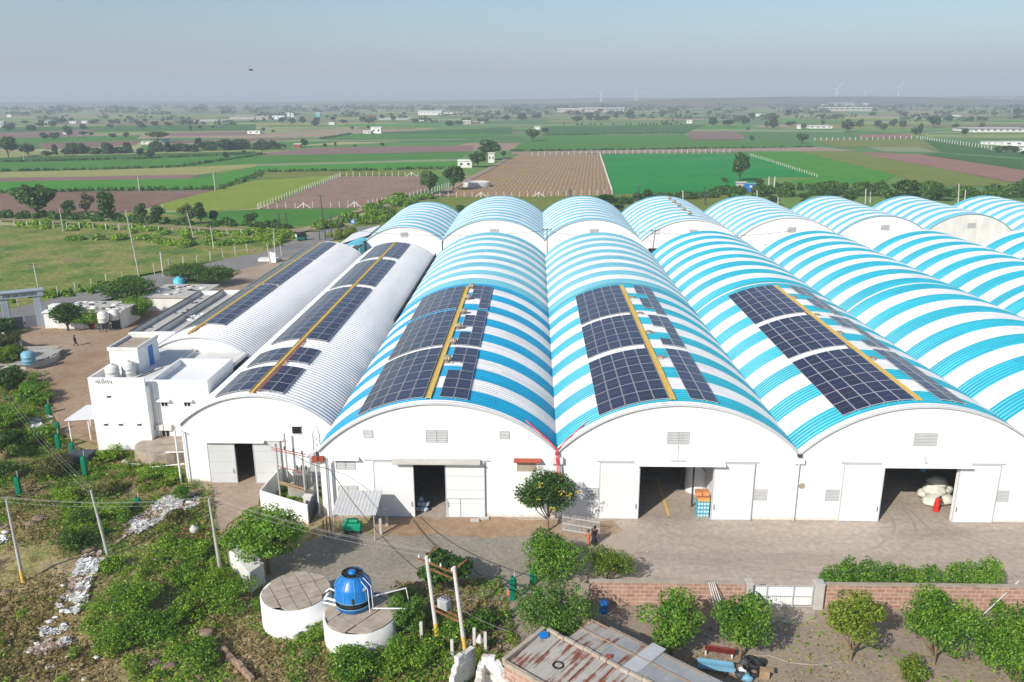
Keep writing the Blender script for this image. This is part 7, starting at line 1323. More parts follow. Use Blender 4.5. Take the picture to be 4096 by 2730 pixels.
NEAR = [('b1', 350, 1135, 785, 400, 'r', 'biggest dark tree beyond the farm track'), ('b1', 640, 1140, 960, 160, 'r', 'small dark tree beside the biggest one beyond the track'), ('b1', 800, 1125, 880, 180, 'o', 'thin brownish tree beyond the farm track'), ('b1', 1000, 1170, 840, 240, 'c', 'tall pointed tree beyond the farm track'), ('b1', 1310, 1190, 990, 140, 'r', 'one of two close round trees, on the side of the pointed tree'), ('b1', 1470, 1190, 1000, 160, 'r', 'one of two close round trees, on the side of the junction'), ('b1', 1740, 1200, 990, 210, 'o', 'thin leaved tree beside the pole beyond the track'), ('b1', 1850, 1200, 980, 170, 'r', 'dark tree leaning over the thin leaved one'), ('b1', 1970, 1180, 1050, 120, 'r', 'small tree at the end of the row beyond the track'), ('b1', 2310, 1200, 1070, 150, 'r', 'lone small tree on the green verge before the lattice pole'),
        ('b2', 1600, 920, 690, 220, 'r', 'lower of the two round trees at the corner of the ploughed field'), ('b2', 1815, 880, 630, 240, 'r', 'upper of the two round trees at the corner of the ploughed field'), ('b2', 2040, 670, 500, 200, 'r', 'round tree hiding the tall white box house'), ('b2', 2140, 600, 405, 250, 'r', 'largest round tree on the farm lane behind the white box house'), ('b2', 2270, 580, 510, 70, 'r', 'small tree by the farm lane gate'), ('b2', 1880, 1100, 1000, 100, 'r', 'dark small tree between the first two rear roofs'), ('b3', 2090, 890, 600, 250, 'c', 'tall dark tree beside the blue container hut'), ('b3', 1950, 900, 850, 100, 'r', 'low bush tree left of the tall tree by the hut'), ('b3', 2270, 925, 860, 110, 'r', 'low dark tree right of the hut'), ('b3', 850, 1150, 1000, 280, 'r', 'wide tree showing over the rear roofs in the middle'), ('b3', 1250, 1065, 950, 110, 'r', 'small tree with a pole behind the rear roofs'), ('b3', 980, 1170, 1060, 130, 'r', 'lower tree in the gap between two rear roofs'),
        ('b4', 1270, 1090, 830, 330, 'd', 'largest spreading tree behind the outer rear roofs'), ('b4', 500, 1050, 905, 160, 'r', 'scrubby tree on the edge of the tall crop'), ('b4', 840, 1010, 885, 160, 'r', 'scrubby tree left of the largest spreading tree'), ('b4', 1030, 1010, 870, 130, 'o', 'thin tree touching the largest spreading tree'), ('b4', 740, 1130, 960, 200, 'r', 'dense tree low behind the outer rear roofs'), ('b4', 330, 1070, 980, 150, 'r', 'dense bush tree above the ventilated rear roof row'), ('b4', 620, 1050, 950, 130, 'r', 'bush tree between the dense tree and the tall crop'), ('b4', 1520, 1050, 905, 100, 'r', 'narrow tree right of the largest spreading tree'), ('b4', 1600, 1070, 930, 200, 'r', 'round tree left of the three poles'), ('b4', 1890, 1050, 960, 150, 'r', 'round tree right of the three poles'), ('b4', 2330, 1030, 840, 150, 'r', 'dark tree cut by the frame beyond the outer roofs'), ('b4', 50, 1110, 1010, 130, 'r', 'bushy tree behind the middle rear roofs by a pole'), ('b4', 1130, 1105, 960, 150, 'r', 'low tree in front of the largest spreading tree'), ('b4', 1400, 1110, 1020, 120, 'r', 'low bush at the foot of the largest spreading tree'), ('b4', 315, 540, 435, 130, 'r', 'lone round tree at the bend of the dirt strip'), ('b1', 1450, 440, 318, 250, 'd', 'big dome shaped tree sheltering a small hut'), ('b1', 80, 580, 365, 230, 'r', 'big dark tree at the edge of the far fields'), ('b3', 190, 520, 390, 150, 'r', 'round tree at the end of the farm lane')]
for i, (r, x, yb, yt, wp, k, lab) in enumerate(NEAR): plant(r, x, yb, yt, wp, k, lab, 'trees among the nearer fields', i)
MID = [('b1', 260, 560, 440, 160), ('b1', 410, 415, 340, 90), ('b1', 500, 410, 340, 120), ('b1', 640, 400, 270, 100), ('b1', 770, 375, 330, 100), ('b1', 840, 375, 340, 50), ('b1', 1040, 405, 350, 80), ('b1', 1165, 400, 335, 70), ('b1', 1830, 470, 390, 100), ('b1', 1870, 510, 420, 130), ('b1', 2060, 510, 400, 200), ('b1', 1690, 520, 460, 90), ('b1', 1290, 580, 480, 90), ('b1', 1380, 580, 505, 130), ('b1', 2085, 590, 520, 70), ('b1', 2240, 560, 505, 50), ('b1', 600, 560, 490, 100), ('b1', 980, 540, 490, 110), ('b1', 1105, 540, 505, 80), ('b1', 430, 570, 510, 110), ('b1', 1580, 520, 480, 80), ('b2', 160, 510, 410, 90), ('b2', 445, 480, 395, 80), ('b2', 60, 520, 450, 120), ('b2', 260, 490, 450, 60), ('b2', 635, 480, 445, 50), ('b2', 730, 480, 430, 30), ('b2', 1160, 475, 435, 50), ('b2', 910, 480, 455, 40), ('b3', 310, 440, 390, 100), ('b4', 1800, 470, 395, 90), ('b4', 1395, 470, 340, 60), ('b4', 1360, 460, 390, 110), ('b4', 2190, 620, 550, 120), ('b4', 2110, 625, 560, 100), ('b4', 2270, 625, 560, 100), ('b4', 2340, 650, 600, 60), ('b3', 2200, 520, 460, 60), ('b3', 2165, 415, 390, 50)]
for i, (r, x, yb, yt, wp) in enumerate(MID): plant(r, x, yb, yt, wp, 'f', 'middle distance green tree on a field edge in the plain', 'trees on the middle distance field edges', i)
FAR = [('b1', 570, 270, 210, 120), ('b1', 1190, 230, 190, 80), ('b1', 1030, 270, 225, 100), ('b1', 1090, 280, 215, 60), ('b1', 860, 270, 230, 110), ('b1', 100, 300, 255, 90), ('b1', 370, 300, 250, 80), ('b1', 1755, 340, 275, 40), ('b1', 1840, 315, 280, 60), ('b1', 1960, 315, 280, 40), ('b1', 1500, 250, 210, 50), ('b2', 70, 335, 300, 50), ('b2', 155, 350, 320, 40), ('b2', 885, 320, 285, 40), ('b2', 1035, 310, 280, 40), ('b2', 240, 265, 200, 80), ('b2', 330, 270, 210, 90), ('b2', 430, 265, 195, 80), ('b2', 560, 265, 200, 80), ('b2', 800, 260, 225, 90), ('b2', 970, 250, 195, 70), ('b2', 1080, 250, 200, 90), ('b2', 1260, 245, 190, 60), ('b2', 1460, 260, 215, 80), ('b2', 2060, 260, 210, 60), ('b2', 2310, 240, 180, 80), ('b3', 90, 330, 255, 120), ('b3', 240, 305, 265, 80), ('b3', 1080, 315, 220, 90), ('b3', 960, 310, 260, 60), ('b3', 600, 280, 235, 60), ('b3', 680, 290, 250, 90), ('b3', 790, 295, 255, 50), ('b3', 1380, 310, 230, 60), ('b3', 1300, 270, 245, 40), ('b3', 1850, 380, 290, 110), ('b3', 1990, 385, 310, 140), ('b3', 2130, 375, 275, 120), ('b3', 1935, 320, 280, 60), ('b3', 2340, 400, 330, 60), ('b3', 1680, 280, 255, 60), ('b3', 1610, 270, 230, 50), ('b3', 1820, 270, 240, 50), ('b4', 735, 430, 310, 170), ('b4', 840, 400, 310, 80), ('b4', 1525, 400, 270, 130), ('b4', 1250, 290, 240, 90), ('b4', 185, 290, 220, 90), ('b4', 400, 280, 240, 60), ('b4', 1150, 390, 310, 90), ('b4', 1240, 400, 320, 90), ('b4', 1000, 400, 320, 100), ('b4', 1060, 420, 350, 100), ('b4', 330, 405, 350, 70), ('b4', 205, 385, 330, 110), ('b4', 500, 370, 320, 50), ('b4', 50, 410, 290, 120), ('b4', 1720, 410, 350, 80), ('b4', 1860, 340, 290, 60), ('b4', 1960, 395, 345, 70), ('b4', 2080, 290, 240, 70), ('b4', 2290, 290, 210, 120), ('b4', 1490, 220, 180, 60)] + [('b3', x, 376, 350, 24) for x in (480, 600, 640, 720, 760, 820, 930, 1055, 1090, 1170, 1200, 1230, 1270, 1300, 1330, 1390, 1460, 1550)]
rr = np.random.default_rng(77)
for k in range(95):
    r = ('b1', 'b2', 'b3', 'b4')[k % 4]; y0 = {'b1': 205, 'b2': 175, 'b3': 215, 'b4': 215}[r]; y = y0 + rr.uniform(0, 1) ** 1.6 * 130; s = 20 + (y - y0) * .25; FAR.append((r, rr.uniform(0, 2353), y, y - s * rr.uniform(.8, 1.3), s * rr.uniform(1.4, 2.6)))
for i, (r, x, yb, yt, wp) in enumerate(FAR): plant(r, x, yb, yt, wp, 'f', 'small hazy tree far out on the plain', 'far hazy trees on the plain', i)
def treeline(seed, y0, y1, x0, x1, nb, h):
    r = np.random.default_rng(seed); bl = [[r.uniform(x0, x1), r.uniform(y0, y1), h * .4, r.uniform(8, 30), 8, h * r.uniform(.4, 1.0)] for _ in range(nb)]; V, Fq = leaves(r, bl, nb * 26, 6.5, .8); V[:, 2] = np.maximum(V[:, 2], 0); o = link('treeline', npmesh('treeline', V, Fq, [M['leaf_far']])); ORG[o.name] = np.zeros(3); tag(o, kind='stuff')
treeline(1, 1900, 2900, -2200, 2400, 420, 9); treeline(2, 1000, 1900, -1300, 1500, 130, 6)
# ================================================================ far buildings
FB = [('b1', -30, 36, 300, 240, 'trim', 'grey tall building at the hazy edge of the plain'), ('b1', 340, 480, 265, 240, 'concrete_lt', 'far shed with a pale orange roof among the trees'), ('b1', 640, 700, 265, 240, 'white', 'white far house left of the cluster by the trees'), ('b1', 750, 800, 262, 238, 'white', 'white far house right of the cluster by the trees'), ('b1', 1660, 1710, 265, 240, 'white', 'small bright square house on the far road'), ('b1', 1780, 2060, 250, 235, 'concrete_lt', 'long low far building along the road'), ('b1', 2110, 2340, 225, 195, 'concrete_lt', 'long pale multi roofed plant on the far skyline'), ('b1', 2275, 2390, 360, 330, 'white', 'white long farm shed in the middle fields'), ('b1', 1490, 1540, 440, 400, 'tankblue', 'bluish hut under the dome shaped tree'), ('b1', 1300, 1420, 455, 425, 'offwhite', 'crumbling pale farmyard wall beside the dome shaped tree'), ('b1', 580, 620, 362, 345, 'white', 'tiny white hut among middle distance trees'), ('b1', 65, 105, 205, 180, 'white', 'tiny white block at the skyline edge'),
      ('b2', 0, 110, 225, 195, 'concrete_lt', 'pale apartment row, left one on the far skyline'), ('b2', 150, 260, 225, 190, 'white', 'pale apartment row, right one on the far skyline'), ('b2', 285, 312, 200, 162, 'white', 'taller white far tower, first of two'), ('b2', 322, 346, 205, 170, 'white', 'shorter white far tower, second of two'), ('b2', 550, 590, 200, 165, 'teal', 'greenish far tower among the trees'), ('b2', 1000, 1090, 215, 190, 'redoxide', 'far house with a reddish roof'), ('b2', 1490, 1705, 185, 145, 'white', 'large bright white factory roof on the skyline'), ('b2', 1706, 1810, 175, 160, 'white', 'low white annexe of the skyline factory'), ('b2', 985, 1055, 360, 330, 'offwhite', 'low wing of the pale farmhouse in the middle fields'), ('b2', 1058, 1150, 358, 295, 'white', 'two storey pale farmhouse in the middle fields'), ('b2', 350, 410, 490, 450, 'redoxide', 'small reddish hut beside a lone tree'), ('b2', 1855, 1985, 670, 600, 'offwhite', 'low pale farm building behind the two round trees'), ('b2', 2135, 2192, 625, 530, 'offwhite', 'tall pale box house on the farm lane'), ('b2', 1900, 1975, 270, 235, 'concrete_lt', 'brownish far block, largest of three'), ('b2', 2000, 2040, 265, 245, 'redoxide', 'reddish far block in the middle of three'), ('b2', 2060, 2098, 265, 245, 'concrete_lt', 'small far block at the end of three'), ('b2', 670, 720, 275, 250, 'white', 'small white far shelter'), ('b2', 1490, 1540, 240, 220, 'white', 'white far house beside the long white wall'), ('b2', 1130, 1400, 230, 220, 'white', 'long thin white far wall building'),
      ('b3', 420, 640, 250, 218, 'concrete_lt', 'long pale far warehouse, left section'), ('b3', 641, 1030, 248, 212, 'concrete_lt', 'long pale far warehouse, right taller section'), ('b3', 2068, 2150, 970, 892, 'concrete_lt', 'beige hut with a pale roof under the tall dark tree'), ('b3', 205, 258, 412, 380, 'white', 'white hut at the far end of the farm lane'), ('b3', 1610, 1655, 355, 322, 'white', 'white far house with a reddish side'), ('b3', 2210, 2290, 290, 266, 'white', 'tiny white far huts on the hill slope'), ('b3', 2270, 2296, 198, 165, 'white', 'tiny white shrine on the hill'),
      ('b4', 510, 950, 240, 208, 'concrete_lt', 'broad pale factory front below the wind turbines'), ('b4', 590, 800, 206, 165, 'concrete_lt', 'upper stepped roof of the pale factory'), ('b4', 880, 920, 206, 170, 'slab', 'short brown tower on the pale factory'), ('b4', 508, 588, 206, 178, 'offwhite', 'side block of the pale factory'), ('b4', 970, 1490, 236, 222, 'slab', 'long thin brown shed beside the pale factory'), ('b4', 1880, 2400, 435, 398, 'offwhite', 'long roofless pale building at the edge of the fields'), ('b4', 2000, 2120, 550, 520, 'white', 'low white compound building, left one'), ('b4', 2165, 2353, 562, 520, 'white', 'low white compound building with square openings'), ('b4', 2300, 2400, 615, 570, 'white', 'white block in front of the compound'), ('b4', 380, 590, 402, 378, 'offwhite', 'long pale field wall before the far trees'), ('b4', 1715, 1770, 290, 278, 'white', 'tiny white far shed'), ('b4', 270, 300, 405, 365, 'white', 'tiny white tower among far trees')]
for i, (r, x0, x1, yb, yt, m_, lab) in enumerate(FB):
    q = at(r, (x0 + x1) / 2, yb); a, b = atY(r, x0, yb, q[1]), atY(r, x1, yb, q[1]); h = atY(r, (x0 + x1) / 2, yt, q[1])[2]; w_ = b[0] - a[0]; d = min(w_ * .8, 40); e = empty('building', (q[0], q[1], 0), lab, 'building', 'far buildings on the plain'); mb = MB(); mb.box(a[0], q[1], 0, b[0], q[1] + d, h * .86); mb.build('wall', M[m_], e)
    o_ = max(.3, w_ * .02); mb = MB()
    if i % 3 == 0 or 'roof' in lab:
        V = [(a[0] - o_, q[1] - o_, h * .862), (b[0] + o_, q[1] - o_, h * .862), (b[0] + o_, q[1] + d + o_, h * .862), (a[0] - o_, q[1] + d + o_, h * .862), (a[0] - o_, q[1] + d / 2, h), (b[0] + o_, q[1] + d / 2, h)]; mb.add(V, [(0, 1, 5, 4), (2, 3, 4, 5), (1, 2, 5), (3, 0, 4), (3, 2, 1, 0)]); mb.build('roof', M['redoxide' if 'reddish' in lab else 'concrete_lt' if m_ != 'white' else 'white_sheet'], e)
    else: mb.box(a[0] - o_, q[1] - o_, h * .862, b[0] + o_, q[1] + d + o_, h); mb.build('roof', M['concrete_lt' if m_ == 'white' else 'offwhite'], e)
    nw = int(np.clip(w_ / 5, 2, 9)); s = w_ / nw
    for k in range(nw):
        mb = MB(); mb.box(a[0] + s * (k + .32), q[1] - .12, h * .35, a[0] + s * (k + .68), q[1] - .01, h * .62); mb.build('window', M['gutter'], e)
q = at('b3', 2195, 985); e = empty('container', (q[0], q[1], 0), 'bright blue shipping container beside the beige hut', 'container'); a, b = atY('b3', 2148, 985, q[1]), atY('b3', 2242, 985, q[1]); h = atY('b3', 2195, 912, q[1])[2]; n = 18; mb = MB()
for k in range(n): x = a[0] + (b[0] - a[0]) * k / n; mb.box(x, q[1] + (.08 if k % 2 else 0), .1, x + (b[0] - a[0]) / n, q[1] + 3, h)
mb.build('body', M['signblue'], e); mb = MB(); mb.box(a[0] - .1, q[1] - .1, h + .002, b[0] + .1, q[1] + 3.1, h + .15); mb.build('roof', M['tankblue'], e); mb = MB(); mb.box(a[0] + (b[0] - a[0]) * .35, q[1] - .06, h * .55, a[0] + (b[0] - a[0]) * .6, q[1] - .01, h * .8); mb.build('door', M['tankwhite'], e)
# wind turbines
for i, (r, x, yb, yt, sp, lab) in enumerate((('b3', 818, 205, 68, .3, 'tallest faint wind turbine above the long pale far warehouse'), ('b3', 1150, 190, 78, 1.0, 'faint wind turbine right of the long pale warehouse'), ('b4', 630, 190, 42, .2, 'wind turbine standing right over the pale factory'), ('b4', 893, 190, 66, .7, 'shorter wind turbine behind the brown factory tower'), ('b4', 1206, 200, 28, .0, 'wind turbine on the far side of the long brown shed'), ('b4', 2200, 210, 145, .5, 'faintest wind turbine at the outer skyline'))):
    d = ray(r, x, yt); Y = 3000; t_ = (Y - CAM[1]) / d[1]; hub = CAM + d * t_; e = empty('wind_turbine', (hub[0], Y, 0), lab, 'wind turbine', 'wind turbines on the skyline'); mb = MB(); mb.tube([(hub[0], Y, 0), (hub[0], Y, hub[2])], [2.0, 1.3], 8); mb.build('tower', M['offwhite'], e); mb = MB(); mb.box(hub[0] - 1.6, Y - 4, hub[2] - 1.5, hub[0] + 1.6, Y + 5, hub[2] + 1.6); mb.build('nacelle', M['offwhite'], e)
    for k in range(3):
        a = sp + 2 * math.pi * k / 3 + .5; L = 38; mb = MB(); mb.tube([(hub[0], Y - 4.6, hub[2]), (hub[0] + math.sin(a) * L * .3, Y - 4.6, hub[2] + math.cos(a) * L * .3), (hub[0] + math.sin(a) * L, Y - 4.6, hub[2] + math.cos(a) * L)], [.9, 1.1, .25], 6); mb.build('blade', M['offwhite'], e)
# ================================================================ fence posts
def posts(label, group, pts, n, h=1.5, wd=.16, m='post'):
    P = [at(*p) for p in pts]; seg = [np.hypot(*(b - a)[:2]) for a, b in zip(P[:-1], P[1:])]; tot = sum(seg); wd *= .62; mb = MB(); mb.prism([(-wd / 2, -wd / 2), (wd / 2, -wd / 2), (wd / 2, wd / 2), (-wd / 2, wd / 2)], 0, h); o0 = mb.build('fence_post', M[m]); 
    for k in range(n):
        s = tot * k / max(1, n - 1); i = 0
        while i < len(seg) - 1 and s > seg[i]: s -= seg[i]; i += 1
        q = P[i] + (P[i + 1] - P[i]) * (s / seg[i]); o = o0 if k == 0 else o0.copy()
        if k: C.objects.link(o)
        o.location = (q[0], q[1], 0); o.rotation_euler = (random.uniform(-.04, .04), random.uniform(-.04, .04), random.uniform(0, 1)); s_ = random.uniform(.9, 1.1); o.scale = (1, 1, s_); tag(o, label, 'fence post', group)
posts('white concrete post in the fence between the yellow green field and the ploughed field', 'posts beside the yellow green field', [('b2', 18, 1052), ('b2', 770, 757)], 36, 1.9, .3)
posts('white concrete post along the near edge of the ploughed field', 'posts along the near ploughed edge', [('b2', 30, 1052), ('b2', 930, 1035)], 12, 2.0, .28)
posts('white concrete post along the farm track beside the ploughed field', 'posts along the farm track', [('b2', 1035, 1028), ('b2', 1640, 895), ('b2', 1770, 852)], 24, 2.0, .28)
posts('white concrete post along the far edge of the ploughed field', 'posts along the far ploughed edge', [('b2', 775, 757), ('b2', 1490, 750)], 13, 2.2, .32)
posts('white concrete post before the ochre ploughed field', 'posts before the ochre field', [('b2', 1620, 948), ('b2', 2310, 942), ('b3', 20, 1036), ('b3', 920, 1014)], 24, 2.0, .26)
posts('close set white post between the ochre and the emerald field', 'posts between ochre and emerald fields', [('b3', 806, 640), ('b3', 925, 1012)], 44, 1.6, .34)
posts('white post along the far side of the emerald field', 'posts beyond the emerald field', [('b3', 185, 655), ('b3', 800, 641), ('b3', 1100, 634), ('b3', 2000, 627)], 34, 2.4, .4)
posts('pale post in the slanting fence across the lush field', 'posts across the lush field', [('b3', 2190, 655), ('b4', 0, 705), ('b4', 450, 852)], 34, 1.6, .32)
posts('white post along the far side of the meadow', 'posts beyond the meadow', [('b1', 20, 1215), ('b1', 900, 1245), ('b1', 2353, 1312)], 20, 1.9, .26)
posts('white post between the meadow and the road', 'posts between meadow and road', [('m1', 165, 525), ('m1', 585, 425), ('m1', 1035, 302), ('m1', 1530, 190), ('m1', 2215, 30)], 16, 2.3, .2)
posts('white post in the compound fence at the field edge', 'posts of the compound fence', [('b4', 430, 518), ('b4', 1390, 500), ('b4', 2050, 598)], 46, 2.6, .5)
# A shaped braces on the ploughed field fences
for (r, x, y) in (('b2', 440, 1045), ('b2', 905, 1035), ('b2', 1430, 752), ('b2', 2070, 945), ('b3', 245, 1034)):
    q = at(r, x, y); k = 1.0 if y > 900 else 1.1; mb = MB(); [mb.beam((q[0] + d * 2.4 * k, q[1], 0), (q[0], q[1], 1.7 * k), .22, .22) for d in (-1, 1)]; mb.beam((q[0], q[1], 0), (q[0], q[1], 2.0 * k), .26, .26); tag(mb.build('braced_post', M['post']), 'white braced corner post propped on both sides in the field fence', 'fence post', 'braced fence posts')
# ================================================================ poles and wires
def pole(label, base, top, m='pole', rad=.12, cross=1, group='utility poles', foot=None):
    e = empty('utility_pole', (base[0], base[1], 0), label, 'utility pole', group); mb = MB(); mb.tube([(base[0], base[1], 0), tuple(top)], [rad * 1.25, rad * .8], 7); mb.build('shaft', M[m], e)
    if cross: mb = MB(); [mb.beam((top[0] - .9, top[1], top[2] - .3 - .6 * k), (top[0] + .9, top[1], top[2] - .3 - .6 * k), .1, .1) for k in range(cross)]; [mb.lathe((top[0] + d, top[1], top[2] - .25), [(.05, 0), (.08, .1), (.04, .22), (0, .24)], 7) for d in (-.8, 0, .8)]; mb.build('crossarm', M['gutter'], e)
    if foot: mb = MB(); b, t_ = np.array(base, float), np.array(top, float); mb.tube([tuple(b), tuple(b + (t_ - b) * .17)], [rad * 1.3, rad * 1.25], 10); mb.build('painted_foot', M[foot], e)
    return e
PL = [('b1', 545, 1040, 585, 1268, 'leaning pale pole among the trees beyond the track', 'pole'), ('b1', 1720, 1085, 1785, 1325, 'leaning pale pole beside the thin leaved tree', 'pole'), ('b1', 1935, 1212, 1968, 1425, 'short white pole at the far meadow edge', 'pole'), ('m1', 300, 122, 345, 345, 'grey pole on the meadow side of the road near the portal', 'pole'), ('b1', 1265, 745, 1285, 885, 'thin pole on the long green strip, nearer the big dark tree', 'pole'), ('b1', 1960, 715, 1980, 885, 'thin pole at the corner of the long green strip', 'pole'), ('b1', 215, 520, 222, 600, 'thin pole by the dark trees at the view edge', 'pole'), ('b2', 590, 918, 642, 1345, 'very tall dark pole at the road junction', 'gutter'), ('b2', 160, 1230, 178, 1425, 'pale pole rising before the bright roadside scrub', 'pole'), ('b2', 685, 1105, 697, 1330, 'dark pole right of the tallest pole at the junction', 'gutter'), ('b2', 758, 1120, 768, 1300, 'dark pole nearest the blue signboard', 'gutter'), ('b2', 580, 1245, 588, 1348, 'short dark pole left of the tallest pole', 'gutter'), ('b2', 1115, 1010, 1122, 1130, 'thin pole in the scrub beyond the signboard', 'gutter'), ('b2', 1213, 1025, 1218, 1168, 'first of two close poles at the first rear roof', 'gutter'), ('b2', 1240, 1035, 1246, 1160, 'second of two close poles at the first rear roof', 'gutter'), ('q3', 318, 822, 395, 1242, 'bare leaning pale pole by the white gate slab', 'pole'), ('q3', 570, 850, 602, 1085, 'bare short pale pole beside the white gate slab', 'pole'), ('b3', 1163, 928, 1163, 1075, 'dark pole over the emerald field edge', 'gutter'), ('b3', 535, 958, 540, 1060, 'dark pole before the ochre field', 'gutter'), ('b3', 1570, 970, 1574, 1090, 'pale pole right of the small tree behind the rear roofs', 'pole'), ('b3', 1775, 938, 1776, 1110, 'tall pole before the emerald field corner', 'gutter'), ('b3', 2253, 968, 2253, 1070, 'pale pole below the hut', 'pole'), ('b4', 10, 845, 5, 1000, 'first of two white poles by the tall crop', 'post'), ('b4', 65, 845, 50, 1000, 'second of two white poles by the tall crop', 'post'), ('b4', 95, 1030, 85, 1150, 'white pole right behind a rear roof', 'post'), ('b4', 900, 955, 895, 1095, 'pale pole left of the largest spreading tree', 'pole'), ('b4', 942, 985, 940, 1085, 'shorter pale pole beside the spreading tree', 'pole'), ('b4', 1757, 910, 1748, 1080, 'tallest of the poles beyond the outer roofs', 'pole'), ('b4', 1817, 965, 1808, 1078, 'pole at the end of the group beyond the outer roofs', 'pole')]
for i, (r, xt, yt, xb, yb, lab, m_) in enumerate(PL):
    b = at(r, xb, yb); pole(lab, b, atY(r, xt, yt, b[1]), m_, .13 if b[1] < 200 else .22, 1 if i % 3 else 2)
b = at('m1', 1248, 240); pole('tall leaning pole crossing the meadow', b, atY('b1', 1155, 1060, b[1])); b = at('q3', 475, 1005); pole('pale tall pole behind the white gate slab', b, atY('q3', 440, 545, b[1])); b = at('q1', 605, 440); pole('white leaning pole on the road edge behind the dark trees', b, atY('q1', 552, 35, b[1]), 'post')
# twin lattice pole at the junction
b0, b1 = at('b2', 240, 1290), at('b2', 262, 1290); z = atY('b2', 232, 1085, b0[1])[2]; e = empty('twin_pole', (b0[0], b0[1], 0), 'twin braced pole carrying switchgear at the junction', 'utility pole'); mb = MB(); [mb.tube([(x, b0[1], 0), (x - .6, b0[1], z)], .13, 6) for x in (b0[0], b0[0] + 1.9)]; mb.build('shaft', M['gutter'], e)
mb = MB(); [mb.beam((b0[0] - 1.2, b0[1], z - .4 - k), (b0[0] + 2.3, b0[1], z - .4 - k), .12, .12) for k in (0, 1.4, 4)]; mb.beam((b0[0] - .4, b0[1], z - 4), (b0[0] + 1.6, b0[1], z - 1.5), .1, .1); mb.build('crossarm', M['gutter'], e)
e = empty('gate_slab', at('q3', 450, 1200), 'white upright slab wall beside the leaning roadside poles', 'wall'); q = at('q3', 450, 1210); wa, wb, hh = atY('q3', 385, 1210, q[1])[0], atY('q3', 500, 1210, q[1])[0], atY('q3', 440, 985, q[1])[2]; mb = MB(); mb.box(wa, q[1] - .3, 0, wb, q[1] + .3, hh); mb.build('slab', M['white'], e)
p = at('q3', 700, 1180); mb = MB(); mb.box(p[0] - 6, p[1] - 1, 0, p[0] - 2, p[1] + 1, 1.0); tag(mb.build('compound_wall', M['offwhite']), 'low pale wall stub on the road side of the white warehouse', 'wall')
# alley poles between the two rows
b = np.array([.6, 96, 0.]); pole('thin pole in the alley behind the valley of the first two striped roofs', b, atY('s1', 968, 45, 96), 'gutter', .09, 1); b = np.array([20.6, 97, 0.]); pole('alley pole with drooping cables near the dark rear doorway', b, atY('s2', 75, 60, 97), 'gutter', .09, 2)
# near poles
for lab, bp, tp, ft, m_ in (('leaning electric pole with a yellow foot on the brown slope', at('n1', 235, 590), ('f1', 62, 1240), 'yellow', 'pole'), ('leaning electric pole in the middle of the slope', at('n1', 1080, 325), ('f1', 905, 1150), None, 'pole'), ('leaning electric pole beside the spreading tree', at('n2', 452, 465), ('f2', 338, 1235), None, 'pole')):
    pole(lab, bp, atY(tp[0], tp[1], tp[2], bp[1]), m_, .11, 0, 'near leaning electric poles', ft)
Ha, Hb = at('n3', 872, 1135), at('n3', 1148, 1275); Ta, Tb = atY('n3', 760, 312, Ha[1]), atY('n3', 1035, 420, Hb[1]); e = empty('transformer_poles', ((Ha + Hb) / 2)[:3], 'pair of yellow footed concrete poles carrying a transformer beside the ruined wall', 'utility pole'); ORG[e.name][2] = 0; e.location.z = 0
for b, t_ in ((Ha, Ta), (Hb, Tb)): mb = MB(); mb.tube([tuple(b), tuple(t_)], [.15, .12], 8); mb.build('pole', M['post'], e); mb = MB(); mb.tube([tuple(b), tuple(b + (t_ - b) * .2)], [.162, .156], 10); mb.build('painted_foot', M['yellow'], e)
mid = lambda a, b, t: tuple(np.array(a) + (np.array(b) - np.array(a)) * t)
for t_, ex in ((.93, .35), (.86, .05), (.42, .05), (.36, .0)): mb = MB(); a, b = np.array(mid(Ha, Ta, t_)), np.array(mid(Hb, Tb, t_)); d = (b - a); mb.beam(tuple(a - d * ex), tuple(b + d * .08), .09, .09); mb.build('cross_beam', M['rust'], e)
mb = MB(); mb.beam(mid(Ha, Ta, .98), tuple(np.array(Ta) + (.55, .3, .5)), .08, .08); mb.beam(mid(Hb, Tb, .97), tuple(np.array(Tb) + (.8, .5, .25)), .08, .08); mb.build('insulator_arm', M['rust'], e)
c = (np.array(mid(Ha, Ta, .44)) + np.array(mid(Hb, Tb, .44))) / 2; mb = MB(); mb.obox((c[0] - .15, c[1] + .15, c[2] + .35), (.75, .5, .6), -.6, 0); [mb.obox((c[0] - .15 + .1 * k * .8, c[1] - .14 - .1 * k * .56, c[2] + .35), (.03, .1, .5), -.6, 0) for k in range(-3, 4)]; [mb.lathe((c[0] - .3 + .2 * k, c[1] + .25 - .13 * k, c[2] + .65), [(.03, 0), (.06, .08), (.03, .16), (.05, .22), (0, .3)], 7, 1) for k in range(3)]; mb.build('transformer_tank', [M['trim'], M['gutter']], e)
for k in range(4):
    a = np.array(mid(mid(Ha, Ta, .93), mid(Hb, Tb, .93), -.3 + .4 * k)); mb = MB(); mb.lathe((a[0], a[1], a[2] + .06), [(.04, 0), (.08, .08), (.05, .14), (.07, .2), (0, .28)], 8); mb.build('insulator', M['tankwhite'], e)
def wire(label, a, b, sag, rad=.009, m='wire', group=None, n=14):
    a, b = np.array(a, float), np.array(b, float); pts = []
    for k in range(n + 1): t_ = k / n; p = a + (b - a) * t_; p[2] -= sag * 4 * t_ * (1 - t_); pts.append(p)
    mb = MB(); mb.tube(pts, rad, 4, 0, False); tag(mb.build('wire', M[m]), label, 'wire', group)
pA, pB, pC = atY('f1', 62, 1240, at('n1', 235, 590)[1]), atY('f1', 905, 1150, at('n1', 1080, 325)[1]), atY('f2', 338, 1235, at('n2', 452, 465)[1])
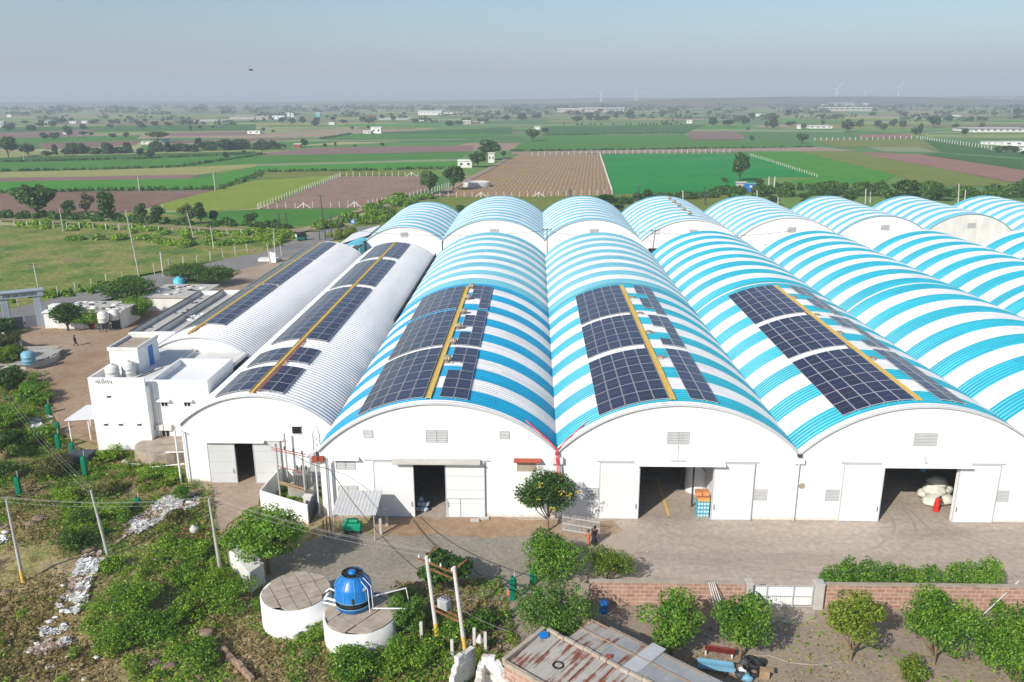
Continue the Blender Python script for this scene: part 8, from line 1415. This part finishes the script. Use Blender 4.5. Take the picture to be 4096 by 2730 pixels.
for k in range(3):
    o_ = np.array([0, .35 * (k - 1), .12 * (k % 2)]); nm = ['nearest', 'middle', 'farthest'][k]; wire(nm + ' overhead wire from the yellow footed pole to the leaning pole by the tree', pA + o_, pC + o_, .45, .009, 'wire', 'overhead wires above the slope', 20)
    wire(nm + ' overhead wire from the leaning pole by the tree to the transformer poles', pC + o_, np.array(Ta) + o_ + (.2, .2, .1), .45, .009, 'wire', 'overhead wires across the lane', 20); wire(nm + ' overhead wire leaving the yellow footed pole towards the slope edge', pA + o_, pA + o_ + (-22, 3, .5), .5, .009, 'wire', 'overhead wires leaving the slope')
    wire(nm + ' wire running from the slope pole to the upper bushes', pB + o_, atY('f1', 20 + 40 * k, 200, 14) , .6, .008, 'wire', 'wires over the upper bushes', 20)
wire('sagging black cable from the sliding door corner to the transformer poles', atY('f3', 600, 1130, -1), tuple(np.array(Tb) + (.8, .5, .25)), .9, .035, 'cable', None, 22); wire('sagging black cable from the tin canopy to the transformer poles', at('q4', 1430, 570, 5.0), atY('n3', 740, 500, Ha[1]), .8, .03, 'cable', None, 22); wire('sagging black cable from the transformer yard to the canopy corner', np.array([-23.2, 1.9, 5.1]), at('q4', 1430, 570, 5.0), .25, .028, 'cable'); wire('black cable dropping from the transformer poles into the lane bushes', tuple(np.array(Tb) + (.8, .5, .25)), at('n3', 1320, 500, 3), .3, .03, 'cable')
mb = MB(); mb.tube([(-19.2, -.5, 0), (-19.2, -.5, 5.6)], .07, 6); tag(mb.build('steel_pole', M['trim']), 'thin grey pole at the canopy corner holding a black cable', 'pole')
for x0, x1, lab in ((-36, .6, 'thin alley wire towards the first rear gables'), (.6, 20.6, 'thin alley wire between the two alley poles'), (20.6, 48, 'thin alley wire past the dark rear doorway')): wire(lab, (x0, 96, 9.4), (x1, 96.3, 9.6), 1.0, .03, 'cable', 'wires in the alley')
wire('pale wire from the yellow footed pole foot towards the ruined wall', at('n3', 1115, 850, 2.5), at('n3', 1570, 1060, 1.0), .1, .02, 'wire')
q = at('n6', 1300, 930); b2 = atY('n6', 1690, 560, q[1] + 1.5); mb = MB(); mb.tube([tuple(q), tuple(b2)], .05, 6); tag(mb.build('bamboo_pole', M['bamboo']), 'thin pale pole slanting over the reddish wall', 'pole')
for p in PR.values():
    for o in p:
        if o.name not in USED:
            for k in list(o.children): bpy.data.objects.remove(k)
            bpy.data.objects.remove(o)
